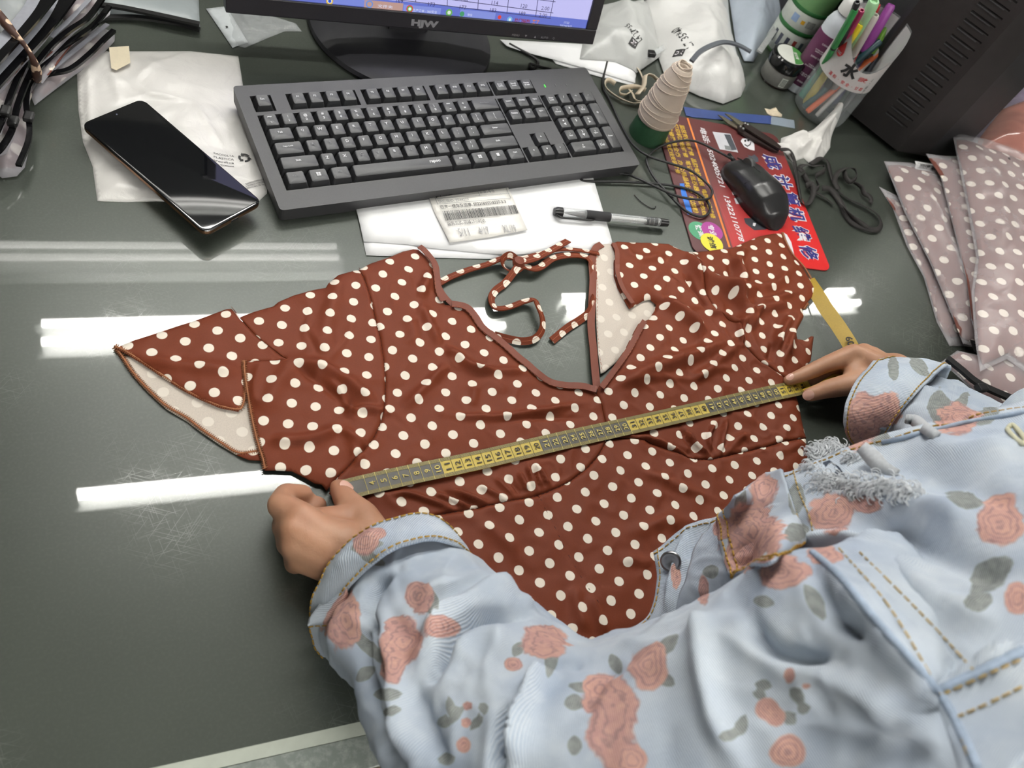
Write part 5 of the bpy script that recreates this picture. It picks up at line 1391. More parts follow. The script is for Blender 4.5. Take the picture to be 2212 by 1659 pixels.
neckL = [(775, 580), (800, 566), (844, 551), (872, 539), (894, 534), (905, 535), (923, 551), (938, 572), (945, 601), (950, 632), (963, 654), (987, 658), (1009, 664), (1028, 681), (1044, 705), (1066, 721), (1093, 742), (1123, 770), (1144, 786), (1161, 803), (1193, 822), (1223, 829), (1261, 833), (1285, 842), (1290, 848)]
cfSeam = [(1290, 848), (1301, 876), (1309, 907), (1312, 930), (1310, 951)]
ubL = [(1310, 951), (1303, 965), (1288, 990), (1267, 1012), (1234, 1037), (1201, 1054), (1162, 1070), (1107, 1081), (1053, 1092), (981, 1106), (908, 1119), (840, 1126), (775, 1115)]
ubR = [(1310, 951), (1330, 944), (1352, 945), (1390, 951), (1453, 974), (1491, 988), (1532, 993), (1564, 986), (1611, 974), (1659, 964), (1694, 955), (1744, 945)]
neckR = [(1290, 848), (1295, 834), (1309, 815), (1333, 780), (1352, 752), (1371, 714), (1380, 698), (1402, 689), (1415, 670), (1418, 657), (1405, 645), (1390, 648), (1371, 660), (1361, 665), (1349, 644), (1336, 619), (1328, 594), (1328, 565), (1330, 543), (1322, 524), (1336, 518), (1365, 520), (1402, 521), (1447, 524), (1472, 538), (1494, 543)]
armR = [(1494, 543), (1500, 590), (1525, 645), (1555, 685), (1588, 708), (1600, 745), (1640, 782), (1690, 815), (1703, 822), (1720, 845)]
slR = [(1494, 543), (1529, 540), (1561, 535), (1580, 534), (1611, 521), (1643, 508), (1675, 502), (1690, 502), (1697, 521), (1713, 550), (1738, 578), (1760, 616), (1765, 626), (1757, 638), (1744, 654), (1735, 667), (1738, 682), (1728, 701), (1720, 717), (1725, 730), (1741, 733), (1754, 724), (1760, 725), (1757, 749), (1754, 777), (1738, 796), (1719, 809), (1703, 822)]
def A_(l): return [cA(*p) for p in l]
def C_(l): return [cC(*p) for p in l]
def D_(l): return [cD(*p) for p in l]
def B_(l): return [cB(*p) for p in l]
FOLDS = [
    # sleeve on the worker's left
    (A_([(1180, 770), (1400, 830), (1600, 960), (1720, 1060)]), .006, .0050), (A_([(1200, 800), (1450, 970), (1640, 1100)]), .004, -.0030), (A_([(1480, 1100), (1600, 1060), (1742, 1078)]), .0035, .0040),
    (A_([(1480, 1180), (1560, 1240), (1640, 1300)]), .0035, .0035), (A_([(1040, 1245), (1300, 1240), (1500, 1170)]), .005, .0040), (A_([(1480, 260), (1440, 400), (1390, 600), (1420, 780)]), .008, .0030),
    (A_([(1280, 560), (1400, 760)]), .005, .0020), (A_([(1210, 760), (1080, 960), (1010, 1100)]), .008, .0030), (A_([(300, 760), (560, 800), (900, 828)]), .006, .0035), (A_([(1540, 1220), (1600, 1420)]), .005, .0030),
    (A_([(1400, 880), (1500, 1000), (1560, 1120)]), .003, .0030), (A_([(1000, 770), (960, 980), (1030, 1060)]), .004, .0022),
    # bodice, worker's left
    (B_([(480, 380), (450, 480), (380, 620)]), .005, .0040), (B_([(560, 1000), (480, 820), (400, 640)]), .006, .0040), (B_([(560, 1000), (690, 1060), (800, 1150), (1000, 1210)]), .005, .0045),
    (B_([(250, 1500), (450, 1300), (630, 1110)]), .005, .0035), (B_([(560, 1530), (800, 1560), (1100, 1550), (1400, 1500), (1720, 1440)]), .0035, .0035), (B_([(700, 1120), (860, 1180), (1250, 1190)]), .004, .0028),
    (B_([(840, 1290), (820, 1400), (800, 1480)]), .004, .0022), (B_([(1000, 1600), (1300, 1560), (1700, 1560)]), .0030, -.0020), (B_([(300, 720), (340, 900), (280, 1000)]), .007, .0020),
    # gathers under the bust, worker's left
    (D_([(940, 450), (880, 330)]), .0022, .0036), (D_([(980, 445), (935, 300)]), .0022, .0036), (D_([(1022, 432), (985, 285)]), .0022, .0038), (D_([(1065, 420), (1005, 300)]), .0022, .0038),
    (D_([(850, 480), (745, 365)]), .0022, .0030), (D_([(800, 500), (640, 400)]), .0024, .0032), (D_([(700, 525), (490, 430)]), .0024, .0034), (D_([(600, 545), (370, 450)]), .0024, .0034), (D_([(500, 560), (250, 470), (100, 470)]), .0026, .0034),
    (D_([(900, 470), (820, 350)]), .0020, -.0024), (D_([(1000, 440), (960, 300)]), .0018, -.0024), (D_([(1042, 428), (1000, 330)]), .0018, -.0024), (D_([(650, 535), (430, 440)]), .0020, -.0020),
    # gathers, worker's right
    (C_([(1050, 1600), (950, 1520), (890, 1420)]), .0030, .0050), (C_([(1085, 1600), (1040, 1480), (1090, 1370)]), .0026, .0048), (C_([(1110, 1600), (1140, 1460), (1165, 1340)]), .0026, .0048), (C_([(920, 1600), (720, 1500), (520, 1465)]), .0030, .0036),
    (C_([(960, 1605), (830, 1540), (700, 1480)]), .0026, -.0026), (C_([(1000, 1600), (900, 1490), (860, 1400)]), .0024, -.0030), (C_([(1150, 1590), (1250, 1480), (1320, 1440)]), .004, .0030), (C_([(1070, 1600), (1070, 1460), (1120, 1380)]), .0020, -.0030),
    # bodice and sleeve, worker's right
    (C_([(330, 1150), (700, 1000), (1000, 900), (1220, 800)]), .008, .0070), (C_([(900, 1100), (1100, 960), (1250, 840)]), .005, .0035), (C_([(1250, 690), (1240, 780), (1262, 850)]), .004, .0055), (C_([(400, 1130), (700, 1080), (980, 1090)]), .004, .0020),
    (C_([(1100, 420), (1240, 560), (1300, 650), (1240, 770)]), .009, .0085), (C_([(860, 200), (1000, 400), (1200, 490), (1400, 475)]), .011, .0110), (C_([(865, 350), (960, 510), (1030, 625)]), .0032, -.0045), (C_([(690, 545), (850, 650), (1010, 800)]), .009, .0090),
    (C_([(1030, 625), (1160, 660), (1240, 720)]), .003, .0035), (C_([(1480, 900), (1520, 780), (1610, 640)]), .005, .0075), (C_([(1440, 970), (1480, 830)]), .004, -.0040), (C_([(1540, 980), (1600, 800), (1690, 610)]), .005, .0060), (C_([(1190, 260), (1210, 400), (1290, 520)]), .005, -.0035),
    (C_([(1170, 230), (1260, 330), (1280, 440)]), .006, .0055), (C_([(1330, 560), (1480, 540), (1640, 480)]), .005, .0045), (C_([(1280, 640), (1430, 600), (1600, 560)]), .005, .0050), (C_([(1350, 470), (1500, 430), (1600, 330)]), .006, .0035), (C_([(1290, 150), (1250, 260), (1200, 330)]), .005, .0035),
    (C_([(1400, 560), (1350, 680), (1300, 760)]), .0035, .0040), (C_([(930, 1100), (1060, 1030), (1200, 1000)]), .004, .0020), (C_([(420, 130), (560, 250), (760, 230)]), .006, .0025), (C_([(520, 660), (640, 640), (700, 560)]), .004, .0035),
    # skirt
    (D_([(640, 640), (760, 700), (900, 830)]), .006, .0025), (D_([(1640, 660), (1780, 600), (1830, 560)]), .004, .0022), (D_([(1220, 1000), (1230, 1120), (1290, 1300)]), .006, .0030), (D_([(1600, 320), (1800, 400), (2060, 500)]), .005, .0030), (D_([(1500, 840), (1700, 900), (1640, 960)]), .006, .0030),
    (D_([(300, 700), (520, 900), (700, 1130)]), .010, .0035), (D_([(1300, 1060), (1360, 1200), (1420, 1330)]), .005, .0030), (D_([(1900, 620), (1700, 660), (1500, 700)]), .006, .0022),
    (C_([(1480, 1600), (1640, 1530), (1720, 1500)]), .003, .0020)]
SEAMS = [armL, cfSeam, ubL[:11], ubR, armR[1:9], D_([(1005, 468), (1080, 600), (1140, 730), (1240, 920), (1330, 1070), (1390, 1170)]), C_([(1505, 1470), (1500, 1540), (1490, 1600)])]
SEAMS_XY = [xy(s, ZD) for s in SEAMS]
def crease(V, sc, seed):
    return np.array([max(0.0, 1 - 6 * abs(mnoise.noise(Vector((x * sc + seed, y * sc * .8 - seed, seed))))) for x, y in V]) * np.clip(fbm(V, 9, seed + 2, 1) * 2 + .3, 0, 1)
def dress_h(V):
    V = np.asarray(V)
    h = .0066 + 1.45 * ridges(V, FOLDS, ZD) + .0024 * fbm(V, 14, 11.0, 2) + .0010 * fbm(V, 48, 4.0, 2) + .0016 * crease(V, 26, 3.0) + .0010 * crease(V, 44, 9.0)
    bulge = np.exp(-((V[:, 0] - .50) / .12) ** 2 - ((V[:, 1] - .43) / .08) ** 2) * .006
    h = h + bulge
    for s in SEAMS_XY:
        d = edge_dist(V, s, False); h = h - .0012 * np.exp(-(d / .0014) ** 2) + .0006 * np.exp(-((d - .003) / .002) ** 2)
    return h
dress = thing('polka_dress', 'rust brown dress with white polka dots spread flat on the table', 'dress', P(1150, 850, 0))
def rot_uv(V, dot_px, deg, pitch=.0205):
    o = P(*dot_px, ZD); a = math.radians(-deg); c, s = math.cos(a), math.sin(a)
    return [(c * (x - o.x) - s * (y - o.y) + pitch * .5, s * (x - o.x) + c * (y - o.y) + pitch * .5) for x, y, *_ in V]
def panel(name, poly_px, dot_px, deg, free=(), z=0.0, step=.0030, m=None, flatk=1.0, label=None, ymin=None, zfun=None):
    poly = xy(poly_px, ZD)
    # drop doubled points
    q = [poly[0]]
    for p in poly[1:]:
        if (p[0] - q[-1][0]) ** 2 + (p[1] - q[-1][1]) ** 2 > 1e-7: q.append(p)
    if (q[0][0] - q[-1][0]) ** 2 + (q[0][1] - q[-1][1]) ** 2 < 1e-7: q.pop()
    if ymin is not None: q = [(x, max(y, ymin)) for x, y in q]
    V, F = net(q, step)
    h = dress_h(V) if zfun is None else zfun(V)
    for fr in free:
        d = edge_dist(V, xy(fr, ZD), False); k = 1 - np.exp(-(d / .006)); h = .0022 + (h - .0022) * (.25 + .75 * k)
    h = np.maximum(h * flatk + z, .0016 + z)
    vs, fs = slab(V, h, h - .0008, F)
    o = mesh(name, vs, fs, m or m_polka, dress, True, False, rot_uv(vs, dot_px, deg))
    if label: o['label'] = label
    return o
m_lining = polka_mat('cloth_inside', (206, 196, 184), (226, 218, 206), rough=.8)
z_low = lambda V: .0022 + .0008 * fbm(V, 30, 2.0, 2)
panel('sleeve_inside', A_([(200, 715), (420, 740), (700, 860), (930, 900), (960, 1100), (1000, 1290), (990, 1312), (960, 1330), (870, 1320), (760, 1255), (650, 1180), (560, 1110), (440, 1040), (330, 940), (240, 840), (180, 750)]), cA(690, 1115), 20, m=m_lining, zfun=z_low, label='pale inside of the open sleeve')
panel('sleeve_under_edge', A_([(860, 1318), (985, 1290), (1010, 1352), (935, 1348)]), cA(690, 1115), 20, zfun=lambda V: np.full(len(V), .0030))
panel('flounce', flTop + flIn[1:] + flHem[:-1], cA(554, 650), -25, [flTop, flHem], .0010)
panel('sleeve', flIn[:1] + slTop + armL[1:] + slHem[1:] + [cA(1165, 772), cA(1030, 665), cA(950, 590)], cA(1248, 685), -15, [slTop, slHem], .0016, .0024)
panel('bodice_panel', neckL + cfSeam[1:] + ubL[1:] + [(735, 1085), (712, 1062)] + armL[::-1][1:-1], cB(601, 1353), -31, [neckL, [(775, 1115), (735, 1085), (712, 1062)]], .0014, .0020)
panel('lining', C_([(395, 130), (330, 135), (285, 160), (268, 260), (275, 400), (285, 500), (290, 700), (300, 880), (318, 1020), (345, 1010), (470, 900), (620, 720), (760, 600), (690, 480), (560, 300), (480, 140)]), cC(330, 430), 5, m=m_lining, zfun=lambda V: .0040 + .0012 * fbm(V, 28, 6.0, 2) + .0006 * ridges(V, [(C_([(300, 600), (380, 580), (480, 570)]), .004, 1.0), (C_([(330, 800), (400, 740), (500, 640)]), .004, 2.0)], ZD), label='pale inside of the open neckline')
panel('bodice_panel', neckR + armR[1:] + [(1728, 868), (1734, 905), (1740, 930)] + ubR[::-1][:-1] + cfSeam[::-1][1:-1], cC(770, 1117), 36, [neckR, [(1720, 845), (1728, 868), (1744, 945)]], .0018, .0020)
panel('sleeve', slR + armR[::-1][2:-1], cC(1365, 340), 68, [slR], .0024, .0022)
sk = ubL[::-1] + ubR[1:]
panel('skirt', sk + [(1748, 985), (1740, 1020), (1728, 1045), (1715, 1100), (1690, 1200), (1640, 1290), (1560, 1370), (1450, 1420), (1300, 1450), (1100, 1400), (950, 1300), (860, 1220), (790, 1150)], cD(1397, 520), -42, [[(1744, 945), (1748, 985), (1728, 1045), (1690, 1200)]], .0012, .0034, ymin=.068)
# ---- trims that follow the cloth
def on_cloth(pxs, lift=.001, n=6, zfun=dress_h):
    p = [Vector((*q, 0)) for q in xy(pxs, ZD)]
    p = catmull(p, n) if len(p) > 2 else p
    h = zfun(np.array([(q.x, q.y) for q in p])) + lift
    return [Vector((q.x, q.y, z)) for q, z in zip(p, h)]
m_over = mat('overlock_thread', (150, 96, 62), .8, grain=.2, gscale=900)
m_stitch = mat('seam_stitch', (168, 96, 66), .7, grain=.1); m_seamd = mat('seam_dark', (70, 30, 20), .8, grain=.1)
def overlock(pxs, z, zend=None):
    base_ = catmull([P(x, y, z if zend is None else z + (zend - z) * i / (len(pxs) - 1)) for i, (x, y) in enumerate(pxs)], 10)
    # even steps
    out = [base_[0]]; acc = 0
    for a, b in zip(base_, base_[1:]):
        L = (b - a).length; s = 0
        while acc + (L - s) >= .0009:
            s += .0009 - acc; acc = 0; out.append(a.lerp(b, s / L))
        acc += L - s
    zz = []
    for i, p in enumerate(out):
        t_ = (out[min(i + 1, len(out) - 1)] - out[max(i - 1, 0)]).normalized(); sd = t_.cross(Vector((0, 0, 1)))
        zz.append(p + sd * (.0021 if i % 2 else -.0021) + Vector((0, 0, .0004 if i % 2 else 0)))
    V, F = tube_data(zz, .00062, 5); V2, F2 = tube_data(base_, .0009, 6); n = len(V)
    o = mesh('overlock_edge', V + V2, F + [tuple(i + n for i in f) for f in F2], m_over, dress, True)
    o['kind'] = 'stuff'; return o
overlock(flHem, .0045); overlock(slHem[6:], .0055)
overlock(A_([(130, 690), (180, 750), (240, 840), (330, 940), (440, 1040), (560, 1110), (650, 1180), (760, 1255), (870, 1320), (990, 1310)]), .0028)
overlock(slR[7:13], .0050); overlock(slR[14:16], .005)
def stitches(pxs, dash=.0022, gap=.0016, r=.00030, m=m_stitch, lift=.0012, name='stitch_line'):
    path = on_cloth(pxs, lift, 12); V = []; F = []; acc = 0; on = True; cur = [path[0]]
    for a, b in zip(path, path[1:]):
        acc += (b - a).length; cur.append(b)
        if acc > (dash if on else gap):
            if on and len(cur) > 1:
                v, f = tube_data(cur[:: max(1, len(cur) // 3)], r, 4); k = len(V); V += v; F += [tuple(i + k for i in q) for q in f]
            cur = [b]; acc = 0; on = not on
    if V:
        o = mesh(name, V, F, m, dress, False); o['kind'] = 'stuff'
for s in (armL, ubL[:11], ubR, SEAMS[5]): stitches(s, .0018, .0014, .00032, m_seamd, .0016)
nb = [(945, 601), (950, 632), (963, 654), (987, 658), (1009, 664), (1028, 681), (1044, 705), (1066, 721), (1093, 742), (1123, 770), (1144, 786), (1161, 803), (1193, 822), (1223, 829), (1261, 833), (1285, 842)]
def offset_px(l, dx, dy): return [(x + dx, y + dy) for x, y in l]
m_band = mat('brown_band', (110, 50, 28), .62, grain=.05, gscale=900, bump=.1, bscale=2600, bdist=.0003)
def band_on(pxs, w, lift, zfun=dress_h, name='neck_band', m=None, uv=True):
    return ribbon(name, on_cloth(pxs, lift, 6, zfun), w, m or m_band, dress, None, .0009, uv)
zlow2 = lambda V: np.full(len(V), .0035)
band_on([(905, 535), (923, 551), (938, 572), (944, 601), (948, 632), (958, 652)], .0065, .0032)
band_on([(975, 659), (1005, 665), (1024, 684), (1040, 708), (1062, 725), (1089, 746), (1119, 774), (1140, 790), (1158, 806), (1190, 826), (1222, 833), (1260, 837), (1286, 846)], .0075, .0026)
stitches([(905, 541), (918, 556), (931, 577), (937, 605), (941, 636), (952, 655)], lift=.0038, r=.00026); stitches([(975, 664), (1000, 670), (1018, 690), (1034, 714), (1056, 731), (1083, 752), (1113, 780), (1134, 796), (1152, 812), (1186, 832), (1220, 839), (1258, 843)], lift=.0034, r=.00026)
band_on([(946, 606), (958, 628), (975, 648), (988, 657)], .006, 0, zlow2)
band_on([(1302, 524), (1288, 534), (1281, 562), (1283, 600), (1281, 650), (1279, 700), (1284, 750), (1288, 800), (1292, 838)], .0085, .0015, zlow2, uv=True)
stitches([(1292, 545), (1288, 570), (1290, 610), (1289, 660), (1288, 705), (1292, 755), (1297, 800)], lift=0.0, r=.00026)
band_on([(1325, 526), (1332, 548), (1331, 575), (1332, 598), (1340, 622), (1352, 646), (1362, 662)], .0055, .0030)
band_on([(1294, 844), (1312, 820), (1338, 784), (1357, 755), (1376, 718), (1386, 702)], .0060, .0030)
stitches([(1300, 846), (1318, 822), (1344, 786), (1363, 757), (1381, 722)], lift=.0038, r=.00026)
# ---- ties
tz = [0]
def tie(pts, w=.0085, tw=(0, 0)):
    pp = catmull([P(x, y, z) for x, y, z in pts], 8)
    d = 0; uv = []
    def side(t_, tan):
        a = tw[0] + (tw[1] - tw[0]) * t_; return tan.cross(Vector((0, 0, 1))).normalized() * math.cos(a) + Vector((0, 0, 1)) * math.sin(a)
    o = ribbon('tie_string', pp, w, m_polka, dress, side, .0012, True)
    V, F = ribbon_data(pp, w * .04, side, .0016)
    mesh('tie_stitching', V, F, m_stitch, dress)
tie([(948, 612, .004), (974, 598, .004), (1012, 583, .005), (1052, 571, .006), (1092, 556, .010), (1118, 562, .012)], .0080, (.2, .5))
tie([(1118, 562, .012), (1102, 550, .014), (1086, 560, .012), (1090, 578, .008), (1112, 588, .007), (1128, 578, .010)], .0070, (.9, .6))
tie([(1112, 568, .012), (1150, 560, .013), (1190, 541, .010), (1227, 520, .007)], .0085, (.2, .3))
tie([(1120, 560, .010), (1165, 548, .009), (1210, 539, .007), (1255, 541, .006), (1294, 548, .006)], .0070, (.5, .3))
tie([(1122, 572, .011), (1160, 580, .009), (1195, 558, .008), (1236, 551, .006), (1268, 556, .005), (1281, 575, .005), (1281, 610, .004)], .0085, (.2, .1))
tie([(1125, 566, .014), (1108, 590, .009), (1090, 612, .005), (1070, 628, .004), (1061, 646, .005), (1070, 665, .006), (1098, 664, .005), (1130, 652, .006), (1154, 648, .009), (1163, 664, .010), (1172, 690, .009), (1170, 714, .008), (1154, 732, .006), (1128, 737, .005), (1098, 732, .004), (1068, 724, .006)], .0080, (.2, .7))
tie([(1284, 640, .006), (1274, 672, .005), (1254, 690, .004), (1226, 708, .004), (1192, 736, .003)], .0085, (.6, .2))
lathe('tie_knot', [(0, -.006), (.0055, -.004), (.007, 0), (.0055, .004), (0, .006)], m_band, dress, 14, Matrix.Translation(P(1120, 567, .012) - base(dress)))

# ================================================================== measuring tape
TZ = .0135
tp = thing('measuring_tape', 'yellow and black cloth measuring tape stretched across the dress', 'measuring tape', P(1200, 960, 0))
t0 = Vector((.11154, .27478, 0)); ta = math.radians(6.93); td = Vector((math.cos(ta), math.sin(ta), 0)); tn = Vector((-td.y, td.x, 0))
m_ty = mat('tape_yellow', (196, 172, 66), .45, grain=.06, gscale=600, bump=.15, bscale=1800, bdist=.0003)
m_tb = mat('tape_black', (62, 58, 48), .4, grain=.08, gscale=600, bump=.15, bscale=1800, bdist=.0003)
m_tw = mat('tape_weave', (150, 136, 78), .5, grain=.25, gscale=1400)
m_tink_d = mat('tape_ink_dark', (40, 36, 28), .6, grain=.05); m_tink_l = mat('tape_ink_light', (206, 188, 104), .6, grain=.05)
TW = .0185
def tape_pt(c, v=0.0, dz=0.0):
    p = t0 + td * (c * .01) + tn * v
    zz = tape_z(c) + dz
    return Vector((p.x, p.y, zz))
_cs = np.arange(0, 58.01, .5); _h = dress_h(np.array([tuple((t0 + td * (c * .01))[:2]) for c in _cs]))
_hs = np.array([max(_h[max(0, i - 5):i + 6]) for i in range(len(_h))]); _hs = np.convolve(np.pad(_hs, 6, 'edge'), np.ones(13) / 13, 'valid') + .0030
def tape_z(c): return float(np.interp(c, _cs, _hs))
def tape_run(c0, c1, m, name):
    cs = np.linspace(c0, c1, max(3, int((c1 - c0) * 2)))
    V = []; F = []
    for c in cs:
        for v, dz in ((-TW / 2, .0003), (TW / 2, .0003), (TW / 2, -.0003), (-TW / 2, -.0003)): V.append(tape_pt(c, v, dz))
    for i in range(len(cs) - 1):
        for k in range(4): F.append((i * 4 + k, i * 4 + 4 + k, i * 4 + 4 + (k + 1) % 4, i * 4 + (k + 1) % 4))
    n = len(V); F += [(0, 1, 2, 3), (n - 1, n - 2, n - 3, n - 4)]
    return mesh(name, V, F, m, tp)
for k, (c0, c1) in enumerate(((1.0, 10.4), (10.4, 20.4), (20.4, 30.4), (30.4, 40.4), (40.4, 50.4), (50.4, 55.2))):
    tape_run(c0, c1, m_tb if k % 2 == 0 else m_ty, 'tape_length')
for s in (-1, 1):
    cs = np.linspace(1.0, 54.9, 120)
    V = []; F = []
    for c in cs: V += [tape_pt(c, s * TW / 2, .00055), tape_pt(c, s * (TW / 2 - .0034), .00055)]
    for i in range(len(cs) - 1): F.append((2 * i, 2 * i + 1, 2 * i + 3, 2 * i + 2) if s > 0 else (2 * i + 1, 2 * i, 2 * i + 2, 2 * i + 3))
    mesh('tape_border', V, F, m_tw, tp)
    V = []; F = []
    for i in range(540):
        c = 1.0 + i * .1
        if c > 54.8: break
        ln = .0033
        k = len(V); V += [tape_pt(c - .014, s * TW / 2, .0007), tape_pt(c + .014, s * TW / 2, .0007), tape_pt(c + .014, s * (TW / 2 - ln), .0007), tape_pt(c - .014, s * (TW / 2 - ln), .0007)]
        F.append((k, k + 1, k + 2, k + 3) if s < 0 else (k + 3, k + 2, k + 1, k))
    mesh('millimetre_marks', V, F, m_tink_d, tp)['kind'] = 'stuff'
for c in range(3, 55):
    dark = (10 <= c - .4 < 20) or (30 <= c - .4 < 40) or c - .4 >= 50
    dark = (10.4 <= c < 20.4) or (30.4 <= c < 40.4) or c >= 50.4
    mk = m_tink_d if dark else m_tink_l
    q = tape_pt(c + .0 + .45 - .45, 0, .0009)
    V = [tape_pt(c + .40 - .02, -TW / 2, .0008), tape_pt(c + .40 + .02, -TW / 2, .0008), tape_pt(c + .40 + .02, TW / 2, .0008), tape_pt(c + .40 - .02, TW / 2, .0008)]
    mesh('centimetre_line', V, [(0, 1, 2, 3)], mk, tp)
    if c > 3: text(str(c), frame(tape_pt(c - .05, 0, .0010), tn, (0, 0, 1)), .0052, mk, tp, 'number', .0068 if c > 9 else .0034, .015)
# the rest of the tape hangs off behind the hand
pp = catmull([P(1742, 848, .020), P(1790, 828, .030), P(1850, 780, .026), P(1838, 748, .020), P(1812, 706, .016), P(1785, 668, .013), P(1764, 634, .010), P(1745, 606, .004)], 8)
V, F = ribbon_data(pp, TW * .92, lambda t_, tan: tan.cross(Vector((0, 0, 1))).normalized() * .75 + Vector((0, 0, .66)), .0006)
mesh('tape_length', V, F, mat('tape_back_yellow', (168, 138, 34), .5, grain=.06, gscale=600), tp)
q = (P(1838, 748, .0225) + P(1822, 722, .0205)) / 2
text('60', frame(P(1836, 737, .0225), P(1852, 752, .022) - P(1838, 722, .022), (-.5, -.2, 1)), .0085, m_tink_d, tp, 'number', .012, .03)
# ================================================================== the worker
person = thing('person', 'worker in a pale floral denim jacket stretching the tape with both hands', 'person', (.50, -.10, -.30))
def h4(x, y): return (550 + x / 3.318, 950 + y / 3.318)
def h6(x, y): return (1600 + x / 3.614, 700 + y / 3.614)
def ring(L, T, R, n=12, flat=1.0):
    """closed ring through three points given as (pixel x, pixel y, height): both sides and the crown"""
    l, t_, r = P(*L), P(*T), P(*R); c = (l + r) / 2; s = (r - l) / 2; u = t_ - c
    return [c + s * math.cos(a) + u * (math.sin(a) if math.sin(a) > 0 else math.sin(a) * flat) for a in (2 * math.pi * k / n for k in range(n))]
def rc(r): return sum(r, Vector()) / len(r)
rings = [ring((712, 1325, .034), (884, 1150, .092), (996, 1250, .046)), ring((706, 1386, .038), (925, 1240, .116), (1070, 1288, .052)), ring((748, 1450, .050), (960, 1330, .140), (1165, 1335, .070)), ring((800, 1560, .070), (1020, 1440, .175), (1256, 1396, .105)),
         ring((900, 1720, .100), (1120, 1560, .205), (1300, 1385, .135)), ring((1230, 1840, .150), (1330, 1580, .240), (1400, 1350, .165)), ring((1560, 1870, .205), (1560, 1540, .280), (1530, 1300, .200)), ring((1860, 1850, .255), (1760, 1460, .315), (1660, 1226, .235)), ring((2130, 1770, .305), (1960, 1420, .350), (1800, 1205, .265)), ring((2330, 1740, .312), (2140, 1390, .332), (1900, 1150, .255))]
def h6z(x, y, z): return (*h6(x, y), z)
ringsR = [ring(h6z(1150, 930, .040), h6z(1290, 640, .112), h6z(1560, 420, .062)), ring(h6z(1400, 1040, .060), h6z(1540, 730, .140), h6z(1760, 505, .080)), ring(h6z(1680, 1150, .085), h6z(1800, 830, .170), h6z(2010, 640, .100)), ring(h6z(2050, 1250, .12), h6z(2150, 950, .205), h6z(2330, 790, .130))]
def skin_mat():
    N = Nodes('skin'); b = N.b
    co = N.coord()
    c = N.mix(N.ramp(N.noise(co, 35, 4), .3, .7), lin(172, 127, 99), lin(191, 148, 120))
    c = N.mix(N.math('MULTIPLY', N.ramp(N.noise(co, 9, 2), .5, .75), .35), c, lin(170, 112, 88))
    N.link(c, b.inputs['Base Color']); b.inputs['Roughness'].default_value = .48; b.inputs['Specular IOR Level'].default_value = .4
    b.inputs['Subsurface Weight'].default_value = .12; b.inputs['Subsurface Radius'].default_value = (.006, .0025, .0012); b.inputs['Subsurface Scale'].default_value = 1.0
    N.bump(N.noise(co, 420, 4, .6), .22, .0007)
    return N.m
m_skin = skin_mat()
CAPS = []
def cap(p, q, r1, r2): CAPS.append((Vector(p), Vector(q), r1, r2))
def chain(pts):
    for (a, ra), (b, rb) in zip(pts, pts[1:]): cap(a, b, ra, rb)
def L4(x, y, z): return P(*h4(x, y), z)
def R6(x, y, z): return P(*h6(x, y), z)
# --- hand on the dress's near armpit
wL = L4(800, 960, .048)
mcpL = [L4(345, 560, .050), L4(285, 655, .050), L4(290, 760, .046), L4(330, 860, .038)]
for m_, r0, r1 in zip(mcpL, (.0165, .0165, .0155, .0145), (.0120, .0120, .0112, .0100)): cap(wL, m_, .0185, r1)
cap(L4(620, 760, .046), L4(360, 640, .046), .021, .0125); cap(L4(640, 820, .040), L4(360, 800, .038), .020, .0125)
chain([(mcpL[0], .0122), (L4(185, 470, .040), .0108), (L4(225, 395, .028), .0098), (L4(345, 392, .0165), .0086)])
chain([(mcpL[1], .0120), (L4(215, 620, .026), .0105), (L4(330, 560, .012), .0092), (L4(450, 470, .0105), .0082)])
chain([(mcpL[2], .0112), (L4(240, 740, .020), .0100), (L4(360, 690, .0100), .0088), (L4(430, 640, .0095), .0080)])
chain([(mcpL[3], .0102), (L4(290, 880, .018), .0092), (L4(390, 830, .0095), .0080), (L4(450, 790, .0090), .0072)])
chain([(L4(860, 760, .046), .0190), (L4(770, 560, .038), .0142), (L4(668, 455, .0285), .0112), (L4(602, 345, .0190), .0082)])
cap(L4(770, 560, .036), L4(430, 600, .040), .0125, .0125); cap(L4(860, 780, .044), L4(400, 640, .042), .017, .0135)
chain([(wL, .0255), (rc(rings[1]), .0240), (rc(rings[2]), .0270), (rc(rings[3]), .0300), (rc(rings[4]), .0310), (rc(rings[5]), .0320), (rc(rings[6]), .0340), (rc(rings[7]), .0360), (rc(rings[8]) + Vector((.02, -.01, -.03)), .0380)])
shL = rc(rings[8]) + Vector((.02, -.01, -.03))
# --- hand at the far end of the tape
wR = R6(1190, 400, .050)
mcpR = [R6(880, 232, .046), R6(960, 225, .043), R6(1020, 240, .038), R6(1060, 262, .032)]
for m_, r1 in zip(mcpR, (.0118, .0118, .0108, .0098)): cap(wR, m_, .0180, r1)
cap(R6(1120, 420, .044), R6(930, 330, .040), .0190, .0130)
chain([(mcpR[0], .0118), (R6(660, 318, .034), .0098), (R6(500, 390, .0225), .0086), (R6(375, 440, .0150), .0066)])
chain([(mcpR[1], .0115), (R6(770, 345, .024), .0096), (R6(640, 410, .0135), .0084), (R6(560, 440, .0110), .0072)])
chain([(mcpR[2], .0105), (R6(860, 345, .0185), .0092), (R6(740, 400, .0110), .0082), (R6(680, 425, .0100), .0072)])
chain([(mcpR[3], .0095), (R6(930, 350, .0160), .0084), (R6(840, 400, .0100), .0074), (R6(780, 420, .0095), .0066)])
chain([(R6(1120, 470, .046), .0185), (R6(880, 465, .040), .0135), (R6(690, 505, .0310), .0108), (R6(535, 552, .0210), .0080)])
cap(R6(880, 455, .038), R6(900, 300, .042), .0125, .0120)
elR = Vector((.93, .10, .10)); shR = Vector((.68, .02, .27))
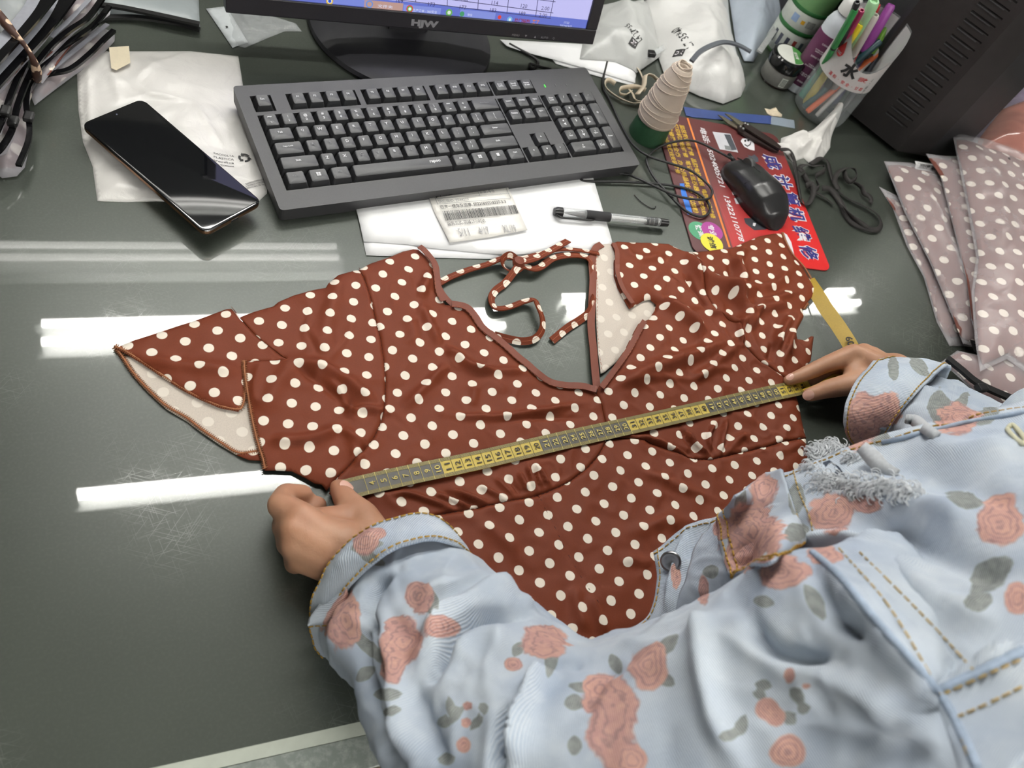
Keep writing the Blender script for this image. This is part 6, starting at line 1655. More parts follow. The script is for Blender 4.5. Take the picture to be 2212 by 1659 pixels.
chain([(wR, .0255), (rc(ringsR[0]), .0250), (rc(ringsR[1]), .0270), (rc(ringsR[2]), .0290), (rc(ringsR[3]), .0310), (elR, .0330)]); chain([(elR, .0330), (elR.lerp(shR, .5), .0400), (shR, .0450)])
# --- trunk, neck and head (under the jacket and out of frame)
neck = Vector((.555, .020, .345)); pelvis = Vector((.55, -.20, -.22)); chest = Vector((.55, -.03, .18)); waist = Vector((.54, -.12, -.02))
chain([(shL, .038), (shL.lerp(neck, .5) + Vector((.01, -.01, -.03)), .042), (neck, .050), (neck.lerp(shR, .5), .050), (shR, .045)])
chain([(neck, .052), (chest, .080), (waist, .085), (pelvis, .095)])
chain([(Vector((.46, -.06, .17)), .060), (Vector((.46, -.12, -.02)), .075), (Vector((.46, -.20, -.22)), .09)])
chain([(Vector((.62, -.02, .18)), .065), (Vector((.62, -.12, -.02)), .075), (Vector((.63, -.20, -.22)), .09)])
headc = Vector((.62, .135, .500))
chain([(neck, .052), (Vector((.59, .085, .415)), .048)])
chain([(headc, .082), (headc + Vector((-.012, -.03, .03)), .082)]); cap(headc + Vector((.012, .035, -.03)), headc + Vector((.016, .045, -.065)), .055, .034)
fwd = Vector((.25, .75, -.6)).normalized()
cap(headc + fwd * .088 + Vector((0, 0, .008)), headc + fwd * .100 + Vector((0, -.006, -.022)), .008, .013)
sidev = fwd.cross(Vector((0, 0, 1))).normalized()
for s in (-1, 1): cap(headc + sidev * (.083 * s) + Vector((0, -.01, .012)), headc + sidev * (.085 * s) + Vector((0, -.005, -.022)), .014, .010)
def thigh(s): chain([(Vector((.47 if s < 0 else .62, -.20, -.22)), .085), (Vector((.40 if s < 0 else .66, .16, -.26)), .062), (Vector((.40 if s < 0 else .66, .14, -.66)), .042)]); cap(Vector((.40 if s < 0 else .66, .13, -.70)), Vector((.40 if s < 0 else .66, .24, -.715)), .040, .030)
thigh(-1); thigh(1)
def capsule_mesh(V, F, p, q, r1, r2, n=12, k=5):
    d = q - p; L = d.length
    z = d.normalized() if L > 1e-6 else Vector((0, 0, 1)); x = z.orthogonal().normalized(); y = z.cross(x)
    rings = []
    for i in range(k + 1):
        a = -math.pi / 2 + (math.pi / 2) * i / k
        rings.append((p + z * (r1 * math.sin(a)), max(r1 * math.cos(a), r1 * .02)))
    for i in range(k + 1):
        a = (math.pi / 2) * i / k
        rings.append((q + z * (r2 * math.sin(a)), max(r2 * math.cos(a), r2 * .02)))
    o = len(V)
    for c, r in rings:
        for j in range(n):
            t_ = 2 * math.pi * j / n; V.append(c + x * (r * math.cos(t_)) + y * (r * math.sin(t_)))
    for i in range(len(rings) - 1):
        for j in range(n): F.append((o + i * n + j, o + i * n + (j + 1) % n, o + (i + 1) * n + (j + 1) % n, o + (i + 1) * n + j))
    F.append(tuple(o + j for j in range(n - 1, -1, -1))); F.append(tuple(o + (len(rings) - 1) * n + j for j in range(n)))
def build_body(caps=None, name='body', grow=0.0, voxel=.0024, m=None, its=9):
    V = []; F = []
    for p, q, a, b in (caps or CAPS): capsule_mesh(V, F, p, q, a + grow, b + grow)
    me = bpy.data.meshes.new('body_source'); me.from_pydata([tuple(v) for v in V], [], F); me.update()
    o = bpy.data.objects.new('body_source', me); COL.objects.link(o)
    md = o.modifiers.new('remesh', 'REMESH'); md.mode = 'VOXEL'; md.voxel_size = voxel; md.use_smooth_shade = True
    sm = o.modifiers.new('smooth', 'SMOOTH'); sm.factor = .5; sm.iterations = its
    dg = bpy.context.evaluated_depsgraph_get()
    nm = bpy.data.meshes.new_from_object(o.evaluated_get(dg))
    bpy.data.objects.remove(o, do_unlink=True); bpy.data.meshes.remove(me)
    b_ = base(person); n = len(nm.vertices)
    co = np.empty(n * 3); nm.vertices.foreach_get('co', co); co = co.reshape(-1, 3) - np.array(b_); nm.vertices.foreach_set('co', co.ravel())
    nm.materials.clear(); nm.name = name; nm.update()
    return link(name, nm, m or m_skin, person, True)
body = build_body()
def legc(x): return [(Vector((x, -.20, -.22)), Vector((.40 if x < .5 else .66, .16, -.26)), .085, .062), (Vector((.40 if x < .5 else .66, .16, -.26)), Vector((.40 if x < .5 else .66, .14, -.64)), .062, .046)]
build_body(legc(.47) + legc(.62) + [(pelvis, waist + Vector((0, -.02, -.06)), .105, .095), (Vector((.46, -.20, -.22)), Vector((.46, -.14, -.08)), .10, .085), (Vector((.63, -.20, -.22)), Vector((.62, -.14, -.08)), .10, .085)], 'trousers', .010, .007, mat('trouser_black', (44, 44, 48), .85, grain=.1, gscale=300), 6)
build_body([(neck + Vector((.0, -.02, -.05)), chest, .056, .086), (chest, waist, .088, .098), (Vector((.46, -.06, .17)), Vector((.46, -.13, -.04)), .064, .082), (Vector((.62, -.02, .18)), Vector((.62, -.13, -.04)), .070, .085), (shL.lerp(neck, .4) + Vector((.01, -.01, -.05)), neck + Vector((0, -.02, -.05)), .040, .050), (neck + Vector((0, -.02, -.05)), shR, .050, .048)], 'jacket_lining', .006, .006, mat('denim_plain', (168, 182, 200), .85, grain=.08, gscale=300), 6)
for x in (.40, .66): build_body([(Vector((x, .13, -.70)), Vector((x, .24, -.712)), .044, .034)], 'shoe', .006, .005, mat('shoe_grey', (70, 70, 74), .6, grain=.1), 5)
body['label'] = 'bare hands and wrists'
m_nail = mat('fingernail', (222, 176, 158), .22, coat=.3, grain=.03)
def nail(c, along, up, L, W):
    z = Vector(up).normalized(); y = (Vector(along) - z * Vector(along).dot(z)).normalized(); x = y.cross(z)
    V = []; F = []; n = 8
    for i in range(n + 1):
        for j in range(n + 1):
            u = -1 + 2 * i / n; v = -1 + 2 * j / n
            uu = u * math.sqrt(1 - v * v * .45); vv = v * math.sqrt(1 - u * u * .45)
            V.append(Vector(c) + x * (uu * W / 2) + y * (vv * L / 2) + z * (.0010 - uu * uu * W * .16 - vv * vv * L * .05))
    for i in range(n):
        for j in range(n): a = i * (n + 1) + j; F.append((a, a + n + 1, a + n + 2, a + 1))
    k = len(V); V += [v - z * .0012 for v in V]; F += [tuple(q + k for q in f[::-1]) for f in F]
    mesh('fingernail', V, F, m_nail, body, True)
def to_cam(p): return (Vector(CO) - Vector(p)).normalized()
BVH.pop(body, None)
def surf(p, d):
    """point where the ray from p along d leaves towards the camera, on the skin"""
    b_ = base(person)
    if body not in BVH:
        BVH[body] = BVHTree.FromPolygons([v.co + b_ for v in body.data.vertices], [tuple(q.vertices) for q in body.data.polygons])
    h = BVH[body].ray_cast(Vector(p) + Vector(d) * .05, -Vector(d))
    return (h[0], h[1]) if h[0] is not None else (Vector(p), Vector(d))
def nail_at(px, py, z, a_px, L, W, off=(0, 0, 0)):
    p = P(px, py, z); d = (to_cam(p) + Vector(off)).normalized(); q, n_ = surf(p, d)
    nail(q - n_ * .0004, P(*a_px, z) - p, n_ * .6 + d * .4, L, W)
nail_at(*h4(628, 340), .018, h4(560, 250), .0120, .0100, (.3, .1, 0))
nail_at(*h6(528, 548), .021, h6(440, 585), .0125, .0105, (-.1, -.2, 0))
nail_at(*h6(395, 432), .015, h6(300, 470), .0090, .0075, (.0, .4, 0))
# hair and eyes
def shell_hair():
    V = []; F = []; n, k = 28, 12
    for i in range(k + 1):
        a = math.pi * .62 * i / k
        for j in range(n):
            t_ = 2 * math.pi * j / n; d = Vector((math.sin(a) * math.cos(t_), math.sin(a) * math.sin(t_), math.cos(a)))
            V.append(headc + Vector((-.008, -.022, .022)) + d * (.104 + .003 * math.sin(9 * t_)))
    for i in range(k):
        for j in range(n): F.append((i * n + j, (i + 1) * n + j, (i + 1) * n + (j + 1) % n, i * n + (j + 1) % n))
    mesh('hair', V, F, mat('hair_black', (26, 22, 20), .5, grain=.2, gscale=300), person, True)
shell_hair()
for s in (-1, 1):
    V, F = lathe_data([(.0005, -.010), (.007, -.007), (.010, 0), (.007, .007), (.0005, .010)], 12)
    mesh('eye', [headc + fwd * .080 + sidev * (.030 * s) + Vector((0, 0, .018)) + v for v in V], F, mat('eye_white', (214, 210, 204), .2, grain=.05), body, True)

# ------------------------------------------------------------------ denim jacket
def denim_mat(name, k=1.0):
    N = Nodes(name); b = N.b
    uv = N.coord('UV'); co = N.coord()
    ra = N.new('ShaderNodeAttribute', attribute_name='rose'); la = N.new('ShaderNodeAttribute', attribute_name='leaf')
    n1 = N.noise(co, 60, 4); n2 = N.noise(co, 18, 3); n3 = N.noise(co, 220, 3)
    mp = N.new('ShaderNodeMapping'); N.link(uv, mp.inputs[0]); mp.inputs['Rotation'].default_value = (0, 0, .5)
    w = N.new('ShaderNodeTexWave', wave_type='BANDS', bands_direction='X'); N.link(mp.outputs[0], w.inputs[0])
    w.inputs['Scale'].default_value = 280; w.inputs['Distortion'].default_value = .8; w.inputs['Detail'].default_value = 1
    tw_ = w.outputs[1]
    n4 = N.noise(co, 26, 3, .6, 1.0)
    blue = N.mix(N.ramp(n2, .3, .72), lin(152, 170, 194), lin(192, 204, 216))
    blue = N.mix(N.math('MULTIPLY', N.ramp(n1, .5, .8), .45), blue, lin(214, 222, 228))
    blue = N.mix(N.math('MULTIPLY', tw_, .42), blue, lin(236, 238, 239))
    wob = N.math('ADD', N.math('MULTIPLY', N.math('SUBTRACT', n1, .5), .9), N.math('MULTIPLY', N.math('SUBTRACT', n4, .5), 1.1))
    rd = N.math('ADD', ra.outputs['Fac'], wob)
    ring_ = N.math('SINE', N.math('ADD', N.math('MULTIPLY', rd, 19.0), N.math('MULTIPLY', n4, 16.0)))
    rose = N.mix(N.ramp(n4, .35, .65), lin(204, 154, 140), lin(182, 134, 128))
    rose = N.mix(N.math('MULTIPLY', N.ramp(ring_, .35, .85), .75), rose, lin(134, 98, 102))
    rose = N.mix(N.math('MULTIPLY', N.ramp(n3, .45, .7), .35), rose, lin(230, 180, 160))
    rose = N.mix(N.math('MULTIPLY', tw_, .34), rose, lin(222, 204, 198))
    ld = N.math('ADD', la.outputs['Fac'], N.math('MULTIPLY', wob, .8))
    leaf = N.mix(N.ramp(n3, .35, .65), lin(92, 96, 92), lin(132, 136, 130))
    leaf = N.mix(N.math('MULTIPLY', tw_, .55), leaf, lin(196, 202, 204))
    c = N.mix(N.ramp(ld, 1.06, .94), blue, leaf)
    c = N.mix(N.ramp(rd, 1.06, .94), c, rose)
    N.link(c, b.inputs['Base Color']); b.inputs['Roughness'].default_value = .85; b.inputs['Specular IOR Level'].default_value = .2
    N.bump(N.math('ADD', N.math('MULTIPLY', tw_, .6), N.math('MULTIPLY', n3, .6)), .5, .0009)
    return N.m
m_denim = denim_mat('floral_denim')
m_thread_y = mat('topstitch_mustard', (176, 138, 52), .7, grain=.15, gscale=900)
m_thread_w = mat('frayed_cotton', (238, 242, 246), .9, grain=.05)
m_inside = mat('denim_inside', (192, 196, 200), .9, grain=.1, gscale=400)
ROSES = [(868, 1380, 48, 56), (905, 1290, 34, 36), (950, 1352, 38, 26), (850, 1440, 26, 40), (1170, 1385, 58, 36), (1110, 1437, 22, 16), (1318, 1560, 64, 98), (1300, 1490, 36, 40), (1400, 1440, 40, 52), (790, 1170, 28, 34), (815, 1152, 20, 12),
         (1010, 1525, 14, 12), (1008, 1560, 12, 12), (1000, 1610, 16, 16), (1868, 900, 40, 55), (1910, 885, 34, 40), (1850, 930, 26, 40), (2070, 905, 44, 34), (1650, 1060, 30, 40), (1628, 1150, 62, 64), (1600, 1200, 46, 40), (1690, 1235, 62, 34), (1800, 1110, 48, 44), (1870, 1090, 36, 20),
         (2160, 1130, 50, 60), (2200, 1290, 30, 34), (1660, 1530, 24, 22), (1675, 1545, 18, 20), (1700, 1625, 34, 30), (1705, 1460, 12, 18), (740, 1345, 40, 60), (1780, 1200, 40, 20), (1520, 1270, 14, 40), (1360, 1640, 34, 34), (1740, 1480, 10, 8), (1460, 1240, 10, 30), (1560, 1140, 20, 26)]
LEAVES = [(790, 1180, 34, 14), (800, 1205, 30, 12), (925, 1308, 16, 14), (940, 1300, 22, 8), (800, 1400, 14, 70), (790, 1455, 22, 14), (840, 1500, 16, 28), (850, 1535, 12, 20), (1240, 1520, 22, 20), (1255, 1485, 10, 24), (1330, 1435, 22, 14), (1440, 1470, 18, 14), (1190, 1430, 34, 14), (1120, 1400, 18, 14),
          (975, 1530, 10, 26), (990, 1540, 8, 24), (1030, 1560, 12, 20), (1045, 1530, 14, 12), (960, 1560, 16, 12), (965, 1640, 18, 14), (2030, 880, 26, 34), (2075, 872, 28, 14), (2130, 900, 20, 26), (1915, 868, 10, 22), (1900, 945, 20, 24), (1600, 1085, 26, 12), (1720, 1150, 24, 22), (1720, 1075, 20, 30), (1840, 1080, 16, 30), (2085, 1080, 36, 20), (2140, 1240, 40, 50), (2110, 1300, 30, 24),
          (1650, 1480, 12, 18), (1640, 1500, 14, 10), (1720, 1500, 16, 18), (1735, 1530, 14, 14), (1705, 1550, 14, 14), (1600, 1570, 22, 14), (1570, 1590, 20, 14), (1440, 1395, 30, 14), (1760, 1300, 40, 16), (1650, 1300, 20, 14), (1535, 1235, 18, 20), (1930, 795, 30, 12), (1985, 790, 26, 14), (1240, 1610, 22, 20)]
def fields(V):
    """printed-flower fields of a cloth piece: distance to the nearest rose and leaf, in rose radii"""
    q = np.array([pix(v) for v in V]); out = []
    for lst in (ROSES, LEAVES):
        d = np.full(len(q), 9.0)
        for x, y, rx, ry in lst:
            dx, dy = q[:, 0] - x, q[:, 1] - y
            if lst is LEAVES:
                a = math.radians((x * 7 + y * 13) % 180); L_ = max(rx, ry) * 1.15; S_ = min(rx, ry) * .85 + 2
                u, v = (dx * math.cos(a) + dy * math.sin(a)) / L_, (-dx * math.sin(a) + dy * math.cos(a)) / S_
                d = np.minimum(d, np.sqrt(u * u + v * v * (1 + 1.2 * u * u)))
            else: d = np.minimum(d, np.hypot(dx / rx, dy / ry))
        out.append(d)
    return out
def px_folds(V, Nn, folds):
    q = np.array([pix(v) for v in V]); h = np.zeros(len(q))
    face = np.array([max(0.0, Vector(n_).dot(to_cam(v))) for v, n_ in zip(V, Nn)])
    for line, w, a in folds:
        L = [tuple(p[:2]) for p in catmull([(x, y, 0) for x, y in line], 6)] if len(line) > 2 else line
        d = edge_dist(q, L, False); w = w * .78; A0 = np.array(L[0]); B0 = np.array(L[-1]); ab = B0 - A0
        t_ = np.clip(((q - A0) @ ab) / (ab @ ab), 0, 1); h += a * np.exp(-(d / w) ** 2) * np.clip(np.sin(np.pi * np.clip(t_, .06, .94)) * 1.7, 0, 1)
    return h * np.clip(face * 2.5, 0, 1)
def cloth_grid(name, G, nu, nv, folds=(), noise_a=.003, noise_s=18, thick=.0016, m=None, parent=person, closed_v=False, seed=0.0, nofade=False):
    """smooth surface through a net of control points G[row][column] -> one thick cloth part"""
    rows = [catmull(r, nv, closed_v) for r in G]
    cols = []
    nvv = len(rows[0])
    for j in range(nvv): cols.append(catmull([r[j] for r in rows], nu))
    nuu = len(cols[0])
    pts = [[cols[j][i] for j in range(nvv)] for i in range(nuu)]
    def vid(i, j): return i * nvv + (j % nvv)
    V = [pts[i][j] for i in range(nuu) for j in range(nvv)]
    jm = nvv if closed_v else nvv - 1
    F = [(vid(i, j), vid(i, j + 1), vid(i + 1, j + 1), vid(i + 1, j)) for i in range(nuu - 1) for j in range(jm)]
    def normals(V):
        N_ = [Vector((0, 0, 0)) for _ in V]
        for f in F:
            n_ = (V[f[2]] - V[f[0]]).cross(V[f[3]] - V[f[1]])
            for k in f: N_[k] += n_
        return [n_.normalized() if n_.length > 0 else Vector((0, 0, 1)) for n_ in N_]
    Nn = normals(V)
    s = sum(Nn[k].dot(to_cam(V[k])) for k in range(len(V)))
    if closed_v:
        c = [sum((pts[i][j] for j in range(nvv)), Vector()) / nvv for i in range(nuu)]
        s = sum(Nn[i * nvv + j].dot(pts[i][j] - c[i]) for i in range(nuu) for j in range(nvv))
    if s < 0: F = [f[::-1] for f in F]; Nn = [-n_ for n_ in Nn]
    h = 1.35 * px_folds(V, Nn, folds) if folds else np.zeros(len(V))
    h = h + noise_a * np.array([mnoise.fractal(v * noise_s + Vector((seed, seed, seed)), 1.0, 2.0, 3) for v in V])
    def rid(v):
        q = v * 17 + Vector((seed * 3, 1, seed)); q = q + 1.2 * mnoise.noise_vector(v * 9)
        r1 = max(0.0, 1 - 2.6 * abs(mnoise.noise(q))); r2 = max(0.0, 1 - 3.2 * abs(mnoise.noise(q * 1.9 + Vector((7, 3, 1)))))
        return r1 * .75 + r2 * .35
    h = h + noise_a * 1.25 * np.array([rid(v) for v in V])
    V = [v + n_ * a for v, n_, a in zip(V, Nn, h)]
    Nn = normals(V)
    n = len(V)
    dv = np.mean([(pts[nuu // 2][j + 1] - pts[nuu // 2][j]).length for j in range(nvv - 1)]); du = np.mean([(pts[i + 1][nvv // 2] - pts[i][nvv // 2]).length for i in range(nuu - 1)])
    uv = [(i * du, j * dv) for i in range(nuu) for j in range(nvv)] * 2
    W = V + [v - n_ * thick for v, n_ in zip(V, Nn)]
    FF = F + [tuple(k + n for k in f[::-1]) for f in F]
    edge = {}
    for f in F:
        for k in range(4): edge[(f[k], f[(k + 1) % 4])] = 1
    for (a, b_) in list(edge):
        if (b_, a) not in edge: FF.append((b_, a, a + n, b_ + n))
    o = mesh(name, W, FF, m or m_denim, parent, True, False, uv)
    if (m or m_denim) is m_denim:
        r_, l_ = fields(V)
        for nm, dat in (('rose', r_), ('leaf', l_)):
            at = o.data.attributes.new(nm, 'FLOAT', 'POINT'); at.data.foreach_set('value', np.concatenate([dat, np.full(n, 9.0)]).astype(np.float32))
    o['grid'] = 0; del o['grid']
    return o, V[:n], nuu, nvv
def c7(x, y): return (1350 + x / 2.186, 900 + y / 2.186)
def c8(x, y): return (600 + x / 2.458, 1100 + y / 2.458)
def l8(l): return [c8(*p) for p in l]
def l7(l): return [c7(*p) for p in l]
slv_folds = [(l8([(560, 700), (480, 560), (520, 420), (640, 330)]), 14, -.007), (l8([(830, 900), (920, 720), (1080, 605), (1300, 590)]), 17, -.015), (l8([(760, 760), (880, 600), (1060, 510), (1300, 540)]), 24, .010), (l8([(700, 560), (860, 440), (1080, 400), (1300, 520)]), 26, .006), (l8([(330, 520), (370, 900), (470, 1150), (640, 1400)]), 20, .009),
             (l8([(450, 560), (470, 850), (620, 1250)]), 17, -.012), (l8([(560, 560), (640, 900), (740, 1374)]), 20, .008), (l8([(1290, 1010), (1220, 1150), (1170, 1390)]), 18, -.013), (l8([(1500, 850), (1340, 960), (1250, 1374)]), 20, .009), (l8([(1330, 880), (1500, 850), (1640, 800)]), 12, -.006),
             (l8([(740, 950), (800, 1150), (900, 1400)]), 22, -.005), (l8([(900, 760), (1080, 700), (1240, 760)]), 30, .005), (l8([(980, 480), (1180, 480), (1400, 590)]), 16, .006), (l8([(420, 930), (560, 1020), (700, 1300)]), 16, .004), (l8([(1860, 800), (1700, 900), (1600, 1100)]), 26, -.005),
             (l7([(440, 850), (380, 1050), (420, 1400), (560, 1659)]), 30, .007), (l7([(560, 900), (700, 1100), (1000, 1150)]), 26, -.009), (l7([(900, 740), (1000, 950), (1170, 1050)]), 26, -.008), (l7([(560, 760), (700, 700), (820, 720)]), 22, .008), (l7([(1000, 800), (1200, 1050), (1450, 1350)]), 26, .008), (l7([(760, 1200), (1000, 1260), (1350, 1420)]), 40, .008), (l7([(700, 1450), (1100, 1500), (1500, 1600)]), 40, -.005)]
sleeveL, VL, nuL, nvL = cloth_grid('sleeve', rings, 22, 16, slv_folds, .0036, 22, .0016, closed_v=True, seed=2.0)
sleeveL['label'] = 'floral denim sleeve nearest the camera'
def cuff(name, rB, rA, seed, folds=()):
    G = [rB, [a.lerp(b, .5) + Vector((0, 0, .004)) for a, b in zip(rB, rA)], rA]
    o, V, nu, nv = cloth_grid(name, G, 8, 10, folds, .0022, 30, .0030, closed_v=True, seed=seed)
    for row in (1, nu - 2):
        path = [V[row * nv + j] for j in range(nv)] + [V[row * nv]]
        c = sum(path, Vector()) / len(path)
        path = [p + (p - c).normalized() * .0008 + to_cam(p) * .0006 for p in path]
        dashes(path, o)
    return o
def dashes(path, parent, dash=.0034, gap=.0012, r=.0006, m=None):
    V = []; F = []; acc = 0; on = True; cur = [path[0]]
    fine = catmull(path, 4)
    for a, b in zip(fine, fine[1:]):
        L = (b - a).length; acc += L; cur.append(b)
        if acc > (dash if on else gap):
            if on:
                v, f = tube_data([cur[0], cur[len(cur) // 2], cur[-1]], r, 5); k = len(V); V += v; F += [tuple(i + k for i in q) for q in f]
            cur = [b]; acc = 0; on = not on
    if V: mesh('topstitching', V, F, m or m_thread_y, parent, True)['kind'] = 'stuff'
cuffL = cuff('cuff', ring((668, 1330, .030), (858, 1118, .092), (1000, 1244, .046)), ring((716, 1346, .040), (900, 1172, .112), (1016, 1268, .052)), 4.0, [(l8([(300, 330), (420, 200), (560, 120)]), 18, .004)])
cl0 = [[P(668, 1336, .044), P(700, 1290, .052), P(735, 1240, .062)], [P(664, 1350, .046), P(712, 1330, .060), P(752, 1268, .074)], [P(668, 1356, .044), P(724, 1342, .058), P(742, 1300, .066)]]
co_, VK, nuK, nvK = cloth_grid('cuff_corner', cl0, 5, 6, (), .0012, 40, .0026, seed=14.0)
dashes([VK[(nuK - 2) * nvK + j] + to_cam(VK[(nuK - 2) * nvK + j]) * .001 for j in range(nvK)], co_, r=.0005)
cuffL['label'] = 'turned-back cuff with mustard stitching'
# ---- far sleeve
def ring3(c, ax, r, n=12):
    ax = Vector(ax).normalized(); x = ax.cross(Vector((0, 0, 1))).normalized(); y = x.cross(ax)
    return [c + x * (r * math.cos(2 * math.pi * k / n)) + y * (r * math.sin(2 * math.pi * k / n)) for k in range(n)]
sleeveR, VR, _, _ = cloth_grid('sleeve', ringsR, 14, 12, [(ringp, 16, .006) for ringp in ([h6(1300, 520), h6(1500, 560), h6(1700, 600)], [h6(1260, 820), h6(1450, 880), h6(1600, 960)])] + [([h6(1380, 480), h6(1560, 470), h6(1800, 560)], 10, -.004)], .003, 22, .0016, closed_v=True, seed=7.0)
sleeveR['label'] = 'floral denim sleeve of the far arm'
cuffR = cuff('cuff', ring(h6z(1000, 960, .030), h6z(815, 640, .100), h6z(1150, 268, .072)), ring(h6z(1110, 960, .040), h6z(1320, 600, .122), h6z(1640, 330, .080)), 9.0)
cuffR['label'] = 'wide flared cuff of the far sleeve'
ringsR_dir = rc(ringsR[3]) - rc(ringsR[2])
upperR, *_ = cloth_grid('sleeve_upper', [ring3(rc(ringsR[3]), ringsR_dir, .070), ring3(elR + Vector((-.01, -.005, .02)), (.1, -.6, .5), .080), ring3(elR.lerp(shR, .5) + Vector((0, 0, .01)), shR - elR, .078), ring3(shR, shR - elR, .085)], 8, 4, (), .004, 20, .0016, closed_v=True, seed=8.0)

# ---- front of the jacket
def g7(x, y, z): return P(*c7(x, y), z)
front_folds = [(l7([(760, 640), (860, 600), (1000, 580), (1300, 640)]), 22, .008), (l7([(870, 600), (850, 690), (820, 740)]), 16, -.012), (l7([(1050, 460), (1300, 560), (1600, 700), (1884, 760)]), 34, -.007), (l7([(1100, 330), (1400, 420), (1700, 540)]), 34, .006), (l7([(930, 590), (1100, 820), (1350, 1110), (1500, 1290)]), 18, .006),
               (l7([(1040, 620), (1250, 850), (1500, 1130)]), 14, -.004), (l7([(1500, 1290), (1700, 1200), (1884, 1110)]), 18, .006), (l7([(1400, 160), (1600, 180), (1884, 200)]), 30, .005), (l7([(1250, 700), (1500, 900), (1800, 1000)]), 40, .007), (l7([(1380, 300), (1600, 330), (1884, 430)]), 30, -.004)]
G = [[P(1545, 1128, .128), P(1505, 1195, .130), P(1478, 1270, .122), P(1462, 1345, .105)],
     [P(1640, 1050, .165), P(1606, 1140, .180), P(1575, 1235, .172), P(1560, 1335, .135)],
     [P(1735, 1006, .205), P(1730, 1090, .225), P(1722, 1180, .222), P(1690, 1262, .190)],
     [P(1900, 955, .245), P(1910, 1060, .270), P(1900, 1180, .280), P(1800, 1246, .258)],
     [P(2060, 912, .275), P(2085, 1030, .310), P(2085, 1220, .332), P(1925, 1392, .322)],
     [P(2235, 866, .295), P(2265, 1000, .338), P(2265, 1270, .368), P(2030, 1540, .356)],
     [P(2430, 826, .305), P(2455, 980, .358), P(2470, 1320, .392), P(2095, 1770, .380)]]
frontL, VF, nuF, nvF = cloth_grid('front_panel', G, 16, 18, front_folds, .0030, 20, .0016, seed=5.0)
frontL['label'] = 'jacket front with the frayed hole'
# centre of the neck to far shoulder and back, closing the jacket behind
upb = [[Vector((.60, .14, .30)), Vector((.64, .16, .36)), Vector((.62, .06, .40)), Vector((.52, .02, .43))], [Vector((.60, .10, .20)), Vector((.70, .12, .26)), Vector((.72, .03, .28)), Vector((.60, -.06, .30))], [Vector((.60, .02, .05)), Vector((.71, .03, .08)), Vector((.72, -.10, .10)), Vector((.60, -.20, .12))], [Vector((.60, -.04, -.08)), Vector((.70, -.04, -.08)), Vector((.71, -.18, -.08)), Vector((.60, -.28, -.06))]]
cloth_grid('far_front_panel', upb, 8, 6, (), .004, 18, .0016, seed=6.0)
bk = [[Vector((.33, -.06, .36)), Vector((.42, -.02, .42)), Vector((.53, .02, .44)), Vector((.66, .03, .37))], [Vector((.34, -.12, .22)), Vector((.44, -.12, .28)), Vector((.55, -.10, .30)), Vector((.68, -.05, .25))], [Vector((.37, -.20, .05)), Vector((.46, -.23, .08)), Vector((.56, -.22, .10)), Vector((.68, -.16, .07))], [Vector((.39, -.27, -.10)), Vector((.47, -.31, -.10)), Vector((.57, -.30, -.10)), Vector((.69, -.24, -.10))]]
cloth_grid('back_panel', bk, 8, 6, (), .004, 18, .0016, seed=3.0)
# lower front corner with its metal button
G2 = [[P(1412, 1192, .070), P(1490, 1138, .085), P(1550, 1118, .108)], [P(1420, 1262, .072), P(1482, 1232, .090), P(1550, 1200, .112)], [P(1402, 1328, .068), P(1450, 1326, .082), P(1540, 1300, .104)], [P(1366, 1358, .060), P(1430, 1390, .070), P(1520, 1400, .090)]]
corner, VC, nuC, nvC = cloth_grid('front_corner', G2, 10, 10, [(l7([(300, 540), (230, 760), (200, 960)]), 10, .005), (l7([(420, 520), (330, 750), (290, 960)]), 14, -.006)], .002, 26, .0020, seed=1.0)
corner['label'] = 'hanging lower front corner with a button'
def surf_path(V, nv, idx, lift=.0010): return [V[i * nv + j] + to_cam(V[i * nv + j]) * lift for i, j in idx]
dashes(surf_path(VC, nvC, [(i, 1) for i in range(0, nuC, 2)]), corner, r=.0005); dashes(surf_path(VC, nvC, [(1, j) for j in range(0, nvC, 2)]), corner, r=.0005)
dashes(surf_path(VF, nvF, [(i, 2) for i in range(0, nuF, 2)]), frontL, r=.0006)
# points on the jacket front for trims
bF = base(person)
BF = BVHTree.FromPolygons([v.co + bF for v in frontL.data.vertices], [tuple(p.vertices) for p in frontL.data.polygons])
BS = BVHTree.FromPolygons([v.co + bF for v in sleeveL.data.vertices], [tuple(p.vertices) for p in sleeveL.data.polygons])
def on_jacket(px, py, lift=.001):
    d = Vector(ray(px, py)).normalized(); best_ = None
    for T_ in (BF, BS):
        h = T_.ray_cast(Vector(CO), d)
        if h[0] is not None and (best_ is None or h[3] < best_[3]): best_ = h
    if best_ is None: return P(px, py, .2)
    return best_[0] - d * lift
def jline(l, lift=.0012): return [on_jacket(x, y, lift) for x, y in [tuple(p[:2]) for p in catmull([(a, b, 0) for a, b in l], 6)]]
for l in (l7([(745, 260), (770, 360), (815, 470), (840, 560)]), l7([(795, 255), (820, 350), (870, 470), (885, 540)]), l7([(1010, 620), (1250, 900), (1480, 1290), (1580, 1500), (1640, 1655)]), l7([(1110, 640), (1400, 930), (1640, 1190)]), l7([(1500, 1310), (1700, 1220), (1880, 1140)]), l7([(1560, 1420), (1720, 1350), (1880, 1270)])):
    dashes(jline(l, .0012), frontL, r=.00048, m=mat('topstitch_pale', (186, 158, 96), .8, grain=.15, gscale=900))
for l in (l7([(885, 640), (1000, 740), (1200, 980), (1480, 1300), (1600, 1520), (1660, 1659)]), l7([(1490, 1290), (1700, 1190), (1884, 1100)])):
    tube('felled_seam', jline(l, .0), .0019, mat('denim_edge', (160, 176, 196), .85, grain=.12, gscale=300), frontL, 8)
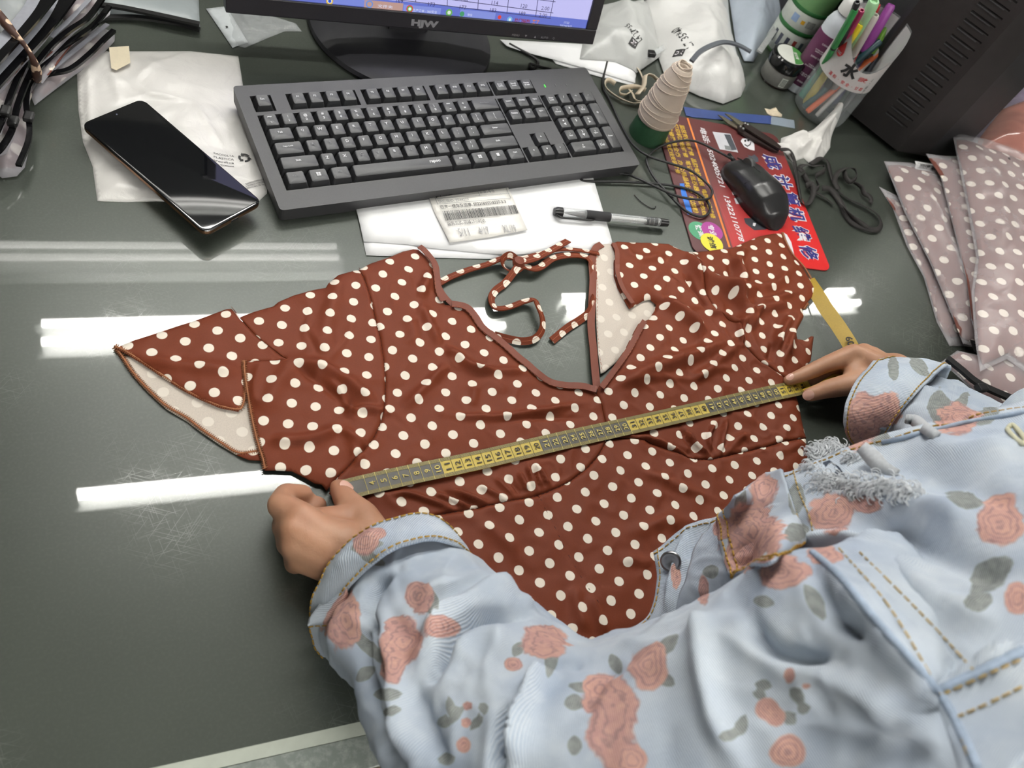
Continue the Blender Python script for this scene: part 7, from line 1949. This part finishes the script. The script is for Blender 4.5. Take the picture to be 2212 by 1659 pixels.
# chest pocket flap
def flap():
    F2 = [[(447, 470), (520, 380), (640, 290), (735, 245)], [(440, 540), (560, 450), (680, 380), (765, 330)], [(455, 640), (580, 560), (700, 490), (800, 440)], [(490, 735), (600, 690), (720, 610), (845, 560)], [(515, 752), (610, 712), (730, 660), (850, 600)]]
    G = [[on_jacket(*c7(*p), .006 if 0 < i < 4 else .003) for p in r] for i, r in enumerate(F2)]
    o, V, nu, nv = cloth_grid('pocket_flap', G, 8, 8, (), .0015, 30, .0022, seed=12.0)
    o['label'] = 'pocket flap covered by a large rose'
    n = nu - 1
    for k in (1, 3):
        dashes([V[i * nv + k] + to_cam(V[i * nv + k]) * .001 for i in range(nu)], o, r=.0007); dashes([V[(n - k) * nv + j] + to_cam(V[(n - k) * nv + j]) * .001 for j in range(nv)], o, r=.0007)
    # buttonhole
    a, b = on_jacket(*c7(490, 490), .009), on_jacket(*c7(615, 380), .009)
    tube('buttonhole', [a, a.lerp(b, .5), b], .0014, m_thread_y, o, 6); 
flap()
# front edge strip with buttonhole
edge_l = [(1905, 944), (1990, 925), (2080, 902), (2160, 888), (2230, 874)]
tube('front_edge', [on_jacket(x, y + 12, .001) for x, y in edge_l], .0018, mat('denim_edge', (1, 1, 1)), frontL, 8)
bh = [on_jacket(x, y, .002) for x, y in ((2178, 925), (2186, 918), (2196, 925), (2215, 950), (2208, 958), (2192, 945), (2178, 930))]
tube('buttonhole', catmull(bh, 4, True), .0016, mat('buttonhole_thread', (206, 204, 176), .8, grain=.1), frontL, 6)
# frayed hole: flat patch painted with the gap's shade, ragged tongues and loose threads
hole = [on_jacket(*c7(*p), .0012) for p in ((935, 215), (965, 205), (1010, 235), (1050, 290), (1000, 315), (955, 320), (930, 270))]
mesh('torn_hole_shade', hole, [tuple(range(len(hole)))], mat('painted_hole_shade', (58, 66, 80), .9, grain=.1), frontL)
random.seed(21); V = []; F = []
def fray(cx, cy, n, spread, length):
    for _ in range(n):
        x = cx + random.gauss(0, spread); y = cy + random.gauss(0, spread * .5)
        p0 = on_jacket(x, y, .0003); a = random.uniform(0, 6.283); up_ = to_cam(p0); side = up_.orthogonal().normalized(); oth = up_.cross(side)
        L = random.uniform(.3, 1.0) * length; dirv = side * math.cos(a) + oth * math.sin(a); turn = side * math.cos(a + 1.8) + oth * math.sin(a + 1.8)
        pts_ = [p0, p0 + dirv * L * .3 + up_ * L * .25, p0 + dirv * L * .55 + turn * L * .25 + up_ * L * .30, p0 + dirv * L * .55 + turn * L * .55 + up_ * L * .15, p0 + dirv * L * .35 + turn * L * .7 + up_ * L * .08]
        v, f = tube_data(catmull(pts_, 2), .00034, 4, False); k = len(V); V.extend(v); F.extend(tuple(i + k for i in q) for q in f)
for cx, cy, n, sp, ln in ((1765, 975, 170, 9, .009), (1798, 968, 170, 10, .010), (1838, 992, 90, 8, .008), (1790, 1045, 240, 20, .009), (1850, 1052, 240, 20, .009), (1910, 1052, 200, 20, .009), (1960, 1062, 170, 16, .008), (1750, 1010, 90, 8, .008)): fray(cx, cy, n, sp, ln)
mesh('frayed_threads', V, F, m_thread_w, frontL, False)['kind'] = 'stuff'
V = []; F = []
def tongue(pts, w):
    pp = catmull([on_jacket(x, y, l) for x, y, l in pts], 6)
    v, f = ribbon_data(pp, lambda t_: w * .8 * (1 - .6 * abs(t_ - .4)), lambda t_, tan: tan.cross(to_cam(pp[0])), .0022)
    mesh('torn_tongue', v, f, m_inside, frontL, True)
tongue([(1958, 905, .020), (1975, 908, .016), (1998, 925, .008), (2024, 942, .002)], .012)
tongue([(1862, 966, .022), (1882, 985, .020), (1906, 1010, .010), (1938, 1026, .002)], .014)
# metal button
bq = P(*c7(218, 682), .086)
CMb = frame(bq - base(person), (1, 0, 0), (-.7, -.35, .6))
V_, F_ = lathe_data([(0, 0), (.0078, 0), (.0085, .0010), (.0085, .0022), (.0065, .0030), (.0045, .0024), (0, .0024)], 24)
mesh('metal_button', [CMb @ v for v in V_], F_, mat('button_steel', (150, 150, 152), .28, .95, grain=.05), corner, True, True)

# ---- stool that carries the worker
st = thing('work_stool', 'round black work stool under the worker', 'stool', (.55, -.20, -.75))
lathe('seat', [(0, .385), (.17, .385), (.185, .395), (.185, .420), (.165, .430), (0, .432)], mat('stool_vinyl', (36, 36, 38), .5, grain=.06), st, 36)
for k in range(4):
    a = math.pi / 4 + k * math.pi / 2
    tube('leg', [(.12 * math.cos(a), .12 * math.sin(a), .384), (.19 * math.cos(a), .19 * math.sin(a), .0)], .012, mat('leg_steel', (70, 72, 74)), st, 8, True)
tube('foot_ring', [(.165 * math.cos(a), .165 * math.sin(a), .14) for a in np.linspace(0, 2 * math.pi, 33)], .008, mat('leg_steel', (70, 72, 74)), st, 8, True)
flush_text()
